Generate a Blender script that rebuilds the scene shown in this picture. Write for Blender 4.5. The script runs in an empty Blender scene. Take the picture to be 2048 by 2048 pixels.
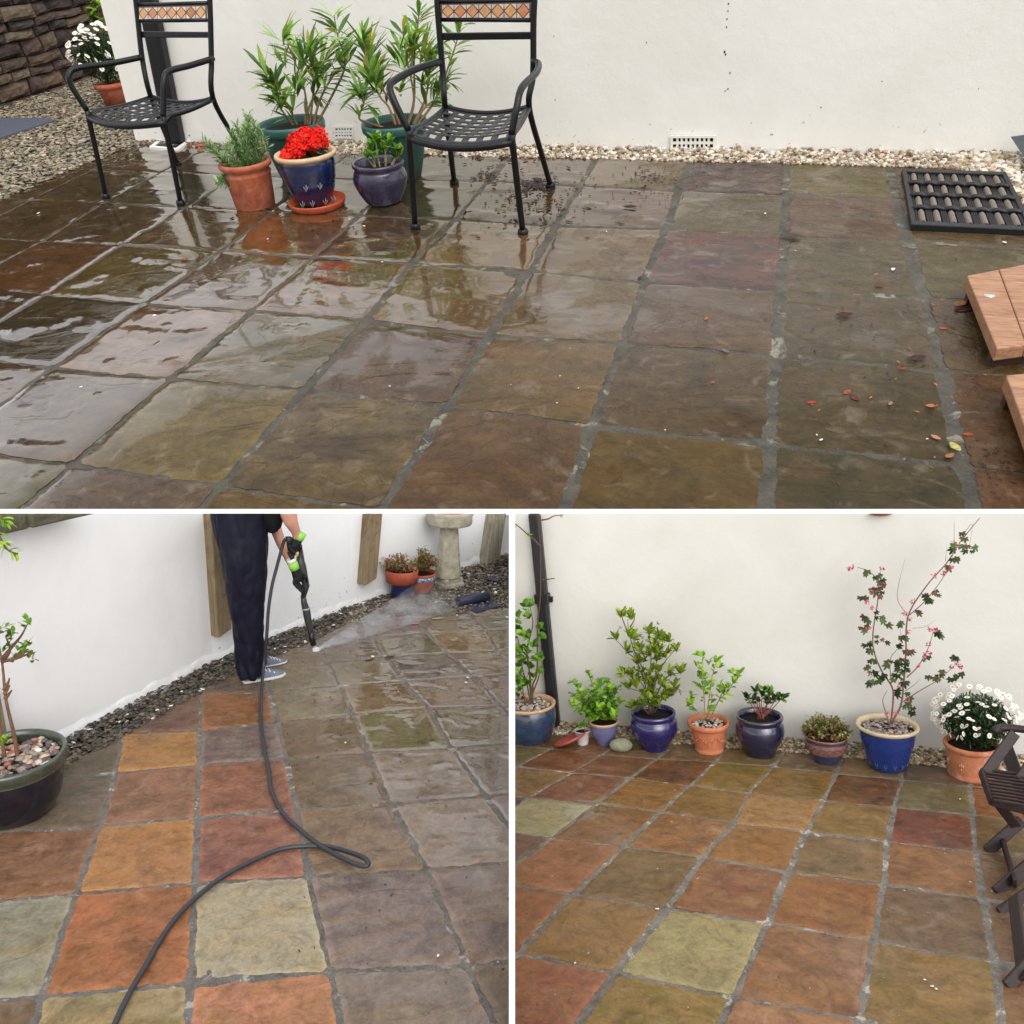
import bpy, bmesh, math, random
import numpy as np
from mathutils import Vector, Matrix, noise, Quaternion
R_ = math.radians
random.seed(7)
S = bpy.context.scene
COL = S.collection
F = 1600.0                      # focal length in pixels of a 2048 wide picture
# ------------------------------------------------------------------ camera, sky, sun, exposure
CAMZ = 2.75
cd = bpy.data.cameras.new('camera'); cam = bpy.data.objects.new('camera', cd); COL.objects.link(cam)
cd.sensor_width = 36; cd.lens = 36 * F / 2048; cd.clip_start = .05; cd.clip_end = 500
cam.location = (0, 0, CAMZ); cam.rotation_euler = (R_(90 - 20), 0, 0)
S.camera = cam
CAMM = Matrix.Translation((0, 0, CAMZ)) @ Matrix.Rotation(R_(70), 4, 'X')
W = bpy.data.worlds.new('World'); S.world = W; W.use_nodes = True
nt = W.node_tree; nt.nodes.clear()
wo = nt.nodes.new('ShaderNodeOutputWorld'); bg = nt.nodes.new('ShaderNodeBackground')
sk = nt.nodes.new('ShaderNodeTexSky'); sk.sky_type = 'NISHITA'; sk.sun_disc = False
SUN_EL, SUN_AZ = 38, 160
sk.sun_elevation = R_(SUN_EL); sk.sun_rotation = R_(SUN_AZ); sk.air_density = 1.0; sk.dust_density = 6.0; sk.ozone_density = 1.0
hs = nt.nodes.new('ShaderNodeHueSaturation'); hs.inputs['Saturation'].default_value = .22
bg.inputs['Strength'].default_value = .15
nt.links.new(sk.outputs[0], hs.inputs['Color']); cl = nt.nodes.new('ShaderNodeMix'); cl.data_type = 'RGBA'; cl.inputs[0].default_value = .68     # a layer of white cloud over the sky
cl.inputs[7].default_value = (7.0, 7.05, 7.3, 1); nt.links.new(hs.outputs[0], cl.inputs[6]); nt.links.new(cl.outputs[2], bg.inputs[0]); nt.links.new(bg.outputs[0], wo.inputs[0])
sl = bpy.data.lights.new('sun', 'SUN'); sl.energy = .55; sl.angle = R_(50); sl.color = (1, .97, .92)
so = bpy.data.objects.new('sun', sl); COL.objects.link(so)
az = R_(SUN_AZ); el = R_(SUN_EL)
sd = Vector((math.sin(az) * math.cos(el), math.cos(az) * math.cos(el), math.sin(el)))
so.rotation_euler = sd.to_track_quat('Z', 'Y').to_euler()
vs = S.view_settings; vs.view_transform = 'Standard'; vs.look = 'None'; vs.gamma = 1; vs.exposure = 0.62
S.cycles.max_bounces = 6; S.cycles.diffuse_bounces = 3; S.cycles.glossy_bounces = 3; S.cycles.transparent_max_bounces = 12
S.cycles.volume_bounces = 1; S.cycles.use_denoising = True

# ------------------------------------------------------------------ the three patios' frames
def lin(c):
    return tuple((x / 255 / 12.92 if x / 255 <= .04045 else ((x / 255 + .055) / 1.055) ** 2.4) for x in c)

class Patio:
    """A patio's own level frame: x along the slab rows, y away from the viewer, z up, in metres."""
    def __init__(s, R, t, H, tile, pts, tag):
        s.tag = tag; s.tile = tile; s.H = np.array(H); s.pts = pts
        Rn = np.array(R); tn = np.array(t)
        D = np.diag([1., -1., -1.])                       # grid v -> y = -v, up = -z
        A = np.diag([1., -1., -1.]) @ Rn @ D              # frame -> camera axes
        m = Matrix.Identity(4)
        tt = np.diag([1., -1., -1.]) @ tn * tile
        for i in range(3):
            for j in range(3): m[i][j] = A[i, j]
            m[i][3] = tt[i]
        s.M = CAMM @ m; s.Mi = s.M.inverted()
        s.C = s.Mi @ Vector((0, 0, CAMZ))
    def ray(s, px, py):
        d = CAMM.to_3x3() @ Vector(((px - 1024) / F, -(py - 1024) / F, -1))
        return s.Mi.to_3x3() @ d
    def g(s, px, py, h=0.0):
        d = s.ray(px, py); k = (h - s.C.z) / d.z; return s.C + d * k
    def rp(s, px, py, P, N):
        d = s.ray(px, py); k = (Vector(P) - s.C).dot(N) / d.dot(N); return s.C + d * k
    def face_n(s, base):
        n = (s.C - Vector(base)); n.z = 0; return n.normalized()
    def face(s, px, py, base, off=0.0):
        n = s.face_n(base); return s.rp(px, py, Vector(base) + n * off, n)
    def depth(s, p): return -(CAMM.inverted() @ (s.M @ Vector(p))).z
    def ppm(s, p): return F / s.depth(p)
    def px(s, p):
        q = CAMM.inverted() @ (s.M @ Vector(p)); return (1024 + F * q.x / -q.z, 1024 - F * q.y / -q.z)
    def vsc(s, p):
        a = s.px(p); b = s.px(Vector(p) + Vector((0, 0, .05))); return math.hypot(a[0] - b[0], a[1] - b[1]) / .05
    def grid(s, u, v):
        q = s.H @ np.array([u, v, 1.0]); x, y = q[0] / q[2], q[1] / q[2]
        if (u, v) in s.pts: return s.pts[(u, v)]
        wx = wy = ws = 0
        for (a, b), (X, Y) in s.pts.items():
            qq = s.H @ np.array([a, b, 1.0]); w = 1 / ((a - u) ** 2 + (b - v) ** 2) ** 2
            wx += w * (X - qq[0] / qq[2]); wy += w * (Y - qq[1] / qq[2]); ws += w
        ws += .05
        return (x + wx / ws, y + wy / ws)

TOP = Patio([[0.9573158,-0.2814526,0.0658099],[0.1257201,0.6104662,0.7820009],[-0.2602709,-0.7403482,0.6197932]],
 [-4.7852883,-4.6240079,10.8503559],
 [[1.21707785e+02,-1.18602933e+02,2.91926628e+02],[-3.67461795e+00,2.56634992e+01,2.89618518e+02],[-2.43734310e-02,-7.37667025e-02,1.0]], .90,
 {(5,0):(1017,311),(6,0):(1193,316),(7,0):(1379,320),(8,0):(1573,325),(9,0):(1779,331),
 (5,1):(976,363),(6,1):(1162,372),(7,1):(1357,382),(8,1):(1570,391),(9,1):(1792,399),
 (1,2):(207,405),(2,2):(372,416),(4,2):(719,431),(5,2):(910,440),(6,2):(1110,452),(7,2):(1332,459),(8,2):(1568,471),(9,2):(1816,484),
 (1,3):(85,483),(2,3):(242,490),(3,3):(440,503),(4,3):(628,516),(5,3):(821,528),(6,3):(1059,543),(7,3):(1287,566),(8,3):(1560,583),(9,3):(1848,596),
 (2,4):(91,589),(3,4):(288,608),(4,4):(503,621),(5,4):(731,641),(6,4):(980,671),(7,4):(1243,688),(8,4):(1552,711),(9,4):(1885,741),
 (3,5):(104,736),(4,5):(340,759),(5,5):(607,779),(6,5):(899,812),(7,5):(1183,852),(8,5):(1542,889),(9,5):(1925,933),
 (4,6):(145,930),(5,6):(440,972)}, 'TOP')
BL = Patio([[0.932862,0.3575906,-0.0435602],[-0.0393134,0.2212588,0.9744224],[0.3580824,-0.9072891,0.220462]],
 [-4.2556615,2.5547814,10.7791011],
 [[1.39541985e+02,-4.43369959e+01,4.06343100e+02],[-1.91251159e+00,-8.53298800e+01,1.39083742e+03],[5.25982374e-03,-1.02034816e-01,1.0]], .22,
 {(0,0):(401,1390),(1,0):(540,1384),(2,0):(682,1372),(3,0):(808,1363),(4,0):(946,1353),
 (-1,1):(248,1467),(0,1):(399,1462),(1,1):(556,1444),(2,1):(708,1430),(3,1):(857,1416),(4,1):(1003,1412),
 (-1,2):(231,1547),(0,2):(397,1530),(1,2):(572,1517),(2,2):(738,1506),(3,2):(903,1497),
 (-1,3):(198,1653),(0,3):(394,1635),(1,3):(596,1618),(2,3):(782,1608),(3,3):(970,1593),
 (-1,4):(154,1787),(0,4):(389,1767),(1,4):(616,1754),(2,4):(852,1740),
 (-1,5):(84,1993),(0,5):(379,1967),(1,5):(661,1943),(2,5):(936,1933),
 (2,-1):(657,1326),(3,-1):(771,1315),(4,-1):(897,1306),(5,-1):(995,1302),
 (3,-2):(748,1274),(4,-2):(857,1265),(5,-2):(971,1261),(4,-3):(830,1235),(5,-3):(948,1233)}, 'BL')
BR = Patio([[0.8670283,-0.4939291,0.065544],[0.0066372,0.1429835,0.9897028],[-0.4982147,-0.8576653,0.1272491]],
 [0.8791173,3.7193375,15.3411173],
 [[6.69995519e+01,-1.49811514e+02,1.16672725e+03],[-2.44380923e+01,-8.65812851e+01,1.46352779e+03],[-2.20799321e-02,-7.95941521e-02,1.0]], .27,
 {(0,1):(1104,1498),(1,1):(1202,1510),(2,1):(1315,1518),(3,1):(1429,1524),(4,1):(1547,1534),(5,1):(1673,1547),(6,1):(1805,1560),(7,1):(1940,1573),
 (0,2):(1031,1534),(1,2):(1143,1545),(2,2):(1262,1556),(3,2):(1379,1572),(4,2):(1498,1587),(5,2):(1647,1601),(6,2):(1787,1614),(7,2):(1946,1630),
 (1,3):(1056,1596),(2,3):(1193,1608),(3,3):(1321,1624),(4,3):(1469,1646),(5,3):(1612,1664),(6,3):(1774,1683),(7,3):(1951,1704),
 (2,4):(1103,1677),(3,4):(1249,1693),(4,4):(1405,1714),(5,4):(1580,1744),(6,4):(1766,1770),(7,4):(1967,1799),
 (3,5):(1143,1789),(4,5):(1336,1818),(5,5):(1535,1847),(6,5):(1747,1884),(7,5):(1988,1924),
 (3,6):(1034,1908),(4,6):(1230,1945),(5,6):(1469,1995),(6,6):(1718,2040)}, 'BR')

# ------------------------------------------------------------------ materials
class N:
    def __init__(s, name):
        s.m = bpy.data.materials.new(name); s.m.use_nodes = True; s.t = s.m.node_tree; s.n = s.t.nodes
        s.b = s.n['Principled BSDF']; s.o = s.n['Material Output']
    def a(s, typ, **k):
        x = s.n.new(typ)
        for q, v in k.items(): setattr(x, q, v)
        return x
    def l(s, a, b): s.t.links.new(a, b)
    def tex(s, scale, detail=5, rough=.55, vec=None, dist=0, out=0, typ='ShaderNodeTexNoise', sc3=None):
        x = s.n.new(typ); x.inputs['Scale'].default_value = scale
        if typ == 'ShaderNodeTexNoise':
            x.inputs['Detail'].default_value = detail; x.inputs['Roughness'].default_value = rough; x.inputs['Distortion'].default_value = dist
        if vec is None: vec = s.coord()
        if sc3:
            mp = s.n.new('ShaderNodeMapping'); mp.inputs['Scale'].default_value = sc3; s.l(vec, mp.inputs[0]); vec = mp.outputs[0]
        s.l(vec, x.inputs['Vector']); return x.outputs[out]
    def coord(s):
        if not hasattr(s, 'tc'): s.tc = s.n.new('ShaderNodeTexCoord')
        return s.tc.outputs['Object']
    def ramp(s, f, pts, interp='LINEAR'):
        x = s.n.new('ShaderNodeValToRGB'); e = x.color_ramp.elements; x.color_ramp.interpolation = interp
        while len(e) < len(pts): e.new(.5)
        for k, (p, c) in enumerate(pts):
            e[k].position = p; e[k].color = (c, c, c, 1) if isinstance(c, (int, float)) else (*c, 1)
        s.l(f, x.inputs[0]); return x.outputs[0]
    def mix(s, f, a, b, typ='MIX'):
        x = s.n.new('ShaderNodeMix'); x.data_type = 'RGBA'; x.blend_type = typ
        for i, v in ((0, f), (6, a), (7, b)):
            if isinstance(v, (int, float)): x.inputs[i].default_value = v if i == 0 else (v, v, v, 1)
            elif isinstance(v, tuple): x.inputs[i].default_value = (*v, 1)
            else: s.l(v, x.inputs[i])
        return x.outputs[2]
    def math(s, op, a, b=0, clamp=False):
        x = s.n.new('ShaderNodeMath'); x.operation = op; x.use_clamp = clamp
        for i, v in ((0, a), (1, b)):
            if isinstance(v, (int, float)): x.inputs[i].default_value = v
            else: s.l(v, x.inputs[i])
        return x.outputs[0]
    def attr(s, name, out='Color'):
        x = s.n.new('ShaderNodeAttribute'); x.attribute_name = name; return x.outputs[out]
    def bump(s, h, dist=.01, strength=1.0, nrm=None):
        x = s.n.new('ShaderNodeBump'); x.inputs['Distance'].default_value = dist
        if isinstance(strength, (int, float)): x.inputs['Strength'].default_value = strength
        else: s.l(strength, x.inputs['Strength'])
        s.l(h, x.inputs['Height'])
        if nrm is not None: s.l(nrm, x.inputs['Normal'])
        return x.outputs[0]
    def set(s, col=None, rough=None, metal=None, nrm=None, spec=None, coat=None, coat_r=None):
        for key, v in (('Base Color', col), ('Roughness', rough), ('Metallic', metal), ('Normal', nrm), ('Specular IOR Level', spec), ('Coat Weight', coat), ('Coat Roughness', coat_r)):
            if v is None: continue
            i = s.b.inputs[key]
            if isinstance(v, tuple): i.default_value = (*v, 1)
            elif isinstance(v, (int, float)): i.default_value = v
            else: s.l(v, i)
        return s.m

def mat_slab(name, k, wet_all, bumpk, linek=.5):
    """riven sandstone; k = size factor of the patio, per-slab colours ride in Col/Col2, wetness in Wet."""
    m = N(name); c1 = m.attr('Col'); c2 = m.attr('Col2'); wet = m.attr('Wet', 'Fac'); rnd = m.attr('Seed', 'Vector')
    q = 1 / k
    add = m.a('ShaderNodeVectorMath', operation='ADD'); m.l(m.coord(), add.inputs[0]); m.l(rnd, add.inputs[1]); v = add.outputs[0]
    big = m.tex(3.2 * q, 6, .62, v, 1.2)
    streak = m.tex(3 * q, 7, .6, v, .8, sc3=(1, 3.2, 1))
    fine = m.tex(60 * q, 4, .7, v)
    f = m.ramp(m.math('MULTIPLY', m.math('ADD', big, streak), .5), [(.40, 0), (.60, 1)])
    col = m.mix(f, c1, c2)
    flow = m.tex(1.5 * q, 6, .6, v, 3.0, sc3=(1, 2.0, 1))
    col = m.mix(m.math('MULTIPLY', m.ramp(flow, [(.50, 0), (.62, 1)]), .55), col, m.mix(1.0, col, (1.14, 1.0, .76), 'MULTIPLY'))
    flow2 = m.tex(2.2 * q, 7, .62, v, 2.2)
    col = m.mix(m.math('MULTIPLY', m.ramp(flow2, [(.54, 0), (.64, 1)]), .5), col, m.mix(1.0, col, (.62, .64, .72), 'MULTIPLY'))
    dark = m.ramp(m.tex(7 * q, 8, .7, v, 2.0), [(.46, 0), (.68, 1)])
    col = m.mix(m.math('MULTIPLY', dark, .55), col, m.mix(1.0, col, .35, 'MULTIPLY'))
    col = m.mix(.55, col, m.ramp(fine, [(.25, .55), (.75, 1.35)]), 'MULTIPLY')
    pale = m.ramp(m.tex(6 * q, 7, .66, v, 1.5), [(.56, 0), (.72, 1)])
    col = m.mix(m.math('MULTIPLY', pale, .20), col, (.42, .36, .28))
    # stepped relief of the riven face
    st = m.tex(2.1 * q, 5, .52, v, 1.6, sc3=(1, 1.7, 1))
    steps = m.math('FRACT', m.math('MULTIPLY', st, 6))
    edge = m.ramp(steps, [(0, 0), (.82, .12), (.93, 1), (1, 0)])
    ledge = m.math('ADD', m.math('MULTIPLY', m.math('FLOOR', m.math('MULTIPLY', st, 6)), .10), m.math('MULTIPLY', m.ramp(steps, [(0, 0), (.55, .04), (.80, .45), (1, 1)]), .10))
    lm = m.ramp(m.tex(1.7 * q, 3, .5, v, .4), [(.42, 0), (.60, 1)])
    col = m.mix(m.math('MULTIPLY', m.math('MULTIPLY', edge, lm), linek), col, m.mix(1.0, col, .38, 'MULTIPLY'))
    # water film: smooth where it stands
    pn = m.tex(1.9 * q, 5, .58, None, .8)
    pud = m.ramp(m.math('ADD', pn, m.math('MULTIPLY', m.math('SUBTRACT', wet, .5), .62)), [(.54, 0), (.60, 1)])
    rr = m.mix(wet, wet_all + .24, wet_all)
    rr2 = m.mix(.5, rr, m.ramp(m.tex(22 * q, 5, .6, v), [(.3, .06), (.7, .42)]), 'MIX')
    rough = m.mix(pud, rr2, .025)
    dry = m.math('SUBTRACT', 1.0, m.math('MULTIPLY', pud, .82))
    h = m.math('ADD', m.math('MULTIPLY', ledge, 1.0), m.math('MULTIPLY', m.tex(18 * q, 9, .66, v, .8), .16))
    h = m.math('ADD', h, m.math('MULTIPLY', big, .18))
    nrm = m.bump(h, .030 * k * bumpk, dry)
    col = m.mix(m.math('MULTIPLY', pud, .10), col, m.mix(1.0, col, .6, 'MULTIPLY'))
    m.set(col, rough, 0, nrm, m.ramp(wet, [(.22, .16), (.85, 1.0)]))
    m.b.inputs['IOR'].default_value = 1.45; m.l(m.math('MULTIPLY', pud, m.ramp(wet, [(.45, 0), (.9, .8)])), m.b.inputs['Coat Weight']); m.b.inputs['Coat Roughness'].default_value = .03
    return m.m
def mat_mortar(name, k, base, light, green, rough=.55):
    m = N(name); q = 1 / k
    a = m.tex(9 * q, 8, .7, None, .6); col = m.mix(m.ramp(a, [(.35, 0), (.65, 1)]), base, tuple(x * .42 for x in base))
    col = m.mix(m.math('MULTIPLY', m.ramp(m.tex(5.5 * q, 9, .74, None, 1.4), [(.57, 0), (.62, 1)]), .75), col, light)
    col = m.mix(m.math('MULTIPLY', m.ramp(m.tex(4.3 * q, 5, .6), [(.55, 0), (.70, 1)]), .5), col, green)
    col = m.mix(.6, col, m.ramp(m.tex(90 * q, 3, .7), [(.3, .55), (.7, 1.3)]), 'MULTIPLY')
    return m.set(col, m.ramp(a, [(.3, rough - .28), (.7, rough + .15)]), 0, m.bump(m.tex(26 * q, 9, .75), .022 * k, 1.0), .4)
def mat_wall(name, k, base, rough_h=0.0):
    m = N(name); q = 1 / k
    n1 = m.tex(1.1 * q, 6, .6, None, .6); n2 = m.tex(5 * q, 6, .6)
    col = m.mix(m.ramp(n1, [(.35, 0), (.7, 1)]), base, tuple(b * f for b, f in zip(base, (.90, .89, .865))))
    col = m.mix(m.math('MULTIPLY', m.ramp(n2, [(.5, 0), (.8, 1)]), .35), col, tuple(b * f for b, f in zip(base, (.9, .89, .86))))
    sep = m.a('ShaderNodeSeparateXYZ'); m.l(m.coord(), sep.inputs[0]); z = sep.outputs[2]
    low = m.ramp(m.math('ADD', m.math('MULTIPLY', z, 3.2 * q), m.math('MULTIPLY', n2, .35)), [(.12, 1), (.42, 0)])
    col = m.mix(m.math('MULTIPLY', low, .42), col, tuple(b * f for b, f in zip(base, (.72, .67, .58))))
    # splashes of soil low on the wall
    sp = m.ramp(m.tex(38 * q, 2, .5), [(.705, 0), (.73, 1)])
    zone = m.ramp(m.math('ADD', m.math('MULTIPLY', z, 1.2 * q), m.math('MULTIPLY', n1, .5)), [(.35, 1), (.75, 0)])
    col = m.mix(m.math('MULTIPLY', sp, zone), col, (.05, .045, .035))
    big = m.tex(16 * q, 8, .62); fine = m.tex(120 * q, 4, .6)
    h = m.math('ADD', m.math('MULTIPLY', big, .5), m.math('MULTIPLY', fine, .12))
    h = m.math('ADD', h, m.math('MULTIPLY', m.math('MULTIPLY', m.tex(30 * q, 7, .7), low), rough_h))
    return m.set(col, .75, 0, m.bump(h, .009 * k, .6), .25)
def mat_col(name, rough=.6, spec=.4, attr='Col', bump=0, bs=60, sub=0, var=.0, dist=.004):
    m = N(name); c = m.attr(attr)
    if var: c = m.mix(var, c, m.ramp(m.tex(bs, 5, .65), [(.3, .5), (.7, 1.4)]), 'MULTIPLY')
    m.set(c, rough, 0, None, spec)
    if bump: m.set(nrm=m.bump(m.tex(bs, 6, .65), dist, bump))
    return m.m
def mat_leaf(name, rough=.42):
    m = N(name); c = m.attr('Col'); c = m.mix(.35, c, m.ramp(m.tex(25, 3, .5), [(.3, .7), (.7, 1.3)]), 'MULTIPLY')
    m.set(c, rough, 0, None, .45)
    tr = m.a('ShaderNodeBsdfTranslucent'); m.l(m.mix(1.0, c, (1.1, 1.2, .55), 'MULTIPLY'), tr.inputs[0])
    mx = m.a('ShaderNodeMixShader'); mx.inputs[0].default_value = .38
    m.l(m.b.outputs[0], mx.inputs[1]); m.l(tr.outputs[0], mx.inputs[2]); m.l(mx.outputs[0], m.o.inputs[0])
    return m.m
def mat_glaze(name, c1, c2, rough=.12, sc=9, sc3=(1, 1, 3), coat=.6, bump=.15, t=(.4, .65), blot=0, bl=(.2, .12, .06)):
    m = N(name); n = m.tex(sc, 6, .6, None, 1.0, sc3=sc3); col = m.mix(m.ramp(n, [(t[0], 0), (t[1], 1)]), lin(c1), lin(c2))
    if blot: col = m.mix(m.ramp(m.tex(sc * .7, 6, .65, None, 1.5), [(.62 - blot, 0), (.70, 1)]), col, bl)
    sp = m.ramp(m.tex(sc * 14, 3, .6), [(.35, .75), (.7, 1.15)]); col = m.mix(.5, col, sp, 'MULTIPLY')
    return m.set(col, m.ramp(m.tex(sc * 3, 5, .6), [(.3, rough), (.8, rough + .22)]), 0, m.bump(m.tex(sc * 5, 5, .6), .004, bump), .5, coat, .06)
def mat_clay(name, c1, c2, bloom=.4, sc=8, rough=.75):
    m = N(name); n = m.tex(sc, 7, .65, None, .8); col = m.mix(m.ramp(n, [(.35, 0), (.65, 1)]), lin(c1), lin(c2))
    col = m.mix(m.math('MULTIPLY', m.ramp(m.tex(sc * .6, 7, .7, None, 1.5), [(.50, 0), (.68, 1)]), bloom), col, (.58, .45, .36))
    col = m.mix(m.math('MULTIPLY', m.ramp(m.tex(sc * 1.3, 6, .7, None, 1), [(.58, 0), (.72, 1)]), .55), col, tuple(x * .35 for x in lin(c2)))
    col = m.mix(.45, col, m.ramp(m.tex(sc * 16, 4, .6), [(.3, .65), (.7, 1.2)]), 'MULTIPLY')
    return m.set(col, m.ramp(n, [(.3, rough - .2), (.7, rough)]), 0, m.bump(m.tex(sc * 7, 6, .6), .004, .35), .35)
def mat_plain(name, c, rough=.5, metal=0, spec=.5, var=.35, sc=20, bump=.1, coat=0, raw=False, dist=.003, sc3=None):
    m = N(name); c = c if raw else lin(c)
    col = m.mix(var, c, m.ramp(m.tex(sc, 6, .6, sc3=sc3), [(.3, .55), (.7, 1.35)]), 'MULTIPLY')
    return m.set(col, m.ramp(m.tex(sc * 1.7, 4, .6), [(.3, max(.02, rough - .1)), (.7, rough + .1)]), metal, m.bump(m.tex(sc * 3, 5, .6, sc3=sc3), dist, bump), spec, coat, .1)
def mat_wood(name, c1, c2, sc=14, sc3=(1, 1, 12), rough=.6, dirt=.4, bump=.3):
    m = N(name); g = m.tex(sc, 7, .6, None, 1.5, sc3=sc3); col = m.mix(m.ramp(g, [(.35, 0), (.65, 1)]), lin(c1), lin(c2))
    col = m.mix(m.math('MULTIPLY', m.ramp(m.tex(sc * .5, 6, .65, None, 1), [(.5, 0), (.7, 1)]), dirt), col, tuple(x * .4 for x in lin(c2)))
    return m.set(col, rough, 0, m.bump(g, .004, bump), .35)

# ------------------------------------------------------------------ mesh helpers
def mesh_obj(name, V, Fc, mat, P, base, parent=None, cols=None, smooth=True, attrs=None, mats=None, mi=None):
    """V in the patio's frame (world when P is None); object sits at base."""
    base = Vector(base); me = bpy.data.meshes.new(name)
    V = np.asarray([tuple(v) for v in V] if not isinstance(V, np.ndarray) else V, dtype=float)
    me.from_pydata((V - np.array(base)).tolist(), [], [tuple(f) for f in Fc])
    if mats:
        for x in mats: me.materials.append(x)
        me.polygons.foreach_set('material_index', mi)
    else: me.materials.append(mat)
    if cols is not None:
        a = me.color_attributes.new('Col', 'FLOAT_COLOR', 'POINT')
        c = np.asarray(cols, dtype=np.float32).reshape(-1, 3); a.data.foreach_set('color', np.c_[c, np.ones(len(c), np.float32)].ravel())
    for nm, kind, dat in (attrs or []):
        dat = np.asarray(dat, dtype=np.float32)
        if kind == 'C':
            a = me.color_attributes.new(nm, 'FLOAT_COLOR', 'POINT'); d = dat.reshape(-1, 3); a.data.foreach_set('color', np.c_[d, np.ones(len(d), np.float32)].ravel())
        elif kind == 'F':
            a = me.attributes.new(nm, 'FLOAT', 'POINT'); a.data.foreach_set('value', dat)
        else:
            a = me.attributes.new(nm, 'FLOAT_VECTOR', 'POINT'); a.data.foreach_set('vector', dat.ravel())
    if smooth: me.polygons.foreach_set('use_smooth', [True] * len(me.polygons))
    me.update()
    o = bpy.data.objects.new(name, me); COL.objects.link(o)
    if parent is not None:
        o.parent = parent
        pw = parent['_b']; o.location = base - Vector(pw)
        o['_b'] = tuple(base); o['_p'] = parent['_p']
    else:
        o['_b'] = tuple(base); o['_p'] = P.tag if P else 'W'
        o.matrix_world = (P.M if P else Matrix.Identity(4)) @ Matrix.Translation(base)
    return o
def thing(name, label, cat, P, base, group=None):
    o = bpy.data.objects.new(name, None); COL.objects.link(o); o.empty_display_size = .05
    o.matrix_world = P.M @ Matrix.Translation(Vector(base)); o['_b'] = tuple(base); o['_p'] = P.tag
    o['label'] = label; o['category'] = cat
    if group: o['group'] = group
    return o
def tag(o, label=None, cat=None, group=None, kind=None):
    for k, v in (('label', label), ('category', cat), ('group', group), ('kind', kind)):
        if v: o[k] = v
    return o

class MB:
    """collects vertices, faces and vertex colours"""
    def __init__(s): s.v = []; s.f = []; s.c = []
    def add(s, vs_, fs, col=(1, 1, 1)):
        n = len(s.v); s.v += [Vector(v) for v in vs_]; s.f += [tuple(i + n for i in f) for f in fs]
        s.c += [col] * len(vs_) if not isinstance(col, list) else col
    def box(s, o, ax, ay, az, col=(1, 1, 1)):
        o = Vector(o); ax, ay, az = Vector(ax), Vector(ay), Vector(az)
        p = [o + ax * i + ay * j + az * k for k in (0, 1) for j in (0, 1) for i in (0, 1)]
        s.add(p, [(0, 2, 3, 1), (4, 5, 7, 6), (0, 1, 5, 4), (2, 6, 7, 3), (0, 4, 6, 2), (1, 3, 7, 5)], col)
    def tube(s, pts, r, seg=8, col=(1, 1, 1), cap=True, squash=None):
        pts = [Vector(p) for p in pts]; n = len(pts)
        if n < 2: return
        rr = r if isinstance(r, (list, tuple)) else [r] * n
        t0 = (pts[1] - pts[0]).normalized(); up = Vector((0, 0, 1)) if abs(t0.z) < .9 else Vector((1, 0, 0))
        a = t0.cross(up).normalized(); V = []
        for i, p in enumerate(pts):
            t = (pts[min(i + 1, n - 1)] - pts[max(i - 1, 0)]).normalized()
            a = (a - t * a.dot(t)).normalized(); b = t.cross(a)
            for k in range(seg):
                th = 2 * math.pi * k / seg; V.append(p + (a * math.cos(th) + b * math.sin(th)) * rr[i])
        Fc = [(i * seg + k, i * seg + (k + 1) % seg, (i + 1) * seg + (k + 1) % seg, (i + 1) * seg + k) for i in range(n - 1) for k in range(seg)]
        if cap: Fc += [tuple(range(seg))[::-1], tuple((n - 1) * seg + k for k in range(seg))]
        s.add(V, Fc, col)
    def lathe(s, c, prof, seg=40, col=(1, 1, 1), close=False, axis=None, wob=0):
        c = Vector(c); V = []; q = Vector((0, 0, 1)).rotation_difference(Vector(axis)) if axis is not None else None
        for (r, z) in prof:
            for k in range(seg):
                th = 2 * math.pi * k / seg; rr = r * (1 + wob * math.sin(3 * th + z * 40))
                p = Vector((rr * math.cos(th), rr * math.sin(th), z))
                V.append(c + (q @ p if q else p))
        n = len(prof)
        Fc = [(i * seg + k, i * seg + (k + 1) % seg, (i + 1) * seg + (k + 1) % seg, (i + 1) * seg + k) for i in range(n - 1) for k in range(seg)]
        if close: Fc += [tuple(range(seg))[::-1], tuple((n - 1) * seg + k for k in range(seg))]
        s.add(V, Fc, col)
    def leaf(s, p, d, nrm, L, Wd, col, bend=.25, fold=.25, shape='lance'):
        p = Vector(p); d = Vector(d).normalized(); nrm = Vector(nrm)
        sdv = d.cross(nrm)
        if sdv.length < 1e-4: sdv = d.cross(Vector((.3, .5, .8)))
        sdv.normalize(); up = sdv.cross(d).normalized()
        st = {'lance': [(0, .12), (.3, .8), (.6, 1), (.85, .55), (1, 0)], 'oval': [(0, .1), (.25, .8), (.5, 1), (.78, .75), (1, 0)], 'round': [(0, .25), (.2, .85), (.5, 1), (.8, .8), (1, .15)]}[shape]
        V = []; n = len(st)
        for t, w in st:
            c = p + d * (L * t) - up * (bend * L * t * t)
            hw = Wd * .5 * w
            V += [c - sdv * hw + up * (fold * hw), c, c + sdv * hw + up * (fold * hw)]
        Fc = []
        for i in range(n - 1):
            a = i * 3; Fc += [(a, a + 1, a + 4, a + 3), (a + 1, a + 2, a + 5, a + 4)]
        s.add(V, Fc, col)
    def build(s, name, mat, P, base, parent=None, smooth=True, cols=True):
        return mesh_obj(name, s.v, s.f, mat, P, base, parent, s.c if cols else None, smooth)
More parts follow.
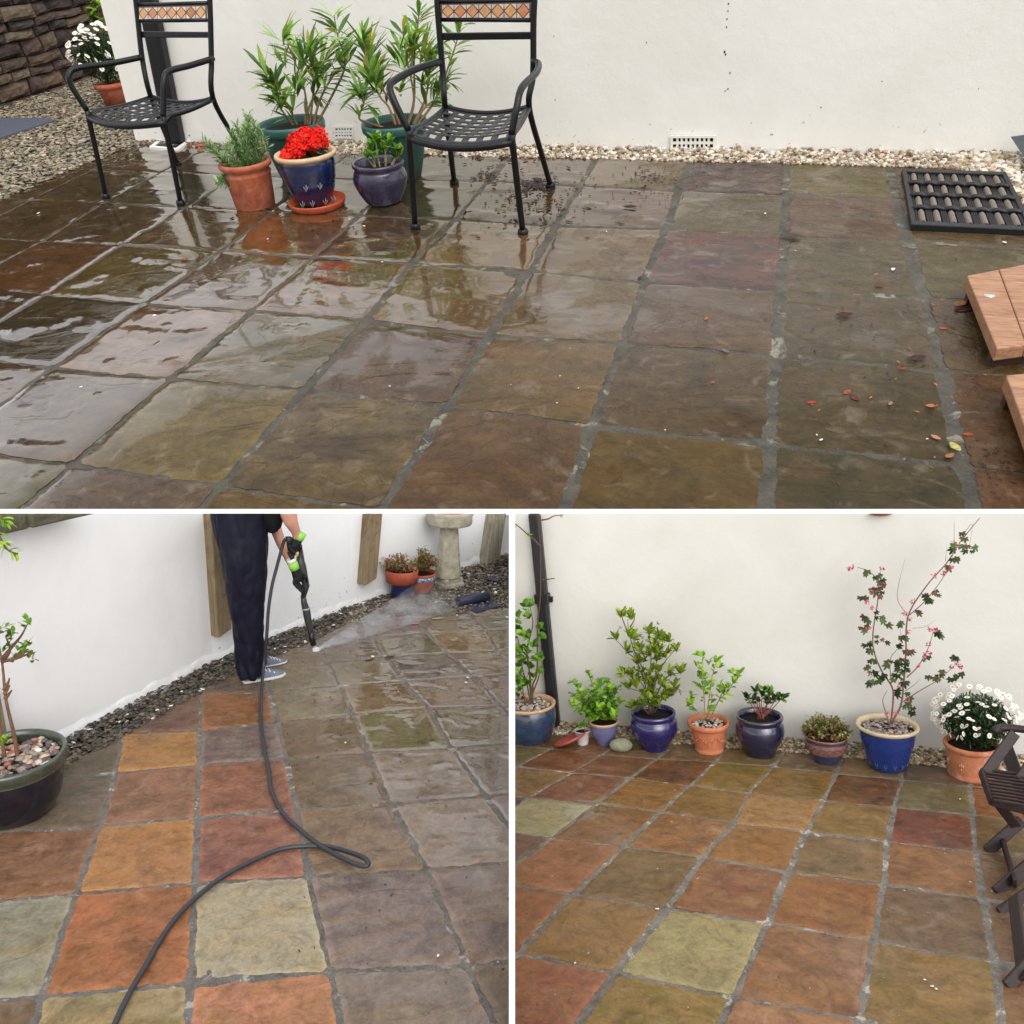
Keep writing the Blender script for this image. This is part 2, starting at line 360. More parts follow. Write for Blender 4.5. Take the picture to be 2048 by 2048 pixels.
def smoothpath(pts, n=6):
    """Catmull-Rom through points"""
    P_ = [Vector(p) for p in pts]
    if len(P_) < 3: return P_
    P_ = [P_[0] * 2 - P_[1]] + P_ + [P_[-1] * 2 - P_[-2]]; out = []
    for i in range(1, len(P_) - 2):
        a, b, c, d = P_[i - 1:i + 3]
        for k in range(n):
            t = k / n; out.append(.5 * ((2 * b) + (c - a) * t + (2 * a - 5 * b + 4 * c - d) * t * t + (3 * b - a - 3 * c + d) * t ** 3))
    out.append(P_[-2]); return out
def bevel(o, w, seg=2, ang=35):
    b = o.modifiers.new('bevel', 'BEVEL'); b.width = w; b.segments = seg; b.limit_method = 'ANGLE'; b.angle_limit = R_(ang); return o
rnd = random.random
def ru(a, b): return a + (b - a) * random.random()
def jit(c, a=.15):
    k = 1 + ru(-a, a); return tuple(max(0, x * k * (1 + ru(-a * .4, a * .4))) for x in c)
def rdir(): 
    v = Vector((random.gauss(0, 1), random.gauss(0, 1), random.gauss(0, 1))); return v.normalized()

# pebbles -----------------------------------------------------------
def ico():
    bm = bmesh.new(); bmesh.ops.create_icosphere(bm, subdivisions=1, radius=1)
    v = [x.co.copy() for x in bm.verts]; f = [tuple(x.index for x in y.verts) for y in bm.faces]; bm.free(); return v, f
IV, IF = ico()
VAR = []
for k in range(8):
    VAR.append(np.array([tuple(v * (1 + ru(-.28, .28))) for v in IV]))
def stones(name, items, mat, P, base, parent=None, smooth=False):
    """items: (pos, (sx,sy,sz), rotz, tilt, colour)"""
    V = []; Fc = []; C = []; n = 0
    F0 = np.array(IF)
    for p, sc, rz, tl, c in items:
        v = VAR[random.randrange(8)] * np.array(sc)
        m = np.array(Matrix.Rotation(rz, 3, 'Z') @ Matrix.Rotation(tl, 3, 'X'))
        V.append(v @ m.T + np.array(tuple(p))); Fc.append(F0 + n); n += len(v); C.append(np.tile(c, (len(v), 1)))
    return mesh_obj(name, np.concatenate(V), np.concatenate(Fc).tolist(), mat, P, base, parent, np.concatenate(C), smooth)
def in_poly(x, y, poly):
    r = False; j = len(poly) - 1
    for i in range(len(poly)):
        xi, yi = poly[i]; xj, yj = poly[j]
        if (yi > y) != (yj > y) and x < (xj - xi) * (y - yi) / (yj - yi) + xi: r = not r
        j = i
    return r

# ------------------------------------------------------------------ patios
def patio(P, cols, rows, colour, default, wetf, mat, mort, joint=(.05, .035), clip=None, name='patio', skip=(), relief=1.0, two=None, zb=0.0):
    k = P.tile; V = []; Fc = []; C1 = []; C2 = []; WT = []; SD = []; n0 = 0; G = {}
    for u in range(cols[0], cols[1] + 1):
        for v in range(rows[0], rows[1] + 1):
            p = P.g(*P.grid(u, v)); G[(u, v)] = Vector((p.x, p.y, 0))
    NN = 32
    for u in range(cols[0], cols[1]):
        for v in range(rows[0], rows[1]):
            if (u, v) in skip: continue
            a, b, c, d = G[(u, v)], G[(u + 1, v)], G[(u + 1, v + 1)], G[(u, v + 1)]     # a back-left, c front-right
            sz = ((b - a).length + (d - a).length) / 2
            random.seed(hash((u, v, P.tag == 'TOP', P.tag == 'BL')) & 0xffff)
            jt = joint(u, v) if callable(joint) else joint
            jx = jt[0] * ru(.75, 1.25) * sz / 2; jy = jt[1] * ru(.7, 1.3) * sz / 2
            ex = (b - a).normalized(); ey = (d - a).normalized()
            def cr(p, sx, sy): return p + ex * sx * jx * ru(.8, 1.3) + ey * sy * jy * ru(.8, 1.3)
            a, b, c, d = cr(a, 1, 1), cr(b, -1, 1), cr(c, -1, -1), cr(d, 1, -1)
            base = colour.get((u, v), default); base = base if isinstance(base, tuple) else default
            w_ = {'TOP': (.74, (104, 84, 56), (.66, .60, .43)), 'BL': (.62, (144, 120, 98), (.80, .81, .82)), 'BR': (.64, (150, 116, 78), (.78, .80, .72))}[P.tag]
            wk = {'TOP': 1.0, 'BL': .66, 'BR': .82}[P.tag] if (u, v) in (two or {}) else w_[0]; ds = lambda c_: (c_ * wk + (1 - wk) * np.array(lin(w_[1]))) * np.array(w_[2])
            c1 = ds(np.array(lin(base))); alt = (two or {}).get((u, v))
            c2 = ds(np.array(lin(alt))) if alt else c1 * np.array([ru(.58, .82), ru(.56, .80), ru(.50, .76)])
            so_ = Vector((u * 3.7 + 11, v * 5.3 + 7, 0)); tilt = (ru(-.006, .006), ru(-.006, .006)); lift = ru(-.004, .006)
            idx = n0
            for i in range(NN + 1):
                for j in range(NN + 1):
                    s_, t_ = i / NN, j / NN
                    p = a * (1 - s_) * (1 - t_) + b * s_ * (1 - t_) + c * s_ * t_ + d * (1 - s_) * t_
                    q = Vector((s_ * 1.6, t_ * 1.6, 0)) + so_
                    e = min(s_, 1 - s_, t_, 1 - t_)
                    # ragged, rounded outline
                    wig = (noise.noise(q * 4.2) * .018 + noise.noise(q * 13) * .015) * sz * max(0, 1 - e * 9)
                    cx, cy = s_ - .5, t_ - .5
                    p = p + (ex * (1 if cx > 0 else -1) * (abs(cx) > abs(cy)) + ey * (1 if cy > 0 else -1) * (abs(cy) >= abs(cx))) * wig
                    cor = max(0, abs(cx) - .47) * max(0, abs(cy) - .47) * 1200 * .3
                    p = p - (ex * cx + ey * cy) * cor * .09 * sz
                    e_in = e; nn = noise.noise(Vector((q.x * 1.3, q.y * 2.3, 3.1))) * .6 + noise.noise(Vector((q.x * 3.1, q.y * 5, 9))) * .28 + noise.noise(q * 9) * .10
                    fl = math.floor(nn * 5) / 5; fr = nn * 5 - math.floor(nn * 5); fl += max(0, (fr - .8) * 5) / 5
                    z = (fl * .0085 + nn * .004) * relief * k * 2
                    edge = max(0, 1 - e * 30)
                    z = max(z, .0) * min(1, .3 + e * 6) + .0035 * k + abs(lift) * .8 * k - edge * .006 * k + (tilt[0] * cx + tilt[1] * cy) * k
                    V.append((p.x, p.y, z + zb)); WT.append(wetf(u + s_, v + t_))
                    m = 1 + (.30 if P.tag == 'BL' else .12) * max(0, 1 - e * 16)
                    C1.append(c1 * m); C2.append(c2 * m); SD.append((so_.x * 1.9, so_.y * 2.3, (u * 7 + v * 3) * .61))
            for i in range(NN):
                for j in range(NN):
                    q = idx + i * (NN + 1) + j; Fc.append((q, q + 1, q + NN + 2, q + NN + 1)[::-1] if False else (q, q + 1, q + NN + 2, q + NN + 1))
            # skirt
            ring = [idx + i * (NN + 1) for i in range(NN + 1)] + [idx + NN * (NN + 1) + j for j in range(1, NN + 1)] + [idx + i * (NN + 1) + NN for i in range(NN - 1, -1, -1)] + [idx + j for j in range(NN - 1, 0, -1)]
            m0 = len(V)
            for r_ in ring:
                for dz_ in (0, .06 * k):
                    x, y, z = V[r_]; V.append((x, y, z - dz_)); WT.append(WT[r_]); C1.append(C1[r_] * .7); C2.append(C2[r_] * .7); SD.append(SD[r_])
            for i_ in range(len(ring)):
                j_ = (i_ + 1) % len(ring); Fc.append((m0 + 2 * i_, m0 + 2 * j_, m0 + 2 * j_ + 1, m0 + 2 * i_ + 1))
            n0 = len(V)
    random.seed(5)
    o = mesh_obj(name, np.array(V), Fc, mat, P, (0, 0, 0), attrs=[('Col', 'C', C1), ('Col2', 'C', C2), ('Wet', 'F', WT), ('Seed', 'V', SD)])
    # mortar bed: one uneven sheet
    us = np.arange(cols[0], cols[1] + .001, 1 / 22.); vs_ = np.arange(rows[0], rows[1] + .001, 1 / 22.)
    MV = []; 
    for u in us:
        u0 = min(int(math.floor(u)), cols[1] - 1); fu = u - u0
        for v in vs_:
            v0 = min(int(math.floor(v)), rows[1] - 1); fv = v - v0
            p = G[(u0, v0)] * (1 - fu) * (1 - fv) + G[(u0 + 1, v0)] * fu * (1 - fv) + G[(u0 + 1, v0 + 1)] * fu * fv + G[(u0, v0 + 1)] * (1 - fu) * fv
            z = (-.001 + .003 * noise.noise(Vector((u * 2.2, v * 2.2, 4))) + .003 * noise.noise(Vector((u * 7, v * 7, 1)))) * k
            MV.append((p.x, p.y, z + zb))
    nv = len(vs_); MF = [(i * nv + j, i * nv + j + 1, (i + 1) * nv + j + 1, (i + 1) * nv + j) for i in range(len(us) - 1) for j in range(nv - 1)]
    mo = mesh_obj(name + '_joints', np.array(MV), MF, mort, P, (0, 0, 0))
    for x in (o, mo):
        x['kind'] = 'structure'
        if clip: clip_obj(x, clip)
    return o, mo, G
def clip_obj(o, planes, fill=False):
    """planes in the object's frame: (co, no); the side no points to is removed"""
    bm = bmesh.new(); bm.from_mesh(o.data); ch = False
    for co, no in planes:
        co = Vector(co); no = Vector(no).normalized()
        if not any((v.co - co).dot(no) > 1e-5 for v in bm.verts): continue
        ch = True
        r = bmesh.ops.bisect_plane(bm, geom=bm.verts[:] + bm.edges[:] + bm.faces[:], plane_co=co, plane_no=no, clear_outer=True, dist=1e-6)
        if fill:
            ed = [e for e in r['geom_cut'] if isinstance(e, bmesh.types.BMEdge) and e.is_boundary]
            if ed: bmesh.ops.holes_fill(bm, edges=ed, sides=0)
    if ch: bm.to_mesh(o.data); o.data.update()
    n = len(bm.verts); bm.free(); return n
def offline(a, b, keep):
    """vertical clip plane through ground points a,b; keep = a point on the kept side"""
    a, b, keep = Vector(a), Vector(b), Vector(keep); d = b - a; n = Vector((-d.y, d.x, 0)).normalized()
    if (keep - a).dot(n) > 0: n = -n
    return (a, n)
# ------------------------------------------------------------------ shared materials
M_SLAB_T = mat_slab('wet_riven_sandstone_before', 1.8, .20, 1.3, .28)
M_SLAB_L = mat_slab('wet_riven_sandstone_during', .45, .18, .7, .15)
M_SLAB_R = mat_slab('cleaned_riven_sandstone', .55, .30, .6, .14)
M_MORT_T = mat_mortar('old_mortar', 1.8, (.125, .113, .086), (.38, .35, .27), (.075, .08, .045), .5)
M_MORT_L = mat_mortar('grey_mortar', .45, (.25, .225, .20), (.62, .58, .50), (.20, .18, .155), .45)
M_MORT_R = mat_mortar('cleaned_mortar', .55, (.30, .265, .22), (.66, .61, .51), (.25, .22, .18), .7)
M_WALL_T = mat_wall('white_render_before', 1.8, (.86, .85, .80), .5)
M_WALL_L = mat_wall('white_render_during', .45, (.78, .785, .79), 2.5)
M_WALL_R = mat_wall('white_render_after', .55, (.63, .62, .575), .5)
M_STONE = mat_col('pebble', .55, .4, var=.5, bs=40)
M_STONE_S = mat_col('small_pebble', .5, .4, var=.5, bs=120)
M_LEAF = mat_leaf('leaf'); M_LEAF_G = mat_leaf('glossy_leaf', .28)
M_BARK = mat_col('bark', .8, .2, var=.6, bs=60, bump=.5)
M_PETAL = mat_col('petal', .6, .2, var=.15, bs=60)
M_SOIL = mat_plain('potting_soil', (38, 28, 22), .9, 0, .2, .7, 60, .9, dist=.01)
M_IRON = mat_plain('black_painted_iron', (14, 14, 18), .38, 0, .35, .4, 40, .15)
M_PIPE = mat_plain('black_plastic_pipe', (20, 20, 25), .4, 0, .5, .3, 20, .1)
M_WHITE = mat_plain('white_board', (244, 244, 242), .6, 0, .3, .05, 10, .02)
M_PLASTICW = mat_plain('white_plastic', (232, 230, 222), .45, 0, .4, .15, 30, .1)
M_DARK = mat_plain('dark_recess', (14, 14, 15), .8, 0, .2, .2, 30, .1)
M_GRATE = mat_plain('dark_grate', (52, 54, 62), .5, 0, .4, .4, 60, .2)
M_TERRA = mat_clay('weathered_terracotta', (178, 98, 68), (142, 72, 50), .22)
M_TERRA2 = mat_clay('pale_limed_terracotta', (196, 128, 92), (170, 98, 66), .75, 7)
M_SAUCER = mat_clay('orange_clay', (196, 92, 62), (178, 80, 56), .08, 8, .45)
GREENS0 = {'oleander': [(74, 100, 50), (104, 132, 74), (130, 156, 92), (64, 90, 46)], 'rosemary': [(92, 112, 84), (118, 136, 104), (70, 92, 62)],
          'dark': [(24, 44, 22), (36, 60, 30), (46, 74, 38)], 'lime': [(134, 168, 52), (112, 150, 44), (92, 132, 40), (160, 186, 78)],
          'mid': [(84, 128, 38), (104, 146, 48), (62, 104, 30), (128, 162, 62)], 'azalea': [(122, 140, 44), (146, 160, 62), (98, 120, 36), (84, 104, 34)],
          'maple': [(50, 66, 40), (66, 84, 50), (40, 54, 32), (84, 96, 58)]}
GREENS = {k_: [tuple(min(255, c * f) for c in x) for x in v] for k_, v, f in ((k0, v0, {'dark': 1.25, 'oleander': 1.3, 'maple': 1.15, 'rosemary': 1.5}.get(k0, 1.15)) for k0, v0 in GREENS0.items())}
def gcol(kind, a=.2): return jit(lin(random.choice(GREENS[kind])), a)

# ------------------------------------------------------------------ generic builders
class Pot:
    """a turned pot whose foot stands on the patio; sizes measured in picture pixels, kept as metres"""
    def __init__(s, P, x, y, foot_r, name, label, group=None, cat='plant pot', lean=None):
        s.P = P; b = P.g(x, y); s.k = P.ppm(b); d = (P.C - b).normalized(); s.sin = abs(d.z)
        # the visible lowest point is the near rim of the foot: move back by its radius
        n = P.face_n(b); b = b - n * (foot_r / s.k); b.z = 0; s.b = b; s.k = P.ppm(b); s.v = P.vsc(b)
        s.t = thing(name, label, cat, P, b, group); s.lean = lean
    def r(s, px): return px / s.k
    def h(s, px): return px / s.v
    def lathe(s, name, prof, mat, seg=48, parent=None, wob=0, smooth=True):
        m = MB(); m.lathe(s.b, [(s.r(a), s.h(z)) for a, z in prof], seg, wob=wob)
        o = mesh_obj(name, m.v, m.f, mat, s.P, s.b, parent or s.t, None, smooth)
        return o
    def soil(s, r, h, mat=None, name='soil'):
        m = MB(); rr, hh = s.r(r), s.h(h); m.lathe(s.b, [(rr, hh - .02 * rr), (rr * .8, hh + rr * .03), (rr * .5, hh + rr * .07), (rr * .2, hh + rr * .09), (.0001, hh + rr * .1)], 28, wob=.03)
        return mesh_obj(name, m.v, m.f, mat or M_SOIL, s.P, s.b, s.t)
    def top(s, h): return s.b + Vector((0, 0, s.h(h)))
    def pebbles(s, r, h, n, size, cols, name='pebbles'):
        it = []
        for _ in range(n):
            a = ru(0, 6.283); q = math.sqrt(rnd()) * .93; z = size * ru(.7, 1.3)
            p = s.b + Vector((math.cos(a) * s.r(r) * q, math.sin(a) * s.r(r) * q, s.h(h) + s.r(size) * ru(.2, .9)))
            it.append((p, (s.r(z), s.r(z) * .75, s.r(z) * .5), ru(0, 6), ru(-.4, .4), jit(lin(random.choice(cols)), .12)))
        o = stones(name, it, M_STONE_S, s.P, s.b, s.t, True); o['kind'] = 'stuff'; return o

def px_path(P, base, pts, depth=None):
    """picture points -> points on the upright plane through base, with an optional sideways-free depth drift (in metres)"""
    n = P.face_n(base); out = []
    for i, p in enumerate(pts):
        off = (p[2] if len(p) > 2 else 0)
        out.append(P.face(p[0], p[1], base, off))
    return out
def twig_leaves(m, P, path, n, L, Wd, kind, tmin=.2, spread=.9, droop=.0, bend=.25, shape='lance', fold=.25, pair=False, colf=None, up=.3):
    tot = len(path) - 1
    for i in range(n):
        t = (tmin + (1 - tmin) * ((i + rnd() * .8) / n)) * tot; a = min(int(t), tot - 1); f = t - a
        p = path[a].lerp(path[a + 1], f); d = (path[a + 1] - path[a]).normalized()
        for sgn in ((1, -1) if pair else (1,)):
            s_ = rdir(); s_ = (s_ - d * s_.dot(d)); s_.normalize()
            dd = (d * ru(.2, .7) + s_ * sgn * spread + Vector((0, 0, up - droop))).normalized()
            m.leaf(p, dd, Vector((0, 0, 1)) + rdir() * .5, L * ru(.7, 1.15), Wd * ru(.8, 1.15), colf() if colf else gcol(kind), bend, fold, shape)
def whorl(m, c, d, n, L, Wd, kind, colf=None, open_=.75, shape='lance', bend=.2, nup=0):
    d = Vector(d).normalized()
    for i in range(n):
        s_ = rdir(); s_ = s_ - d * s_.dot(d); s_.normalize()
        o = ru(.15, 1) * open_ * 1.4
        m.leaf(c - d * L * ru(0, .35), d + s_ * o, Vector((0, 0, 1)) + rdir() * .4, L * ru(.65, 1.1), Wd * ru(.8, 1.1), colf() if colf else gcol(kind), bend, .2, shape)
def daisy(m, c, nrm, r, mc=None):
    nrm = Vector(nrm).normalized(); a = nrm.orthogonal().normalized(); b = nrm.cross(a); ph = ru(0, 1)
    for k in range(11):
        th = ph + k * 6.2832 / 11; d = a * math.cos(th) + b * math.sin(th); s_ = nrm.cross(d)
        w = r * .22; m.add([c + d * r * .2 - s_ * w * .5, c + d * r * .7 - s_ * w + nrm * r * .06, c + d * r * ru(.92, 1.05), c + d * r * .7 + s_ * w + nrm * r * .06, c + d * r * .2 + s_ * w * .5],
                       [(0, 1, 2, 3, 4)], (.80, .80, .76))
    pts = [c + (a * math.cos(t) + b * math.sin(t)) * r * .38 + nrm * r * .06 for t in [i * 1.0472 for i in range(6)]]
    m.add(pts + [c + nrm * r * .22], [(i, (i + 1) % 6, 6) for i in range(6)], jit((.62, .40, .04), .15))
def quad_slab(m, a, b, c, d, n, t, col=(1, 1, 1)):
    """a slab whose front face is the quad a b c d and which is t thick along -n"""
    n = Vector(n) * t; p = [Vector(x) for x in (a, b, c, d)]; q = [x - n for x in p]
    m.add(p + q, [(0, 1, 2, 3), (7, 6, 5, 4), (0, 4, 5, 1), (1, 5, 6, 2), (2, 6, 7, 3), (3, 7, 4, 0)], col)
def air_brick(P, wall_pt, wn, px0, py0, px1, py1, nx, ny, label):
    a, b, c, d = [P.rp(x, y, wall_pt, wn) for x, y in ((px0, py1), (px1, py1), (px1, py0), (px0, py0))]
    t = (b - a).length * .05; o = thing('air_brick', label, 'air brick', P, a)
    m = MB(); quad_slab(m, a + wn * t * .3, b + wn * t * .3, c + wn * t * .3, d + wn * t * .3, wn, t * .3); mesh_obj('recess', m.v, m.f, M_DARK, P, a, o, None, False)
    m = MB(); ex, ey = (b - a), (d - a); A = a + wn * t
    def bar(u0, u1, v0, v1, q): quad_slab(m, A + ex * u0 + ey * v0 + wn * q, A + ex * u1 + ey * v0 + wn * q, A + ex * u1 + ey * v1 + wn * q, A + ex * u0 + ey * v1 + wn * q, wn, t)
    for v0, v1 in ((0, .17), (.83, 1)): bar(0, 1, v0, v1, .3 * t)
    for u0, u1 in ((0, .05), (.95, 1)): bar(u0, u1, .17, .83, .25 * t)
    for i in range(1, ny): v = .17 + .66 * i / ny; bar(.05, .95, v - .085, v + .085, 0)
    for i in range(1, nx): u = .05 + .9 * i / nx; bar(u - .22 / nx, u + .22 / nx, .17, .83, -.1 * t)
    mesh_obj('grille', m.v, m.f, M_PLASTICW, P, a, o, None, False)
    return o
def gully(P, q, label, fr=.12):
    """gully cover: white frame round a dark grating; q = four ground corners in the picture"""
    z = .006 * P.tile / .49 * 1.5
    g = [P.g(x, y) for x, y in q]; b = (g[0] + g[1] + g[2] + g[3]) / 4; o = thing('drain_cover', label, 'drain cover', P, b)
    def L(u, v, h): p = g[0] * (1 - u) * (1 - v) + g[1] * u * (1 - v) + g[2] * u * v + g[3] * (1 - u) * v; return Vector((p.x, p.y, h))
    m = MB()
    for u0, u1, v0, v1 in ((0, 1, 0, fr), (0, 1, 1 - fr, 1), (0, fr, fr, 1 - fr), (1 - fr, 1, fr, 1 - fr)):
        quad_slab(m, L(u0, v0, z * 2.2), L(u1, v0, z * 2.2), L(u1, v1, z * 2.2), L(u0, v1, z * 2.2), Vector((0, 0, 1)), z * 2)
    o2 = mesh_obj('frame', m.v, m.f, M_PLASTICW, P, b, o, None, False)
    m = MB()
    for i in range(9):
        u = fr + (1 - 2 * fr) * i / 9; quad_slab(m, L(u, fr, z * 1.5), L(u + .05, fr, z * 1.5), L(u + .05, 1 - fr, z * 1.5), L(u, 1 - fr, z * 1.5), Vector((0, 0, 1)), z)
    quad_slab(m, L(fr, fr, z * .6), L(1 - fr, fr, z * .6), L(1 - fr, 1 - fr, z * .6), L(fr, 1 - fr, z * .6), Vector((0, 0, 1)), z * .4)
    mesh_obj('grating', m.v, m.f, M_GRATE, P, b, o, None, False)
    return o
def dead_leaf(P, x, y, size, col, label, group='fallen leaves on the unwashed patio', ang=None, curl=.5, oval=.55, h=0):
    b = P.g(x, y); L = size / P.ppm(b); a = ang if ang is not None else ru(0, 6.28); d = Vector((math.cos(a), math.sin(a), 0)); s_ = Vector((-d.y, d.x, 0))
    V = []; Fc = []; n = 7; zz = L * .05 + .006 * P.tile
    for i in range(n + 1):
        t = i / n; w = L * oval * .5 * math.sin(math.pi * min(1, t * .93 + .05)) ** .8; zc = L * curl * .35 * (t - .5) ** 2 * 4 * .5
        for k in (-1, -.5, 0, .5, 1): V.append(b + d * L * (t - .5) + s_ * w * k * ru(.85, 1.1) + Vector((0, 0, zz + zc + abs(k) * w * curl * .6)))
    for i in range(n):
        for k in range(4): q = i * 5 + k; Fc.append((q, q + 1, q + 6, q + 5))
    o = mesh_obj('fallen_leaf', V, Fc, M_LEAF, P, b, None, [jit(lin(col), .25) for _ in V]); 
    md = o.modifiers.new('thick', 'SOLIDIFY'); md.thickness = L * .01
    return tag(o, label, 'leaf', group)

# =================================================================== TOP: the unwashed patio
P = TOP; K = 1.8
T_COL = {(5,0):(100,82,68),(6,0):(117,96,72),(7,0):(92,60,46),(8,0):(112,100,75),(9,0):(104,88,66),(10,0):(100,86,64),(4,0):(96,82,70),(3,0):(96,84,72),(2,0):(96,80,64),
 (5,1):(98,80,62),(6,1):(108,80,60),(7,1):(98,92,72),(8,1):(104,76,62),(9,1):(97,82,60),(4,1):(96,78,55),(3,1):(98,82,62),(2,1):(92,76,52),(1,1):(84,74,46),(0,1):(84,72,46),
 (0,2):(82,68,48),(1,2):(86,72,48),(2,2):(98,76,48),(3,2):(124,84,48),(4,2):(108,80,46),(5,2):(126,94,62),(6,2):(116,96,66),(7,2):(104,58,48),(8,2):(88,78,56),(9,2):(94,90,54),(10,2):(92,84,56),
 (0,3):(85,62,40),(1,3):(106,70,42),(2,3):(100,92,50),(3,3):(106,88,66),(4,3):(122,90,58),(5,3):(112,82,46),(6,3):(112,94,66),(7,3):(97,80,58),(8,3):(90,76,58),(9,3):(92,76,56),
 (1,4):(66,60,38),(2,4):(62,52,34),(3,4):(128,100,82),(4,4):(108,96,72),(5,4):(94,74,62),(6,4):(112,88,56),(7,4):(88,76,58),(8,4):(80,72,48),(9,4):(100,74,56),(0,4):(70,64,40),  # paler near-left slab has some reflected sky mixed into its colour
 (2,5):(96,80,58),(3,5):(98,86,66),(4,5):(118,104,64),(5,5):(80,68,58),(6,5):(106,84,64),(7,5):(98,84,52),(8,5):(86,74,56),(9,5):(104,74,54),(10,4):(96,72,52),(10,5):(96,72,52),
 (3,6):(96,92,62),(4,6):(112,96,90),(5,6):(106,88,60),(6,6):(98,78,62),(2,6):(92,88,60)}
T_TWO = {(7,0):(48,40,46),(7,2):(66,42,42),(5,5):(112,98,70),(5,2):(112,100,84),(6,1):(84,72,72),(4,5):(92,78,44),(3,4):(96,72,44),(5,3):(104,90,64)}
def wet_top(u, v): 
    return max(0.0, min(1.0, .97 - .115 * max(0, u - 3.8) - .03 * max(0, 2 - v) - .24 * max(0, v - 3.7) * min(1, max(0, u - 3.4))))
gA, gB = P.g(269, 289), P.g(-40, 412); keep = P.g(1000, 600)
rA, rB = P.g(1990, 342), P.g(2060, 452)
back = (P.g(500, 301), P.g(1779, 331))
tclip = [offline(gA, gB, keep), offline(P.g(269, 291), P.g(1000, 309), keep), offline(P.g(1000, 309.5), P.g(1990, 337), keep), offline(rA, rB, keep)]
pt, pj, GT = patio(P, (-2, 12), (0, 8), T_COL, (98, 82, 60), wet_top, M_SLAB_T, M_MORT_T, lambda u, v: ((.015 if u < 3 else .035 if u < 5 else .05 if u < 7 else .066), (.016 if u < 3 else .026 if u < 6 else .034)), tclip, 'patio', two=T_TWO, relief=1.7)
# wall
wa, wb = P.g(269, 285), P.g(2029, 318)
wd = (wb - wa).normalized(); wn = Vector((wd.y, -wd.x, 0)).normalized()
if (P.C - wa).dot(wn) < 0: wn = -wn
WT_ = (wa, wn)
def wtop(x, y, off=0): return P.rp(x, y, wa + wn * off, wn)
def wall_mesh(name, P, bl, br, tr, tl, n, thick, mat, label, cat='wall', sub=1):
    m = MB(); quad_slab(m, bl, br, tr, tl, n, thick)
    o = mesh_obj(name, m.v, m.f, mat, P, bl, None, None, False); tag(o, label, cat); return o
wbl = wa - Vector((0, 0, .3)); wbr = wa + wd * 19 - Vector((0, 0, .3)); wtl = wtop(196, -14); wtr = Vector((wbr.x, wbr.y, wtl.z))
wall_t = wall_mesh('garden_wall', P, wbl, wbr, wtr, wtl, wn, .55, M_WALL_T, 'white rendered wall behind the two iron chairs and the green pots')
# a line of dark climber marks on the render
m = MB()
for x, y, s_ in [(1457, 8, 2.5), (1456, 22, 2), (1454, 38, 2), (1453, 54, 2.4), (1449, 104, 3.5), (1451, 109, 2.6), (1460, 146, 2.2), (1456, 178, 2.4), (1450, 182, 1.8), (1642, 215, 1.8), (1108, 72, 1.4), (1110, 200, 1.6), (1293, 85, 1.6), (1764, 163, 1.4), (1957, 178, 1.4), (1120, 244, 1.2)]:
    c = wtop(x, y, .004); r = s_ * .62 / P.ppm(c); e = Vector((0, 0, 1))
    pts = [c + (wd * math.cos(t) * ru(.6, 1.1) + e * math.sin(t) * ru(.8, 1.6)) * r for t in [i * .9 for i in range(7)]]
    m.add(pts + [p - wn * .003 for p in pts], [tuple(range(7))] + [(i, (i + 1) % 7, 7 + (i + 1) % 7, 7 + i) for i in range(7)], (.03, .03, .03))
m.build('climber_marks', M_BARK, P, wall_t['_b'], wall_t)
# rubble stone wall at the back left
sa, sb = P.g(-60, 232), P.g(260, 133); sdv = (sb - sa).normalized(); sn = Vector((sdv.y, -sdv.x, 0)); 
if (P.C - sa).dot(sn) < 0: sn = -sn
m = MB(); z = -.1; Lw = (sb - sa).length + 1.5; random.seed(21)
while z < 4.2:
    hgt = ru(.13, .26); x = -1.2 + ru(-.3, 0)
    while x < Lw:
        w = ru(.28, .85); c0 = sa + sdv * x + Vector((0, 0, z)); dpt = ru(.02, .12)
        c = jit(lin(random.choice([(74, 62, 52), (88, 74, 60), (64, 56, 52), (98, 84, 68), (58, 50, 46), (80, 66, 60)])), .15)
        nx, nz = 5, 4; V = []
        for i in range(nx + 1):
            for j in range(nz + 1):
                s_, t_ = i / nx, j / nz; e = min(s_, 1 - s_) * min(t_, 1 - t_) * 4
                q = c0 + sdv * (w * (s_ * .96 + .02)) + Vector((0, 0, hgt * (t_ * .93 + .03)))
                off = dpt + .10 * min(1, e * 3) ** .5 + noise.noise(q * 3.3) * .05
                q = q + sn * off + sdv * noise.noise(q * 5) * .04 + Vector((0, 0, noise.noise(q * 2 + Vector((9, 0, 0))) * .05)); V.append(q)
        back_ = [q - sn * .25 for q in (V[0], V[nz], V[nx * (nz + 1) + nz], V[nx * (nz + 1)])]
        n0 = len(V); Fc = [(i * (nz + 1) + j, i * (nz + 1) + j + 1, (i + 1) * (nz + 1) + j + 1, (i + 1) * (nz + 1) + j) for i in range(nx) for j in range(nz)]
        Fc += [tuple([i for i in range(nz + 1)] + [n0 + 1, n0]), tuple([nx * (nz + 1) + i for i in range(nz + 1)][::-1] + [n0 + 3, n0 + 2]),
               tuple([i * (nz + 1) for i in range(nx + 1)][::-1] + [n0, n0 + 3]), tuple([i * (nz + 1) + nz for i in range(nx + 1)] + [n0 + 2, n0 + 1])]
        m.add(V + back_, Fc, c); x += w
    z += hgt
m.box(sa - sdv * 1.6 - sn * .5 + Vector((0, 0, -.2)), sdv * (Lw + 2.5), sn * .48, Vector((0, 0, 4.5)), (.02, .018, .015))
sw = m.build('stone_wall', mat_col('rubble_stone', .85, .25, var=.75, bs=14, bump=.9, dist=.03), P, sa, smooth=False)
tag(sw, 'dark rubble stone wall behind the gravel', 'wall')
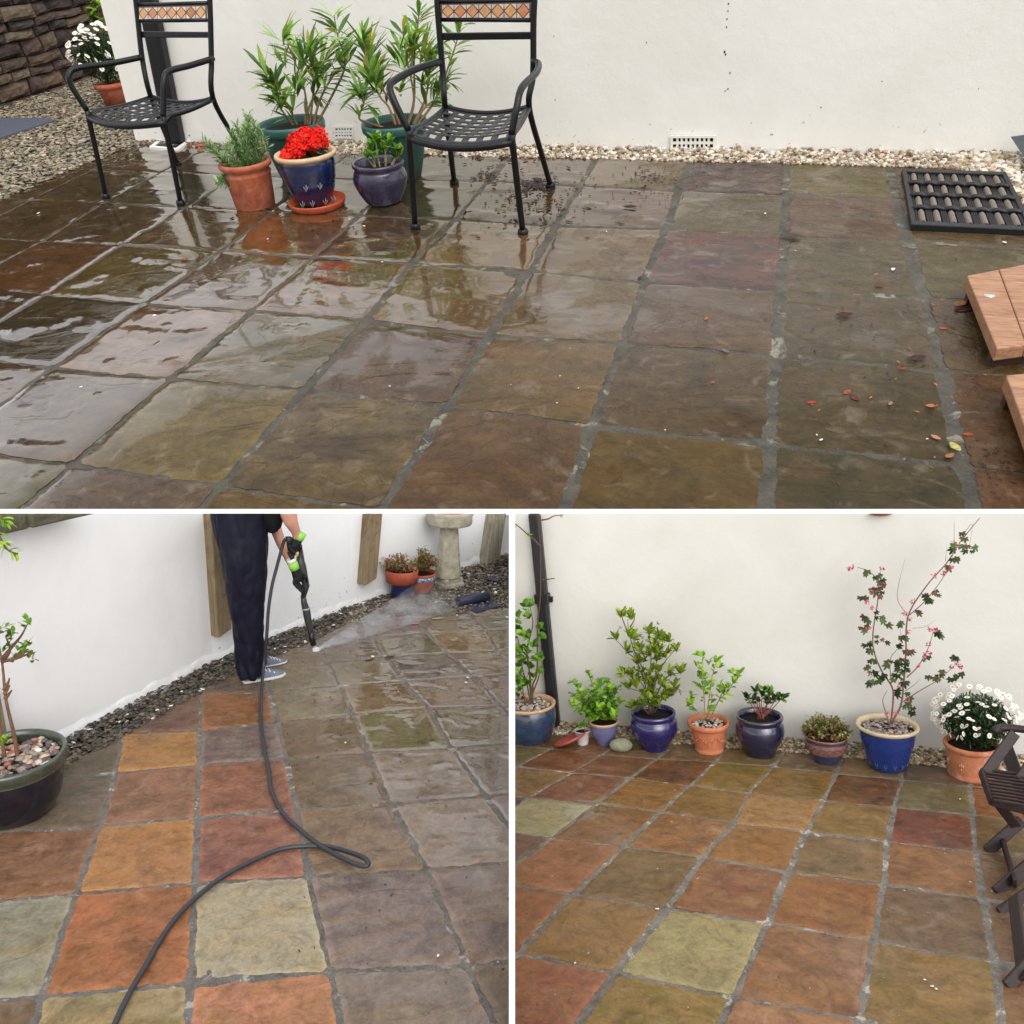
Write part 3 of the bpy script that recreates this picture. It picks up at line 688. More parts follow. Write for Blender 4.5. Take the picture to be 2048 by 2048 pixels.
# gravel ground on the left and its sheet
gm = mat_plain('gravel_bed', (92, 88, 74), .9, 0, .2, .7, 18, .8, dist=.02)
def sheet(name, P, poly, z, mat, kind='structure'):
    o = mesh_obj(name, [Vector((p.x, p.y, z)) for p in poly], [tuple(range(len(poly)))], mat, P, (poly[0].x, poly[0].y, z), None, None, False); tag(o, kind=kind); return o
gp = [P.g(-120, 440), P.g(269, 287), P.g(330, 262), P.g(300, 120), P.g(-260, 200)]
sheet('gravel_bed', P, gp, -.03, gm)
it = []; poly = [(p.x, p.y) for p in [P.g(-60, 425), P.g(276, 291), P.g(330, 262), P.g(275, 128), P.g(-60, 226)]]
xs = [p[0] for p in poly]; ys = [p[1] for p in poly]; random.seed(3)
cg = [(132, 122, 100), (150, 138, 114), (112, 102, 86), (164, 152, 130), (94, 86, 74), (140, 124, 100), (124, 120, 102)]
while len(it) < 10000:
    x, y = ru(min(xs), max(xs)), ru(min(ys), max(ys))
    if in_poly(x, y, poly):
        s_ = ru(.020, .040) * .92; it.append((Vector((x, y, ru(-.01, .03))), (s_ * ru(1, 1.5), s_, s_ * ru(.22, .4)), ru(0, 6.28), ru(-.45, .45), jit(lin(random.choice(cg)), .18)))
tag(stones('gravel', it, M_STONE, P, gA), kind='stuff')
# pea shingle strip along the wall
def strip(P, pxs, n, size, cols, name, dz=(0, .02), flat=.7, white=.0, extra=None):
    """pxs: list of (x, y_front, y_back) along the strip"""
    it = []
    for _ in range(n):
        i = random.randrange(len(pxs) - 1); t = rnd(); a, b = pxs[i], pxs[i + 1]; f = rnd()
        x = a[0] + (b[0] - a[0]) * t; yf = a[1] + (b[1] - a[1]) * t; yb = a[2] + (b[2] - a[2]) * t
        p = P.g(x, yf + (yb - yf) * f); s_ = size * ru(.6, 1.35)
        p.z = ru(*dz) * (0.3 + f); c = lin(random.choice(cols)) if rnd() > white else (.72, .70, .66)
        it.append((p, (s_ * ru(1, 1.4), s_, s_ * flat), ru(0, 6.28), ru(-.6, .6), jit(c, .16)))
    return tag(stones(name, it, M_STONE, P, P.g(pxs[0][0], pxs[0][1]), None, False), kind='stuff')
shing = [(196, 188, 174), (214, 208, 196), (176, 156, 130), (156, 128, 100), (186, 174, 154), (150, 138, 122), (210, 198, 176), (126, 104, 86)]
strip(P, [(270, 291, 285), (440, 299, 290), (670, 307, 292)], 420, .022, [(120, 110, 96), (96, 84, 72), (140, 120, 96), (80, 62, 50), (150, 140, 124)], 'shingle', (0, .03))
strip(P, [(650, 308, 291), (870, 312, 290), (1200, 320, 300), (1600, 329, 310), (1900, 338, 316), (2060, 350, 319)], 5200, .022, shing, 'shingle', (0, .06))
strip(P, [(1900, 338, 318), (2000, 352, 322), (2060, 430, 322)], 420, .034, shing, 'shingle', (0, .06))
# drain pipe and gully
def pipe(P, path, w, d, n, label, mat=M_PIPE, round_=False):
    pass
o = thing('drainpipe', 'black downpipe against the wall end behind the left iron chair', 'drainpipe', P, P.g(345, 291))
n = wn; pts_l = [wtop(330, 291, .16), wtop(268, -14, .16)]; pts_r = [wtop(360, 291, .16), wtop(300, -14, .16)]
m = MB(); dpt = .16; quad_slab(m, pts_l[0], pts_r[0], pts_r[1], pts_l[1], wn, dpt)
pp = mesh_obj('pipe', m.v, m.f, M_PIPE, P, P.g(345, 291), o, None, False); bevel(pp, .045, 4)
gully(P, [(300, 299), (357, 305), (388, 283), (328, 278)], 'white framed drain cover under the black pipe beside the left iron chair')
air_brick(P, wa, wn, 670, 252, 706, 277, 6, 3, 'small white air brick low on the wall between the green pots')
air_brick(P, wa, wn, 1342, 270, 1431, 300, 9, 2, 'wide white air brick with two rows of square holes above the shingle')

# iron chairs
def iron_chair(P, feet, seat, posts, arms, strip_, slat, label, zs_px):
    fl, fr, bl, br = [P.g(*f) for f in feet]
    zs = zs_px / P.vsc(fl); base = (fl + fr) / 2
    sfl, sfr, sbl, sbr = [P.g(x, y, zs) for x, y in seat]
    t = thing('patio_chair', label, 'chair', P, base, 'black iron patio chairs')
    rT = .0275
    # seat: pressed lattice
    nn = 15; wsum = []; 
    def knots(n): 
        k = [0]; 
        for i in range(n): k.append(k[-1] + (1.25 if i % 2 else 1.0))
        return [x / k[-1] for x in k]
    ku, kv = knots(nn), knots(nn)
    def sp(u, v):
        p = sfl * (1 - u) * (1 - v) + sfr * u * (1 - v) + sbr * u * v + sbl * (1 - u) * v
        fd = ((sfl + sfr) / 2 - (sbl + sbr) / 2).normalized(); bow = (1 - v) * 4 * u * (1 - u)
        z = -.055 * 4 * u * (1 - u) * (1 - .45 * (1 - v)) - .02 * math.sin(v * 3.14)
        if v < .12: z -= (.12 - v) * .35
        return p + fd * bow * .12 + Vector((0, 0, z))
    sub = 2; V = []; Fc = []; idx = {}
    def vi(i, j):
        if (i, j) not in idx: idx[(i, j)] = len(V); V.append(sp(ku[i], kv[j]))
        return idx[(i, j)]
    for i in range(nn):
        for j in range(nn):
            if i % 2 == 1 and j % 2 == 1: continue
            Fc.append((vi(i, j), vi(i + 1, j), vi(i + 1, j + 1), vi(i, j + 1)))
    s_ = mesh_obj('seat', V, Fc, M_IRON, P, base, t); sm = s_.modifiers.new('thick', 'SOLIDIFY'); sm.thickness = .008
    m = MB(); m.tube([sp(i / 12, 0) + Vector((0, 0, -.02)) for i in range(13)], .03, 8); 
    m.tube([sp(0, i / 8) - Vector((0, 0, .012)) for i in range(9)], .022, 8); m.tube([sp(1, i / 8) - Vector((0, 0, .012)) for i in range(9)], .022, 8); m.tube([sp(i / 12, 1) for i in range(13)], .022, 8)
    mesh_obj('seat_rail', m.v, m.f, M_IRON, P, base, t)
    def foot(p):
        m.lathe(p, [(.0001, 0), (.046, 0), (.05, .02), (.044, .05), (rT, .062), (.0001, .063)], 14)
    for f, c, arm in ((fl, sfl, arms[0]), (fr, sfr, arms[1])):
        m = MB(); m.tube(smoothpath([f + Vector((0, 0, .03)), f.lerp(c, .5), c], 4), rT, 10); foot(f); mesh_obj('leg', m.v, m.f, M_IRON, P, base, t)
        bc = sbl if f is fl else sbr
        pts = [P.face(*arm[0], bc)]
        for q in arm[1:-1]: pts.append(P.face(q[0], q[1], bc.lerp(c, q[2])))
        pts.append(c); m = MB(); m.tube(smoothpath(pts, 6), rT * 1.05, 10); mesh_obj('armrest', m.v, m.f, M_IRON, P, base, t)
    pl = []
    for f, c, post in ((bl, sbl, posts[0]), (br, sbr, posts[1])):
        pth = [f + Vector((0, 0, .03)), f.lerp(c, .45), c] + [P.face(q[0], q[1], c, -.03 * (i + 1)) for i, q in enumerate(post)]
        m = MB(); m.tube(smoothpath(pth, 5), rT, 10); foot(f); mesh_obj('leg', m.v, m.f, M_IRON, P, base, t); pl.append(pth[-1])
    # back: top rail beyond the frame, slat, mosaic strip
    fn = P.face_n((sbl + sbr) / 2); zc = (sbl + sbr) / 2
    def bp(x, y, side, o=0): return P.face(x, y, sbl if side == 0 else sbr, -.07 + o)
    m = MB(); m.tube(smoothpath([pl[0], (pl[0] + pl[1]) / 2 + Vector((0, 0, .12)), pl[1]], 8), rT, 10); mesh_obj('top_rail', m.v, m.f, M_IRON, P, base, t)
    (x0, y0, y1), (x1, y2, y3) = slat
    m = MB(); quad_slab(m, bp(x0, y1, 0, .015), bp(x1, y3, 1, .015), bp(x1, y2, 1, .015), bp(x0, y0, 0, .015), fn, .03); bevel(mesh_obj('back_slat', m.v, m.f, M_IRON, P, base, t, None, False), .008)
    (x0, y0, y1), (x1, y2, y3) = strip_
    a, b, c, d = bp(x0, y1, 0, .012), bp(x1, y3, 1, .012), bp(x1, y2, 1, .012), bp(x0, y0, 0, .012)
    m = MB(); quad_slab(m, a, b, c, d, fn, .04, (.11, .075, .055)); 
    pan = m.build('mosaic_panel', mat_col('mosaic_grout', .5, .4, var=.3), P, base, t, False)
    m = MB(); ex, ey = b - a, d - a; fo = fn * .008; nd = 7
    def q(u, v, o=1): return a * (1 - u) * (1 - v) + b * u * (1 - v) + c * u * v + d * (1 - u) * v + fo * o
    dm = [(196, 134, 92), (204, 150, 104), (186, 124, 84), (208, 156, 108)]; pc = [(214, 196, 186), (200, 184, 176), (222, 206, 190), (190, 178, 176)]
    g_ = .045
    for i in range(nd):
        u = .02 + .96 * (i + .5) / nd; w = .96 * .5 / nd
        m.add([q(u - w * .90, .5), q(u, .12), q(u + w * .90, .5), q(u, .88)], [(0, 1, 2, 3)], jit(lin(random.choice(dm)), .08))
        m.add([q(u - w * .94, .42), q(u - w * .94, .10), q(u - w * .12, .10)], [(0, 1, 2)], jit(lin(random.choice(pc)), .08)); m.add([q(u + w * .94, .42), q(u + w * .12, .10), q(u + w * .94, .10)], [(0, 1, 2)], jit(lin(random.choice(pc)), .08))
        m.add([q(u - w * .94, .58), q(u - w * .12, .90), q(u - w * .94, .90)], [(0, 1, 2)], jit(lin(random.choice(pc)), .08)); m.add([q(u + w * .94, .58), q(u + w * .94, .90), q(u + w * .12, .90)], [(0, 1, 2)], jit(lin(random.choice(pc)), .08))
    mt = m.build('stone_tiles', mat_col('mosaic_stone', .35, .5, var=.4, bs=30), P, base, pan, False)
    m = MB()
    for yy in ((y0 - 3, y2 - 3), (y1 + 1, y3 + 1)): m.tube([bp(x0, yy[0], 0), bp(x1, yy[1], 1)], .018, 8)
    mesh_obj('back_rail', m.v, m.f, M_IRON, P, base, t)
    return t
iron_chair(P, [(831, 458), (1046, 470), (909, 369), (1101, 376)], [(817, 260), (1023, 268), (890, 213), (1058, 213)],
 [[(886, 150), (877, 40), (872, -40), (870, -110)], [(1066, 150), (1067, 40), (1071, -40), (1072, -110)]],
 [[(878, 124), (832, 138, .35), (790, 160, .7), (780, 176, .85), (792, 210, .95), (0, 0)], [(1066, 124), (1077, 128, .1), (1072, 146, .4), (1044, 175, .8), (1034, 212, .95), (0, 0)]],
 [(880, 7, 38), (1063, 3, 39)], [(882, 66, 81), (1064, 64, 79)], 'black iron armchair nearer the middle, mosaic strip in its back, pots at its left', 200)
iron_chair(P, [(213, 397), (363, 411), (356, 331), (497, 330)], [(174, 221), (326, 232), (301, 192), (426, 196)],
 [[(285, 120), (276, 40), (268, -40), (266, -110)], [(423, 120), (421, 40), (418, -40), (417, -110)]],
 [[(284, 114), (220, 127, .35), (156, 136, .75), (139, 148, .9), (143, 172, .95), (0, 0)], [(426, 117), (380, 131, .4), (337, 143, .8), (328, 163, .92), (327, 200, .97), (0, 0)]],
 [(275, 13, 41), (414, 9, 39)], [(281, 63, 76), (418, 64, 76)], 'black iron armchair at the left, standing by the drainpipe and gravel', 178)

# ---- pots on the unwashed patio
def branch_plant(t, P, base, stems, r0, name='stems', col=(120, 96, 70), seg=6, r1=.3):
    m = MB(); paths = []
    for st in stems:
        pth = smoothpath(px_path(P, base, st), 5); n_ = len(pth)
        m.tube(pth, [r0 * (1 - (1 - r1) * i / (n_ - 1)) for i in range(n_)], seg, jit(lin(col), .2)); paths.append(pth)
    m.build(name, M_BARK, P, base, t); return paths
# terracotta pot with rosemary
p = Pot(P, 515, 424, 40, 'plant_pot', 'terracotta pot with a rolled rim at the left of the front row, beside the geranium')
p.lathe('pot_body', [(0, 0), (37, 0), (39, 4), (44, 62), (45, 66), (46, 69), (43, 73), (44, 77), (50, 82), (51, 88), (48, 92), (43, 91), (41, 84), (40, 74), (36, 72)], M_TERRA)
p.soil(40, 76)
T0 = p.top(78)
q = thing('rosemary', 'feathery grey green rosemary growing in the terracotta pot', 'plant', P, T0); random.seed(11)
tips = [(405, 280, 3), (418, 300, 2), (450, 290, 1), (462, 262, 0), (474, 248, 0), (486, 262, 0), (500, 240, -1), (497, 228, 0), (510, 244, 1), (520, 258, 0), (528, 272, 1), (516, 285, -1), (440, 318, 2), (447, 358, 2), (434, 365, 2), (470, 290, 0), (505, 275, 0), (484, 300, 1), (535, 296, 1), (492, 255, -1)]
stems = [[(498 + ru(-8, 8), 352, 0), ((x + 498) / 2 + ru(-6, 6), (y + 345) / 2 + 8, d * .02 + ru(-.03, .03)), (x, y, d * .03)] for x, y, d in tips]
paths = branch_plant(q, P, T0, stems, .008, 'stems', (128, 112, 92))
m = MB(); L = 17 / P.ppm(T0)
for pth in paths: twig_leaves(m, P, pth, 64, L, L * .15, 'rosemary', .22, .8, 0, .05, 'lance', .1, True, up=.35)
m.build('foliage', M_LEAF, P, T0, q)
# blue glazed pot with geranium on a saucer
SA = P.g(637, 414); ks = P.ppm(SA)
sc = MB(); rs = 57 / ks; sc.lathe(SA, [(0.001, .012), (rs * .82, .012), (rs * .9, .03), (rs * .98, .075), (rs, .08), (rs, .065), (rs * .93, .02), (rs * .85, .002), (.001, .001)], 48)
s1 = mesh_obj('saucer', sc.v, sc.f, M_SAUCER, P, SA); tag(s1, 'orange clay saucer under the blue geranium pot', 'saucer')
M_BLUE = mat_glaze('dark_blue_glaze', (22, 30, 66), (16, 42, 104), .14, 5, t=(.5, .7))
M_CREAMRIM = mat_clay('cream_unglazed_rim', (212, 186, 150), (190, 160, 122), .2, 9, .6)
p = Pot(P, 634, 418, 31, 'plant_pot', 'dark blue glazed pot with a cream rim standing on the orange saucer')
for o_ in (p,): p.b.z = .018
p.t.matrix_world = P.M @ Matrix.Translation(p.b); p.t['_b'] = tuple(p.b)
p.lathe('pot_body', [(0, 0), (29, 0), (33, 5), (44, 28), (50, 52), (53, 72), (54, 84), (52, 89)], M_BLUE)
p.lathe('pot_rim', [(52, 89), (58, 92), (60, 96), (59, 100), (55, 101), (51, 98), (49, 92), (47, 80)], M_CREAMRIM)
p.soil(48, 84)
m = MB()
for i, (x, y) in enumerate([(605, 417), (625, 415), (651, 411), (668, 405), (612, 384), (640, 380)]):
    for dx, dy in ((-5, -10), (4, -11), (0, -14)):
        a = P.face(x, y, p.b, p.r(41 if y > 400 else 54)); b_ = P.face(x + dx, y + dy, p.b, p.r(44 if y > 400 else 54)); m.tube([a, (a + b_) / 2 + Vector((0.004, 0, 0)), b_], .0035, 5, lin((132, 140, 142)))
m.build('wheat_pattern', mat_col('pale_slip', .4, .4), P, p.b, p.t)
T0 = p.top(86); q = thing('geranium', 'red geranium in full flower over the dark blue pot', 'plant', P, T0); random.seed(5)
stems = [[(625, 345, 0), (612, 310, .03), (602, 285, .04)], [(628, 345, 0), (632, 310, .05), (635, 285, .06)], [(620, 345, 0), (600, 325, .08), (588, 305, .1)], [(632, 345, 0), (630, 322, 0), (627, 305, .02)], [(618, 345, 0), (608, 328, .05), (604, 322, .1)]]
branch_plant(q, P, T0, stems, .012, 'stems', (92, 84, 50))
m = MB(); k_ = P.ppm(T0)
for _ in range(46):
    a = ru(0, 6.28); r = ru(.1, 1) * 36 / k_; c = T0 + Vector((math.cos(a) * r, math.sin(a) * r, ru(.02, .13)))
    col = gcol('dark', .25); nrm = (Vector((math.cos(a) * .6, math.sin(a) * .6, 1)) + rdir() * .4).normalized(); ax = nrm.orthogonal().normalized(); bx = nrm.cross(ax); R1 = ru(9, 14) / k_
    pts = [c]; 
    for i in range(14):
        th = i / 14 * 5.7; rr = R1 * (1 if i % 2 else .86); pts.append(c + (ax * math.cos(th) + bx * math.sin(th)) * rr + nrm * (R1 * .22 + (R1 * .1 if i % 2 else 0)))
    m.add(pts, [(0, i, i + 1) for i in range(1, 14)], col)
m.build('foliage', M_LEAF, P, T0, q)
m = MB()
for x, y, r, d in [(600, 283, 22, .06), (588, 297, 17, .1), (637, 272, 17, .06), (626, 286, 15, .1), (576, 312, 15, .12), (596, 300, 14, .14), (611, 268, 13, 0), (645, 283, 11, .05)]:
    c0 = P.face(x, y, T0, d)
    for _ in range(int(r * 6)):
        dd = rdir(); c = c0 + Vector((dd.x, dd.y, dd.z * .9)) * (r / k_) * ru(.75, 1.0); n_ = (dd + rdir() * .5).normalized(); a_ = n_.orthogonal().normalized(); b_ = n_.cross(a_); R1 = ru(3.6, 5.4) / k_
        col = jit(random.choice([(.80, .012, .010), (.90, .022, .012), (.70, .008, .010), (.92, .05, .02)]), .1)
        for th in (0, 2.1, 4.2):
            e = a_ * math.cos(th + rnd()) + b_ * math.sin(th + rnd()); m.add([c, c + e * R1 + n_.cross(e) * R1 * .55 + n_ * R1 * .3, c + e * R1 * 1.25 + n_ * R1 * .45, c + e * R1 - n_.cross(e) * R1 * .55 + n_ * R1 * .3], [(0, 1, 2, 3)], col)
m.build('flowers', M_PETAL, P, T0, q)
m = MB()
for x, y in ((608, 327), (626, 311)):
    c0 = P.face(x, y, T0, .12)
    for _ in range(16): m.leaf(c0 + rdir() * .015, rdir() + Vector((0, 0, .4)), (0, 0, 1), 6 / k_, 2.4 / k_, jit(lin((150, 84, 52)), .3))
m.build('spent_flowers', M_LEAF, P, T0, q)
# green plastic pots with oleanders
M_GREENP = mat_plain('dark_green_plastic', (34, 66, 58), .42, 0, .45, .4, 8, .08)
M_GREENR = mat_plain('green_plastic_rim', (48, 92, 86), .4, 0, .45, .3, 8, .08)
def green_pot(x, y, label, s_=1.0):
    p = Pot(P, x, y, 38 * s_, 'plant_pot', label, 'green plastic pots by the wall')
    p.lathe('pot_body', [(0, 0), (36 * s_, 0), (40 * s_, 4), (47 * s_, 30), (54 * s_, 62), (58 * s_, 90), (59 * s_, 98)], M_GREENP)
    p.lathe('pot_rim', [(58.5 * s_, 92), (62 * s_, 95), (64 * s_, 97), (65 * s_, 108), (63.5 * s_, 113), (60 * s_, 112), (58 * s_, 108), (56 * s_, 98)], M_GREENR)
    p.soil(57 * s_, 100); return p
OLC = lambda: gcol('oleander', .22) if rnd() > .07 else jit((.42, .36, .05), .2)
def oleander(T0, stems, whorls, label):
    q = thing('oleander', label, 'plant', P, T0); k_ = P.ppm(T0)
    paths = branch_plant(q, P, T0, stems, .015, 'stems', (142, 118, 88), 7, .35)
    m = MB()
    for x, y, dx, dy, n_, L in whorls:
        c = P.face(x, y, T0, ru(-.12, .18)); d = (P.face(x + dx, y - dy, T0, ru(-.05, .1)) - P.face(x, y, T0)).normalized()
        whorl(m, c, d, int(n_ * 1.4), L * 1.45 / k_, L * .21 / k_, 'oleander', OLC, .66)
    for pth in paths: twig_leaves(m, P, pth, 22, 46 / k_, 8.5 / k_, 'oleander', .45, .8, 0, .25, colf=OLC)
    m.build('foliage', M_LEAF, P, T0, q); return q
random.seed(31)
p = green_pot(608, 368, 'dark green plastic pot behind the blue geranium pot'); T0 = p.top(102)
oleander(T0, [[(600, 262), (580, 220), (560, 185), (545, 150)], [(610, 262), (612, 200), (600, 150), (575, 90)], [(618, 262), (625, 200), (630, 150), (625, 95)], [(624, 262), (640, 200), (668, 150), (700, 120)], [(596, 262), (572, 232), (555, 205), (548, 175)], [(615, 262), (618, 215), (640, 170), (650, 140)], [(626, 262), (665, 190), (690, 130), (675, 70), (668, 30)]],
 [(568, 72, 2, 20, 9, 44), (546, 72, -14, 10, 3, 30), (622, 95, 8, 20, 10, 42), (655, 115, 10, 16, 9, 40), (600, 115, -6, 18, 8, 38), (545, 165, -12, 10, 10, 42), (528, 140, -10, 20, 6, 40), (560, 195, -10, -4, 6, 34), (585, 215, -2, 14, 8, 34), (600, 160, 4, 14, 9, 34), (678, 122, 16, 8, 9, 36), (640, 150, 6, 14, 8, 34), (612, 232, 2, 14, 8, 26), (638, 195, 8, -6, 5, 30), (700, 140, 16, 0, 5, 30), (675, 32, 2, 12, 4, 16), (590, 180, -6, 16, 8, 36), (565, 120, -6, 16, 6, 34), (625, 130, 4, 16, 8, 38), (665, 90, 6, 16, 5, 30), (575, 235, -12, 8, 5, 28)],
 'tall oleander with narrow leaves in the left green pot')
p = green_pot(806, 368, 'dark green plastic pot behind the dark purple pot and the right iron chair', .98); T0 = p.top(102)
oleander(T0, [[(795, 262), (778, 215), (758, 190), (735, 130), (728, 80)], [(803, 262), (785, 210), (765, 180), (745, 165)], [(812, 262), (828, 200), (828, 120), (835, 60), (838, 25)], [(820, 262), (850, 200), (858, 150), (862, 120)], [(825, 262), (870, 200), (905, 110), (925, 40)], [(822, 262), (850, 215), (885, 190)], [(790, 262), (735, 245), (718, 235), (728, 205), (722, 190)], [(812, 262), (828, 200), (812, 110), (805, 60)]],
 [(738, 105, 0, 20, 13, 50), (728, 70, 4, 16, 8, 30), (700, 75, -20, 10, 4, 40), (748, 165, 0, 16, 11, 44), (720, 188, -6, 12, 11, 36), (712, 180, -16, 4, 5, 36), (830, 90, 4, 20, 9, 42), (850, 110, 8, 16, 10, 44), (838, 25, 4, 16, 9, 22), (862, 130, 4, 20, 10, 40), (800, 175, 0, 18, 8, 36), (845, 170, 4, 14, 9, 36), (878, 180, 8, 10, 8, 34), (896, 160, 14, 6, 6, 34), (760, 130, 10, 10, 8, 40), (800, 90, 0, 18, 7, 36), (812, 125, 2, 18, 7, 36), (872, 95, 12, 10, 7, 38), (790, 120, -8, 12, 6, 36), (735, 150, -4, 12, 7, 40), (775, 190, 0, -8, 4, 26), (745, 215, 16, -10, 3, 34), (808, 50, 0, 14, 5, 16)],
 'tall oleander partly behind the back of the right iron chair')
# dark purple round pot
M_PURP = mat_glaze('dark_purple_glaze', (40, 34, 58), (54, 46, 76), .2, 6, sc3=(1, 1, 8), bump=.3)
p = Pot(P, 770, 415, 30, 'plant_pot', 'squat dark purple round pot with ridged rings left of the right iron chair')
pr = [(0, 0), (28, 0), (32, 3)]
for i in range(15):
    z_ = 6 + i * 4.2; r_ = 32 + 23 * math.sin(min(1, (z_) / 62) * 1.57) - max(0, z_ - 50) * .35; pr += [(r_, z_), (r_ - 1.0, z_ + 2.1)]
pr += [(46, 70), (49, 73), (51, 78), (50, 82), (46, 82), (43, 77), (42, 68), (38, 60)]
p.lathe('pot_body', pr, M_PURP); p.soil(42, 68)
T0 = p.top(70); random.seed(8); q = thing('young_shrub', 'small pale green shrub on bare yellowish stems in the purple pot', 'plant', P, T0)
paths = branch_plant(q, P, T0, [[(756, 345), (748, 325), (742, 300)], [(762, 345), (755, 310), (752, 285)], [(770, 345), (772, 320), (770, 298)], [(778, 345), (790, 320), (795, 300)], [(775, 345), (770, 315), (776, 290)], [(780, 345), (785, 325), (800, 305)], [(758, 345), (745, 330), (735, 318)]], .010, 'stems', (168, 160, 104), 6, .6)
m = MB(); k_ = P.ppm(T0)
for x, y in [(742, 300), (752, 285), (746, 312), (770, 296), (795, 298), (776, 288), (800, 303), (735, 315), (758, 275), (780, 278), (765, 300), (790, 310), (740, 290), (748, 274)]:
    whorl(m, P.face(x, y, T0, ru(-.06, .1)), (ru(-.6, .6), ru(-.6, .6), 1), 7, 19 / k_, 11 / k_, 'mid', None, 1.1, 'oval')
m.build('foliage', M_LEAF, P, T0, q)
# daisies at the far left beyond the wall end
p = Pot(P, 236, 216, 20, 'plant_pot', 'terracotta pot with white daisies on the gravel behind the wall end')
p.lathe('pot_body', [(0, 0), (19, 0), (25, 36), (26, 38), (30, 40), (31, 48), (28, 50), (25, 46), (24, 40)], M_TERRA); p.soil(24, 42)
def daisy_bush(P, T0, cx, cy, rx, ry, n, fr, label, seed, depth=.8, foliage=900, leafL=10):
    random.seed(seed); q = thing('daisy_bush', label, 'plant', P, T0); k_ = P.ppm(T0); c0 = P.face(cx, cy, T0); RX, RZ = rx / k_, ry / P.vsc(T0)
    nrm = P.face_n(T0); sd_ = Vector((-nrm.y, nrm.x, 0))
    m = MB()
    for _ in range(26):
        d = rdir(); d.z = abs(d.z); e = c0 + sd_ * d.x * RX * .8 + nrm * d.y * RX * .7 + Vector((0, 0, (d.z * 1.2 - .4) * RZ)); m.tube([T0, T0.lerp(e, .5) + rdir() * RX * .05, e], RX * .012, 5, lin((76, 84, 50)))
    m.build('stems', M_BARK, P, T0, q); m = MB()
    for _ in range(foliage):
        d = rdir() * (rnd() ** .33); p_ = c0 + sd_ * d.x * RX * .80 + nrm * d.y * RX * depth * .70 + Vector((0, 0, d.z * RZ * .80 - RZ * .12))
        for _ in range(3): m.leaf(p_, rdir() + Vector((0, 0, .5)), (0, 0, 1), leafL / k_ * ru(.7, 1.2), leafL * .22 / k_, gcol('dark', .35) if rnd() > .35 else gcol('maple', .3))
    m.build('foliage', M_LEAF, P, T0, q); m = MB()
    for _ in range(n):
        while True:
            d = rdir()
            if d.z > -.5 and d.y > -.35: break
        f = ru(.90, 1.04); p_ = c0 + sd_ * d.x * RX * f + nrm * d.y * RX * depth * f + Vector((0, 0, d.z * RZ * f))
        daisy(m, p_, d + Vector((0, 0, .45)) + rdir() * .35 + nrm * .95, fr / k_ * ru(.8, 1.1))
    m.build('flowers', M_PETAL, P, T0, q); return q
daisy_bush(P, p.top(44), 203, 108, 62, 60, 105, 5.6, 'round bush of white daisies cut by the wall end', 3)
# overhanging shrub
T0 = P.g(196, 150); T0.z = 0; q = thing('leafy_shrub', 'bright green leafy sprigs in front of the stone wall above the daisies', 'plant', P, T0); random.seed(4)
paths = branch_plant(q, P, T0, [[(205, 120), (200, 60), (190, 10), (180, -20)], [(205, 120), (190, 60), (178, 35)], [(203, 110), (196, 20), (196, -20)]], .02, 'stems', (96, 84, 60))
m = MB(); k_ = P.ppm(T0)
for x, y in [(180, 2), (172, 8), (190, 0), (176, 30), (184, 38), (172, 40), (195, 30), (188, 18), (200, 38), (180, 47), (165, 2), (200, 8)]:
    whorl(m, P.face(x, y, T0, ru(-.2, .2)), (ru(-1, 1), ru(-1, 1), .2), 6, 15 / k_, 9 / k_, 'lime', None, 1.2, 'oval')
m.build('foliage', M_LEAF, P, T0, q)
# rubber mat on the gravel, far left
a, b, c, d = [P.g(*x, .03) for x in ((-60, 300), (112, 240), (98, 236), (-60, 234))]
m = MB(); Z = Vector((0, 0, 1)); 
A, B, C, D = P.g(-70, 298, .05), P.g(111, 239, .05), P.g(84, 235, .05), P.g(-70, 236, .05)
quad_slab(m, A, B, C, D, Z, .05); o = mesh_obj('door_mat', m.v, m.f, mat_plain('blue_grey_rubber', (84, 88, 100), .7, 0, .3, .4, 30, .8, dist=.02), P, A, None, None, False); tag(o, 'flat blue grey rubber mat lying on the gravel', 'mat')
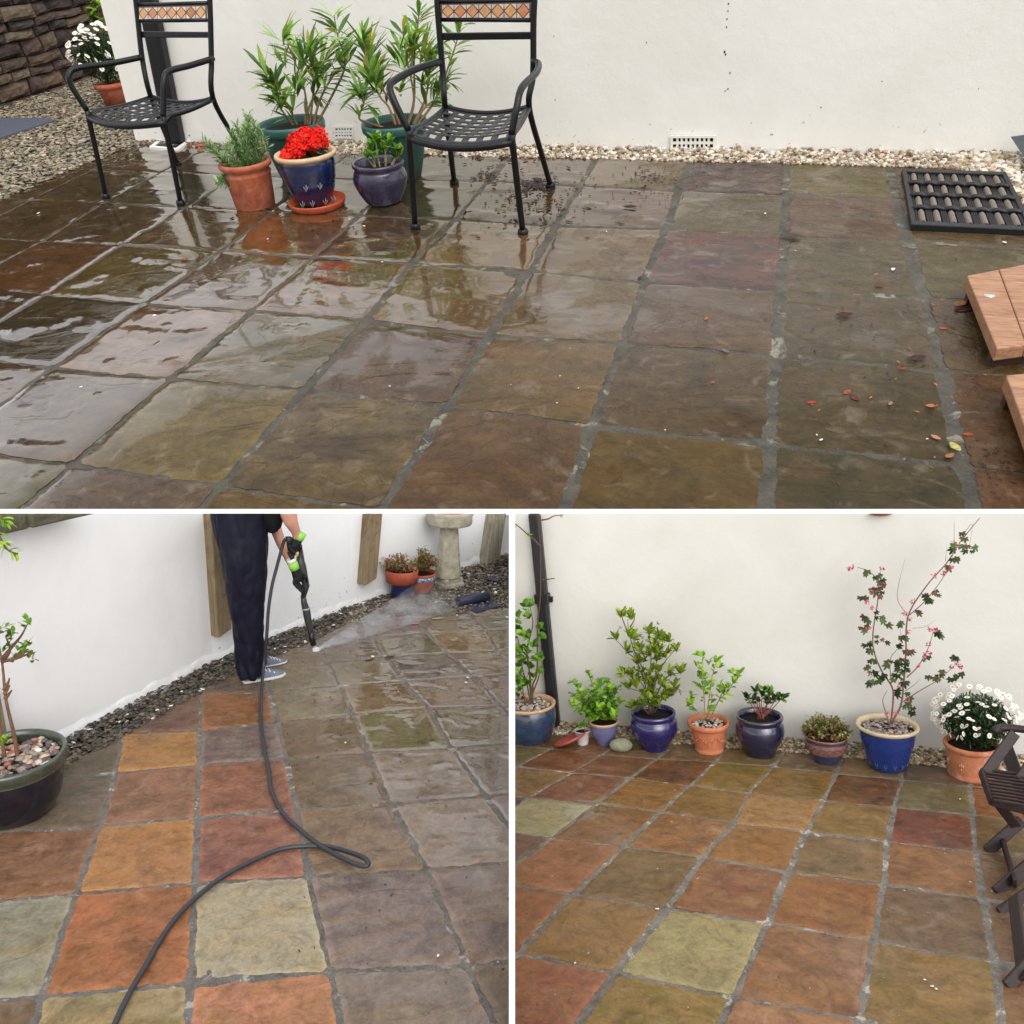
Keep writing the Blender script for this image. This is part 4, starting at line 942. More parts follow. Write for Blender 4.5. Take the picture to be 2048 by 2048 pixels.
# boot mat with brush bars
def brush_mat(P, q, h, label):
    g_ = [P.g(x, y, h) for x, y in q]; base = Vector((g_[0].x, g_[0].y, 0)); t = thing('door_mat', label, 'mat', P, base)
    def L(u, v, z): p = g_[0] * (1 - u) * (1 - v) + g_[1] * u * (1 - v) + g_[2] * u * v + g_[3] * (1 - u) * v; return Vector((p.x, p.y, z))
    m = MB(); M_RUB = mat_plain('black_rubber', (24, 24, 28), .45, 0, .4, .4, 30, .4)
    e = .055
    for u0, u1, v0, v1 in ((0, 1, 0, e), (0, 1, 1 - e, 1), (0, e * .8, e, 1 - e), (1 - e * .8, 1, e, 1 - e)): quad_slab(m, L(u0, v0, h), L(u1, v0, h), L(u1, v1, h), L(u0, v1, h), Z, h)
    quad_slab(m, L(.03, .04, h * .3), L(.97, .04, h * .3), L(.97, .96, h * .3), L(.03, .96, h * .3), Z, h * .25)
    fo = mesh_obj('frame', m.v, m.f, M_RUB, P, base, t, None, False); bevel(fo, .012, 2)
    m = MB()
    for i in range(1, 4):
        v = e + (1 - 2 * e) * i / 4; pts = []
        for j in range(57): u = .04 + .92 * j / 56; pts.append(L(u, v, h * .8 + h * .25 * abs(math.sin(j / 56 * 7 * math.pi))))
        m.tube(pts, .022, 6)
    for i in range(8):
        for du in (-.018, .0, .018):
            u = .045 + .91 * i / 7 + du
            if .03 < u < .97: m.tube([L(u, e, h * .55), L(u, 1 - e, h * .55)], .012, 5)
    mesh_obj('cross_bars', m.v, m.f, M_RUB, P, base, t)
    M_BR = mat_plain('grey_bristle', (150, 138, 126), .9, 0, .1, .6, 120, 1.0, dist=.01)
    for i in range(7):
        u = .045 + .91 * (i + .5) / 7
        for j in range(4):
            v0 = e + (1 - 2 * e) * j / 4 + .02; v1 = e + (1 - 2 * e) * (j + 1) / 4 - .02; w = .030
            m = MB(); n_ = 9; pv = []
            for a_ in range(7):
                v = v0 + (v1 - v0) * a_ / 6; tap = .8 if a_ in (0, 6) else 1
                for b_ in range(n_):
                    th = math.pi * b_ / (n_ - 1); pv.append(L(u - w * tap * math.cos(th), v, h * .35 + h * .72 * math.sin(th) * tap * ru(.93, 1.03)))
            m.add(pv, [(a_ * n_ + b_, a_ * n_ + b_ + 1, (a_ + 1) * n_ + b_ + 1, (a_ + 1) * n_ + b_) for a_ in range(6) for b_ in range(n_ - 1)] + [tuple(range(n_)), tuple(range(6 * n_, 7 * n_))[::-1]])
            mesh_obj('brush', m.v, m.f, M_BR, P, base, t)
    return t
brush_mat(P, [(1823, 448), (2072, 460), (2012, 343), (1804, 337)], .055, 'black rubber boot mat with rows of grey brushes on the right')
# timber boards at the right edge
M_DECK = mat_wood('damp_cedar_board', (176, 132, 100), (138, 98, 72), 3, (1.5, 10, 10), .5, .55, .4)
def board_top(P, q, h, t_, joints, label, screws):
    g_ = [P.g(x, y, h) for x, y in q]; base = Vector((g_[0].x, g_[0].y, 0)); o = thing('wooden_step', label, 'wooden step', P, base)
    def L(u, v, z=h): p = g_[0] * (1 - u) * (1 - v) + g_[1] * u * (1 - v) + g_[2] * u * v + g_[3] * (1 - u) * v; return Vector((p.x, p.y, z))
    js = [0] + joints + [1]
    for i in range(len(js) - 1):
        m = MB(); a_, b_ = js[i] + (.004 if i else 0), js[i + 1] - .004; quad_slab(m, L(a_, 0), L(b_, 0), L(b_, 1), L(a_, 1), Z, t_)
        bo = mesh_obj('board', m.v, m.f, M_DECK, P, base, o, None, False); bevel(bo, .008, 2)
    for v0, v1 in ((.06, .14), (.86, .94)):
      m = MB(); quad_slab(m, L(.02, v0, h - t_), L(.98, v0, h - t_), L(.98, v1, h - t_), L(.02, v1, h - t_), Z, h - t_)
      mesh_obj('batten', m.v, m.f, mat_wood('dark_batten', (70, 44, 38), (50, 32, 28)), P, base, o, None, False)
    m = MB()
    for u, v in screws: m.lathe(L(u, v, h + .001), [(.035, 0), (.03, .004), (.001, .006)], 12, axis=None)
    if screws: mesh_obj('screw', m.v, m.f, mat_plain('bright_screw', (210, 208, 200), .3, .9), P, base, o)
    return o
board_top(P, [(1994, 697), (2150, 676), (2100, 518), (1934, 551)], .16, .085, [.38, .72], 'upper wooden boarded step cut by the right edge', [(.16, .66)])
board_top(P, [(2078, 930), (2200, 925), (2130, 738), (2012, 750)], .16, .085, [.7], 'lower wooden boarded step, only a sliver at the right edge', [])
# grey sheet corner by the wall on the right
m = MB(); a, b, c, d = P.rp(2022, 275, wa + wn * .25, wn), P.rp(2110, 262, wa + wn * .25, wn), P.rp(2110, 400, wa + wn * .5, wn), P.rp(2052, 320, wa + wn * .4, wn)
quad_slab(m, d, c, b, a, wn, .03); o = mesh_obj('slate_sheet', m.v, m.f, mat_plain('dark_slate', (62, 72, 78), .55, 0, .4), P, d, None, None, False); tag(o, 'corner of a dark grey sheet leaning by the wall at the right edge', 'slate')
# fallen leaves and debris
for x, y, s_, c, lab, an in [
 (1688, 634, 34, (84, 34, 26), 'dark red brown oval leaf lying alone on a brown slab', .3), (1832, 722, 40, (78, 34, 34), 'purple brown curled leaf beside the right mortar joint', .5),
 (1804, 740, 18, (170, 60, 36), 'small red leaf under the purple leaf by the joint', 0), (1708, 800, 26, (110, 40, 34), 'crumpled red leaf in the middle of the right slabs', 2.3), (1693, 788, 22, (186, 92, 50), 'orange and brown leaf scrap above the crumpled red leaf', 1),
 (1622, 808, 18, (190, 66, 42), 'small bright red leaf scrap left of the crumpled one', .4), (1780, 810, 16, (170, 132, 90), 'pale tan leaf scrap on the olive slab', 1.2), (1862, 815, 24, (200, 112, 70), 'orange leaf with a dark stalk near the joint', .3),
 (1870, 878, 22, (200, 140, 110), 'thin pink curled leaf pointing down right', 2.4), (1908, 898, 34, (196, 184, 110), 'pale yellow curled leaf lying on the wide joint', 2.0), (1898, 915, 24, (170, 120, 84), 'tan leaf beneath the pale yellow leaf', .8),
 (1920, 612, 34, (178, 122, 64), 'ochre leaf beside the wooden step', .9), (1925, 625, 40, (66, 28, 30), 'dark maroon leaf beside the wooden step', .5), (1412, 640, 15, (190, 110, 36), 'small yellow orange leaf on a brown slab', 1.5),
 (1935, 872, 20, (190, 84, 50), 'orange leaf with a black stem on the far right slab', .2), (1260, 418, 28, (58, 38, 34), 'dark leaf on the second row slab left of the middle', .1), (1580, 478, 40, (94, 74, 62), 'twisted brown leaf across the joint crossing', 0),
 (1758, 575, 20, (132, 70, 48), 'rusty brown leaf near the top of a right slab', .1), (371, 522, 18, (150, 70, 34), 'thin orange leaf on the wet slabs at the left', .6), (1280, 557, 12, (60, 48, 58), 'dark round leaf bit at a slab corner', 1), (724, 283, 16, (120, 60, 44), 'upright brown red leaf on the shingle between the green pots', 1.2),
 (1775, 365, 12, (80, 50, 36), 'brown speck of leaf left of the boot mat', 1), (1450, 705, 22, (120, 112, 104), 'grey curled leaf on a joint', 2.4), (1885, 660, 16, (190, 90, 70), 'pink red petal near the wooden step', 0)]:
    dead_leaf(P, x, y, s_, c, lab, ang=an)
it = []; random.seed(77)
def debris(x0, x1, y0, y1, n, size, cols):
    for _ in range(n):
        x, y = random.gauss((x0 + x1) / 2, (x1 - x0) / 4), random.gauss((y0 + y1) / 2, (y1 - y0) / 4); p_ = P.g(x, y); s_ = size * ru(.4, 1.3) / P.ppm(p_)
        p_.z = .012 + s_ * .2; it.append((p_, (s_ * ru(1, 2.5), s_ * .6, s_ * .3), ru(0, 6), ru(-.3, .3), jit(lin(random.choice(cols)), .3)))
dk = [(40, 28, 24), (60, 38, 30), (30, 24, 24), (78, 50, 40)]
debris(960, 1180, 330, 480, 260, 3.2, dk); debris(1040, 1100, 360, 385, 120, 3.5, [(52, 32, 32), (40, 28, 26)]); debris(940, 1000, 340, 370, 60, 3, dk); debris(1180, 1400, 330, 420, 90, 2.2, dk); debris(1500, 2040, 500, 1010, 150, 2.6, dk + [(170, 90, 60), (120, 60, 40)]); debris(1920, 2048, 870, 990, 110, 2.6, dk)
debris(300, 900, 380, 480, 40, 3, dk); debris(860, 1100, 290, 330, 60, 4, dk); debris(1250, 1360, 335, 375, 80, 1.8, dk); debris(380, 420, 280, 300, 14, 8, [(150, 80, 56), (120, 60, 44)])
wh = [(230, 226, 214)]
for x, y, s_ in [(78, 429, 4.5), (310, 634, 5), (1785, 542, 7), (2008, 488, 6), (1633, 874, 3), (1641, 884, 5), (164, 777, 3), (780, 776, 3), (1213, 466, 2.5), (1530, 430, 4), (547, 425, 2.5), (536, 481, 2.5), (700, 441, 3), (728, 455, 4), (1022, 773, 2), (1120, 756, 2.4), (1157, 780, 2.4), (1114, 810, 2.4), (765, 527, 3), (1590, 505, 2), (1853, 882, 2.6), (1140, 700, 1.5), (1395, 360, 2), (1330, 864, 2.6)]:
    p_ = P.g(x, y); s_ = s_ / P.ppm(p_); p_.z = .015; it.append((p_, (s_, s_ * .6, s_ * .3), ru(0, 6), 0, (.72, .70, .64)))
tag(stones('patio_debris', it, M_STONE, P, P.g(1000, 600)), kind='stuff')
# =================================================================== DURING: the patio being washed
P = BL
L_COL = {(-2,0):(104,90,80),(-2,1):(104,92,82),(-2,2):(112,98,86),(-1,-1):(120,100,86),(0,-1):(118,102,84),(1,-1):(122,112,84),(2,-1):(118,108,84),(3,-1):(106,92,78),(4,-1):(122,116,78),(5,-1):(118,106,80),
 (-1,0):(118,94,80),(0,0):(156,94,58),(1,0):(124,122,86),(2,0):(130,108,68),(3,0):(138,106,76),(4,0):(120,96,74),
 (-1,1):(168,114,62),(0,1):(126,120,112),(1,1):(108,80,52),(2,1):(118,104,62),(3,1):(110,96,66),(4,1):(112,96,76),
 (-1,2):(164,106,80),(0,2):(170,104,78),(1,2):(106,86,52),(2,2):(104,88,66),(3,2):(120,110,104),
 (-2,3):(152,104,80),(-1,3):(170,118,76),(0,3):(166,104,82),(1,3):(140,114,86),(2,3):(156,138,128),(3,3):(150,138,134),  # wet right-hand slabs carry reflected sky glare in their base colour
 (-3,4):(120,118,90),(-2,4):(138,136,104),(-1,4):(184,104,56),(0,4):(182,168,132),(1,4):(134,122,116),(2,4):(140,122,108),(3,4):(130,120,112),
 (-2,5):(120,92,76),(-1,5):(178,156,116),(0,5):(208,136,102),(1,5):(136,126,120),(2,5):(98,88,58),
 (0,-2):(128,106,88),(1,-2):(130,108,88),(2,-2):(110,98,90),(3,-2):(114,110,76),(4,-2):(150,110,74),(5,-2):(120,112,84),(3,-3):(120,104,84),(4,-3):(124,110,78),(5,-3):(118,106,84),(2,-3):(116,104,88)}
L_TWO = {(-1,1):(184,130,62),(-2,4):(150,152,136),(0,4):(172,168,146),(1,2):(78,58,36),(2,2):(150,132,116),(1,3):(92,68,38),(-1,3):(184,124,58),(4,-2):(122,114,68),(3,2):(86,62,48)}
def wet_l(u, v):
    return max(0.0, min(1.0, .30 + .22 * (u - .3) - .05 * abs(v - 1.6)))
lclip = [offline(P.g(127, 1536), P.g(474, 1342), P.g(600, 1800)), offline(P.g(544, 1311), P.g(660, 1253), P.g(600, 1800)), offline(P.g(724, 1233), P.g(1018, 1213), P.g(600, 1800))]
def joint_l(u, v): return (.046, .036)
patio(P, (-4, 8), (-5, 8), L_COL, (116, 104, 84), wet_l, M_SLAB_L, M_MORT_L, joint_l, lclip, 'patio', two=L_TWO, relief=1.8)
Z = Vector((0, 0, 1))
def wall_n(P, a, b):
    d = (b - a).normalized(); n = Vector((d.y, -d.x, 0)).normalized()
    return n if (P.C - a).dot(n) > 0 else -n
H = 1.35
a, b = P.g(124, 1485), P.g(437, 1323); d = (b - a).normalized(); n1 = wall_n(P, a, b); a0 = a - d * 1.6; dn = Vector((0, 0, -.1))
WL1 = (a, n1)
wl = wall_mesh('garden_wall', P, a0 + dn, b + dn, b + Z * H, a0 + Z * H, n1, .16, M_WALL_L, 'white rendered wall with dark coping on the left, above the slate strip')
# coping stones
def coping(x0, y0, x1, y1, out, th):
    A = P.rp(x0, y0, a + n1 * out, n1); B = P.rp(x1, y1, a + n1 * out, n1); m = MB()
    A2, B2 = A + d * .0, B - d * .006; B2.z = A2.z
    V = []; quad_slab(m, A2, B2, B2 + Z * th, A2 + Z * th, n1, .2)
    o = mesh_obj('coping_stone', m.v, m.f, M_COPE, P, a0, wl, None, False); bevel(o, .006, 2)
M_COPE = mat_plain('mossy_coping', (88, 84, 66), .7, 0, .35, .7, 18, .9, dist=.01)
coping(-140, 1104, 64, 1051, .065, .16); coping(65, 1057, 216, 1031, .08, .2)
# second wall beyond the post
c0 = P.g(450, 1319); c1 = P.g(716, 1210); c2 = P.g(921, 1141); c3 = P.g(1060, 1112)
c1 = P.g(700, 1217)
m = MB(); n2 = wall_n(P, c0, c1); n3 = wall_n(P, c1, c2); dd2 = (c2 - c1).normalized(); c3 = c2 + dd2 * 1.6
c0b = c0 - (c1 - c0).normalized() * .12
pts = [c0b, c1, c3]; bk = [p - n2 * .15 for p in pts]
V = [p + dn for p in pts] + [p + Z * H for p in pts] + [p + dn for p in bk] + [p + Z * H for p in bk]
o = mesh_obj('garden_wall', V, [(0, 1, 4, 3), (1, 2, 5, 4), (3, 4, 10, 9), (4, 5, 11, 10), (6, 9, 10, 7), (7, 10, 11, 8), (0, 3, 9, 6), (2, 8, 11, 5)], M_WALL_L, P, c0b, None, None, False)
tag(o, 'white rendered wall running behind the bird bath and the timber posts', 'wall')
def plinth(par, A, B, n, name='plinth'):
    m = MB(); dd_ = (B - A); nl = int(dd_.length / .012); V = []
    for i in range(nl + 1):
        q_ = A + dd_ * i / nl; top = .050 + .028 * noise.noise(Vector((i * .05, 3, 1))) + .012 * noise.noise(Vector((i * .23, 5, 1)))
        for j in range(7):
            f = j / 6; V.append(Vector((q_.x, q_.y, top * f - .01)) + n * ((.006 * (1 - f ** 3) + .001) + .004 * noise.noise(Vector((i * .35, j * .9, 2)))))
    m.add(V, [(i * 7 + j, (i + 1) * 7 + j, (i + 1) * 7 + j + 1, i * 7 + j + 1) for i in range(nl) for j in range(6)])
    mesh_obj(name, m.v, m.f, M_WALL_L, P, par['_b'], par)
plinth(wl, a0, b, n1); plinth(o, c0b, c1, n2); plinth(o, c1, c3, n3)
# end face of the first wall is a reveal beside the post
M_POST = mat_wood('weathered_timber_post', (140, 124, 96), (104, 88, 64), 30, (1, 1, .08), .8, .7, .6)
M_POST2 = mat_wood('grey_timber_post', (158, 152, 134), (116, 108, 88), 30, (1, 1, .08), .85, .6, .6)
def post(q, n, base, out, dep, mat, label):
    p_ = [P.rp(x, y, base + n * out, n) for x, y in q]; m = MB(); quad_slab(m, p_[0], p_[1], p_[2], p_[3], n, dep)
    g0 = Vector(p_[0]); o = mesh_obj('timber_post', m.v, m.f, mat, P, g0, None, None, False); bevel(o, .004, 2); return tag(o, label, 'post')
post([(437, 1277), (464, 1258), (458, 1000), (418, 1000)], n2, c0, .035, .10, M_POST, 'brown timber post let into the white wall behind the person')
post([(731, 1172), (754, 1157), (768, 1000), (745, 1000)], n3, c1, .05, .05, M_POST, 'timber post with a slanting foot on the white wall left of the bird bath')
post([(973, 1133), (998, 1131), (1017, 1000), (993, 1000)], n3, c1, .05, .08, M_POST2, 'grey timber post at the right of the bird bath')
post([(-12, 1490), (15, 1464), (0, 1380), (-14, 1380)], n1, a, .03, .05, M_POST, 'timber post foot at the left edge behind the large glazed pot')
# dark slate chippings along the wall
sl = [(84, 76, 66), (66, 62, 56), (98, 88, 74), (52, 50, 50), (112, 96, 78), (76, 64, 54), (60, 64, 58)]
sp_ = [(10, 1602, 1546), (127, 1541, 1484), (265, 1463, 1411), (379, 1399, 1353), (474, 1346, 1307), (544, 1315, 1280), (618, 1286, 1252), (700, 1244, 1217)]
random.seed(12); strip(P, sp_, 5200, .0056, sl, 'slate_chippings', (0, .016), .30, .015)
strip(P, [(690, 1246, 1220), (825, 1229, 1173), (909, 1223, 1144), (1024, 1216, 1108)], 7500, .0060, sl + [(128, 116, 98), (142, 130, 108), (150, 140, 120)], 'slate_chippings', (0, .012), .3, .008)
sheet('chippings_bed', P, [P.g(-60, 1640), P.g(474, 1350), P.g(700, 1250), P.g(1080, 1216), P.g(1080, 1090), P.g(690, 1205), P.g(430, 1318), P.g(-60, 1560)], -.006, mat_plain('slate_bed', (58, 52, 46), .9, 0, .2, .6, 60, .8, dist=.01))

# large glazed pot at the left edge
M_OLIVE = mat_glaze('blue_black_glaze', (12, 14, 30), (26, 34, 36), .10, 10, t=(.45, .75)); M_RIMG = mat_glaze('grey_green_rim_glaze', (70, 74, 62), (46, 58, 44), .16, 22)
p = Pot(P, 34, 1656, 70, 'plant_pot', 'large blue black glazed pot with pebbles cut by the left edge')
p.lathe('pot_body', [(0, 0), (66, 0), (72, 4), (86, 34), (93, 66), (95, 88)], M_OLIVE, 64)
p.lathe('pot_rim', [(95, 88), (94, 92), (98, 96), (100, 103), (101, 110), (99, 114), (95, 115), (91, 112), (89, 104), (89, 88)], M_RIMG, 64)
p.soil(90, 96)
p.pebbles(88, 97, 260, 9.5, [(150, 136, 124), (112, 100, 96), (176, 150, 132), (96, 92, 98), (196, 170, 150), (164, 96, 84), (208, 200, 190), (84, 76, 70), (140, 124, 104)])
T0 = p.top(100); random.seed(6); q = thing('young_tree', 'thin stemmed shrub with sparse green leaves in the large pot at the left edge', 'plant', P, T0)
paths = branch_plant(q, P, T0, [[(36, 1520), (28, 1470), (12, 1400), (6, 1340), (2, 1312), (-6, 1270)], [(2, 1320), (22, 1296), (42, 1272), (55, 1248)], [(4, 1322), (30, 1318), (62, 1306)], [(10, 1520), (-2, 1440), (-20, 1350)], [(8, 1380), (16, 1366), (19, 1356)], [(9, 1388), (16, 1376), (20, 1370)], [(10, 1398), (18, 1388), (24, 1380)], [(4, 1325), (20, 1300), (12, 1275)]], .0046, 'stems', (112, 84, 62))
m = MB(); k_ = P.ppm(T0); RC = lambda: gcol('mid', .2) if rnd() > .3 else jit(lin((128, 112, 62)), .2)
for x, y in [(50, 1252), (60, 1246), (8, 1262), (14, 1272), (22, 1274), (18, 1288), (28, 1264), (50, 1290), (56, 1284), (62, 1288), (64, 1306), (30, 1318), (24, 1322), (44, 1304), (36, 1296), (60, 1312), (52, 1238), (6, 1300), (2, 1258), (12, 1252), (40, 1312), (66, 1318)]:
    whorl(m, P.face(x, y, T0, ru(-.02, .02)), (ru(-.6, .6), ru(-.6, .6), .6), 4, 18 / k_, 8 / k_, 'mid', RC, 1.0, 'oval')
for _ in range(9): whorl(m, P.face(ru(-4, 14), ru(1470, 1500), T0, .03), (0, 0, 1), 4, 12 / k_, 5 / k_, 'lime', None, 1.1, 'oval')
m.build('foliage', M_LEAF, P, T0, q)
T0 = P.g(-30, 1700); q = thing('hanging_shrub', 'bright green leaf sprays hanging in at the top left corner beside the coping', 'plant', P, T0)
B0 = P.g(10, 1640); paths = [smoothpath(px_path(P, B0, s_), 5) for s_ in ([(-60, 1020), (-10, 1060), (14, 1098), (36, 1108)], [(-60, 980), (-20, 1010), (4, 1036), (16, 1046)], [(-40, 1040), (-8, 1080), (8, 1092)])]
m = MB()
for pth in paths: m.tube(pth, .002, 5, lin((110, 100, 60)))
m.tube([T0, T0.lerp(paths[0][0], .5), paths[0][0]], .004, 5, lin((100, 84, 60))); m.tube([paths[0][0], paths[1][0]], .003, 5, lin((100, 84, 60))); m.tube([paths[0][0], paths[2][0]], .003, 5, lin((100, 84, 60)))
m.build('stems', M_BARK, P, T0, q); m = MB(); k_ = P.ppm(B0)
for pth in paths: twig_leaves(m, P, pth, 16, 20 / k_, 6 / k_, 'lime', .35, .7, .3, .3)
m.build('foliage', M_LEAF, P, T0, q)

# two planted pots in front of the bird bath
M_NAVYB = mat_glaze('navy_paint_glaze', (24, 28, 78), (18, 22, 60), .3, 12)
M_TERRA_S = mat_clay('plain_terracotta', (176, 86, 58), (152, 72, 50), .15, 16)
s0 = P.g(801, 1203); m = MB(); rs = 29 / P.ppm(s0); m.lathe(s0, [(.0005, .004), (rs * .85, .004), (rs, .013), (rs, .010), (rs * .9, .001), (.0005, .0005)], 40)
tag(mesh_obj('saucer', m.v, m.f, M_TERRA_S, P, s0), 'terracotta saucer under the half blue pot in front of the bird bath', 'saucer')
p = Pot(P, 803, 1204, 20, 'plant_pot', 'terracotta pot with a navy painted lower half left of the bird bath'); p.b.z = .005
p.lathe('painted_body', [(0, 0), (20, 0), (21, 2), (27, 34)], M_NAVYB); p.lathe('rim', [(27.5, 33), (31, 33), (33, 55), (31, 57), (29, 55), (27, 40)], M_TERRA_S); p.soil(28, 50)
def wispy(p, cx, cy, rx, ry, n, label, seed, cols, r=28):
    T0 = p.top(50); random.seed(seed); q = thing('faded_plant', label, 'plant', P, T0); k_ = P.ppm(T0); m = MB(); ends = []
    for _ in range(n):
        a_ = ru(0, 6.28); f = rnd() ** .5; e = P.face(cx + math.cos(a_) * rx * f, cy - abs(math.sin(a_)) * ry * f + ry * .3, T0, ru(-.05, .05)); s_ = T0 + Vector((ru(-1, 1), ru(-1, 1), 0)) * r * .4 / k_
        m.tube([s_, s_.lerp(e, .5) + rdir() * .006 + Vector((0, 0, .006)), e], .0013, 4, jit(lin((120, 96, 70)), .2)); ends.append((s_, e))
    m.build('stems', M_BARK, P, T0, q); m = MB()
    for s_, e in ends:
        for _ in range(9): m.leaf(s_.lerp(e, ru(.35, 1)) + rdir() * .006, rdir() + Vector((0, 0, .3)), (0, 0, 1), ru(6, 10) / k_, ru(3, 5) / k_, jit(lin(random.choice(cols)), .2), .4, .3, 'oval')
    m.build('foliage', M_LEAF, P, T0, q)
wispy(p, 797, 1128, 40, 34, 60, 'faded pinkish brown plant in the half blue pot', 2, [(168, 132, 96), (150, 118, 88), (184, 150, 110), (120, 128, 70), (160, 110, 90), (136, 96, 70)])
p = Pot(P, 843, 1192, 15, 'plant_pot', 'rounded terracotta bowl pot with a blue mosaic band beside the bird bath')
p.lathe('pot_body', [(0, 0), (14, 0), (18, 6), (25, 20), (27.5, 32)], M_TERRA_S); p.lathe('pot_rim', [(28, 37), (29, 40), (28, 43), (26, 43), (25, 38), (25, 30)], M_TERRA_S); p.soil(25, 37)
band = N('mosaic_glass'); vo = band.a('ShaderNodeTexVoronoi'); vo.inputs['Scale'].default_value = 140; band.l(band.coord(), vo.inputs['Vector'])
band.set(band.mix(band.ramp(vo.outputs['Distance'], [(.45, 0), (.6, 1)]), band.mix(.5, (.10, .45, .75), vo.outputs['Color']), (.1, .12, .2)), .15)
p.lathe('mosaic_band', [(27.4, 30), (28.4, 31), (29, 36.5), (28, 38)], band.m)
wispy(p, 846, 1120, 34, 36, 60, 'browning green plant in the mosaic banded pot', 9, [(126, 132, 64), (104, 116, 56), (150, 120, 84), (168, 104, 74), (90, 104, 50), (140, 132, 80)], 24)
# bird bath
M_BATH = mat_plain('lichened_cast_stone', (166, 160, 142), .85, 0, .25, .8, 26, .7, dist=.006)
p = Pot(P, 895, 1182, 31, 'bird_bath', 'pale stone bird bath on a tapering square pedestal', cat='bird bath')
def sq(name, prof, seg, rot, mat=M_BATH, parent=None):
    m = MB(); V = []
    for r, h in prof:
        for k in range(seg): th = 2 * math.pi * k / seg + rot; V.append(p.b + Vector((math.cos(th) * p.r(r), math.sin(th) * p.r(r), p.h(h))))
    n = len(prof); m.add(V, [(i * seg + k, i * seg + (k + 1) % seg, (i + 1) * seg + (k + 1) % seg, (i + 1) * seg + k) for i in range(n - 1) for k in range(seg)] + [tuple(range(seg))[::-1], tuple((n - 1) * seg + k for k in range(seg))])
    o = mesh_obj(name, m.v, m.f, mat, P, p.b, p.t, None, False); bevel(o, .003, 2); return o
vdir = P.face_n(p.b); rot0 = math.atan2(vdir.y, vdir.x) - .12
sq('base', [(34, 0), (34, 9), (31, 11), (31, 17), (28, 21)], 4, rot0)
m8 = []; 
sq('pedestal', [(28, 21), (26, 34), (23, 60), (20.5, 90), (19, 112), (20, 118)], 8, rot0 + .39)
p.lathe('bowl', [(0, 116), (20, 117), (34, 121), (44, 124), (45.5, 128), (45, 138), (47, 143), (48, 149), (46, 151), (42, 149), (36, 142), (0, 140)], M_BATH, 48)
m = MB(); m.lathe(p.b, [(p.r(40), p.h(145)), (.0005, p.h(145.5))], 40); mesh_obj('bowl_lining', m.v, m.f, M_TERRA_S, P, p.b, p.t)
# roll of rubber matting and a scrap
M_RUBB = mat_plain('blue_black_rubber', (42, 48, 72), .42, 0, .45, .3, 90, .5)
A, B = P.g(916, 1213), P.g(976, 1202); base = (A + B) / 2; t = thing('rolled_mat', 'dark blue rubber mat partly rolled up on the chippings at the patio edge', 'mat', P, base)
ax = (B - A).normalized(); sd_ = ax.cross(Z); 
if (P.C - A).dot(sd_) < 0: sd_ = -sd_
R0 = 9.5 / P.ppm(A); m = MB(); pv = []; tt = 64
for i in range(tt + 1):
    th = i / tt * 2.6 * 2 * math.pi; r = R0 * (1 - .16 * th / 6.28); 
    for q_ in (A, B): pv.append(q_ + sd_ * (-math.sin(th) * r) + Z * (R0 - math.cos(th) * r + .001))
m.add(pv, [(2 * i, 2 * i + 1, 2 * i + 3, 2 * i + 2) for i in range(tt)]); o = mesh_obj('roll', m.v, m.f, M_RUBB, P, base, t); o.modifiers.new('t', 'SOLIDIFY').thickness = .003
m = MB(); f0, f1 = A + ax * .02, B + ax * .01; quad_slab(m, f0 + Z * .004, f1 + Z * .004, P.g(1004, 1211, .006), P.g(952, 1224, .006), Z, .003); mesh_obj('flap', m.v, m.f, M_RUBB, P, base, t, None, False)
m = MB(); quad_slab(m, P.g(969, 1157, .016), P.g(996, 1163, .016), P.g(1001, 1158, .018), P.g(985, 1152, .016), Z, .003); tag(mesh_obj('rubber_scrap', m.v, m.f, M_RUBB, P, P.g(980, 1158), None, None, False), 'small dark scrap of rubber matting on the chippings by the right post', 'scrap')

# person with the lance
def loft(pts, seg=20, cap=True):
    """pts: (centre, rx (across the view), ry (towards it), axis hint)"""
    m = MB(); V = []; n = len(pts)
    for i, (c, rx, ry) in enumerate(pts):
        t = (pts[min(i + 1, n - 1)][0] - pts[max(i - 1, 0)][0]).normalized(); a_ = (sdx - t * sdx.dot(t)).normalized(); b_ = t.cross(a_)
        for k in range(seg): th = 2 * math.pi * k / seg; V.append(c + a_ * math.cos(th) * rx + b_ * math.sin(th) * ry)
    Fc = [(i * seg + k, i * seg + (k + 1) % seg, (i + 1) * seg + (k + 1) % seg, (i + 1) * seg + k) for i in range(n - 1) for k in range(seg)]
    if cap: Fc += [tuple(range(seg))[::-1], tuple((n - 1) * seg + k for k in range(seg))]
    m.add(V, Fc); return m
def bake(o):
    dg = bpy.context.evaluated_depsgraph_get(); me = bpy.data.meshes.new_from_object(o.evaluated_get(dg)); o.modifiers.clear(); o.data = me
    me.polygons.foreach_set('use_smooth', [True] * len(me.polygons)); return o
PB = P.g(508, 1356); KP = P.ppm(PB); NV = P.face_n(PB); sdx = Vector((-NV.y, NV.x, 0)); 
if P.px(PB + sdx * .1)[0] < P.px(PB)[0]: sdx = -sdx
def fp(x, y, off=0): return P.face(x, y, PB, off)
def merge(ms):
    r = MB()
    for m_ in ms: r.add(m_.v, m_.f)
    return r
near = [(fp(480, 1000, .03), 54 / KP, 40 / KP), (fp(481, 1035, .03), 52 / KP, 40 / KP), (fp(484, 1080, .035), 47 / KP, 40 / KP), (fp(488, 1130, .04), 41 / KP, 36 / KP), (fp(491, 1180, .04), 36 / KP, 33 / KP), (fp(495, 1230, .035), 32 / KP, 30 / KP), (fp(498, 1280, .03), 29 / KP, 27 / KP), (fp(499, 1320, .03), 27 / KP, 26 / KP), (fp(500, 1352, .03), 26 / KP, 26 / KP)]
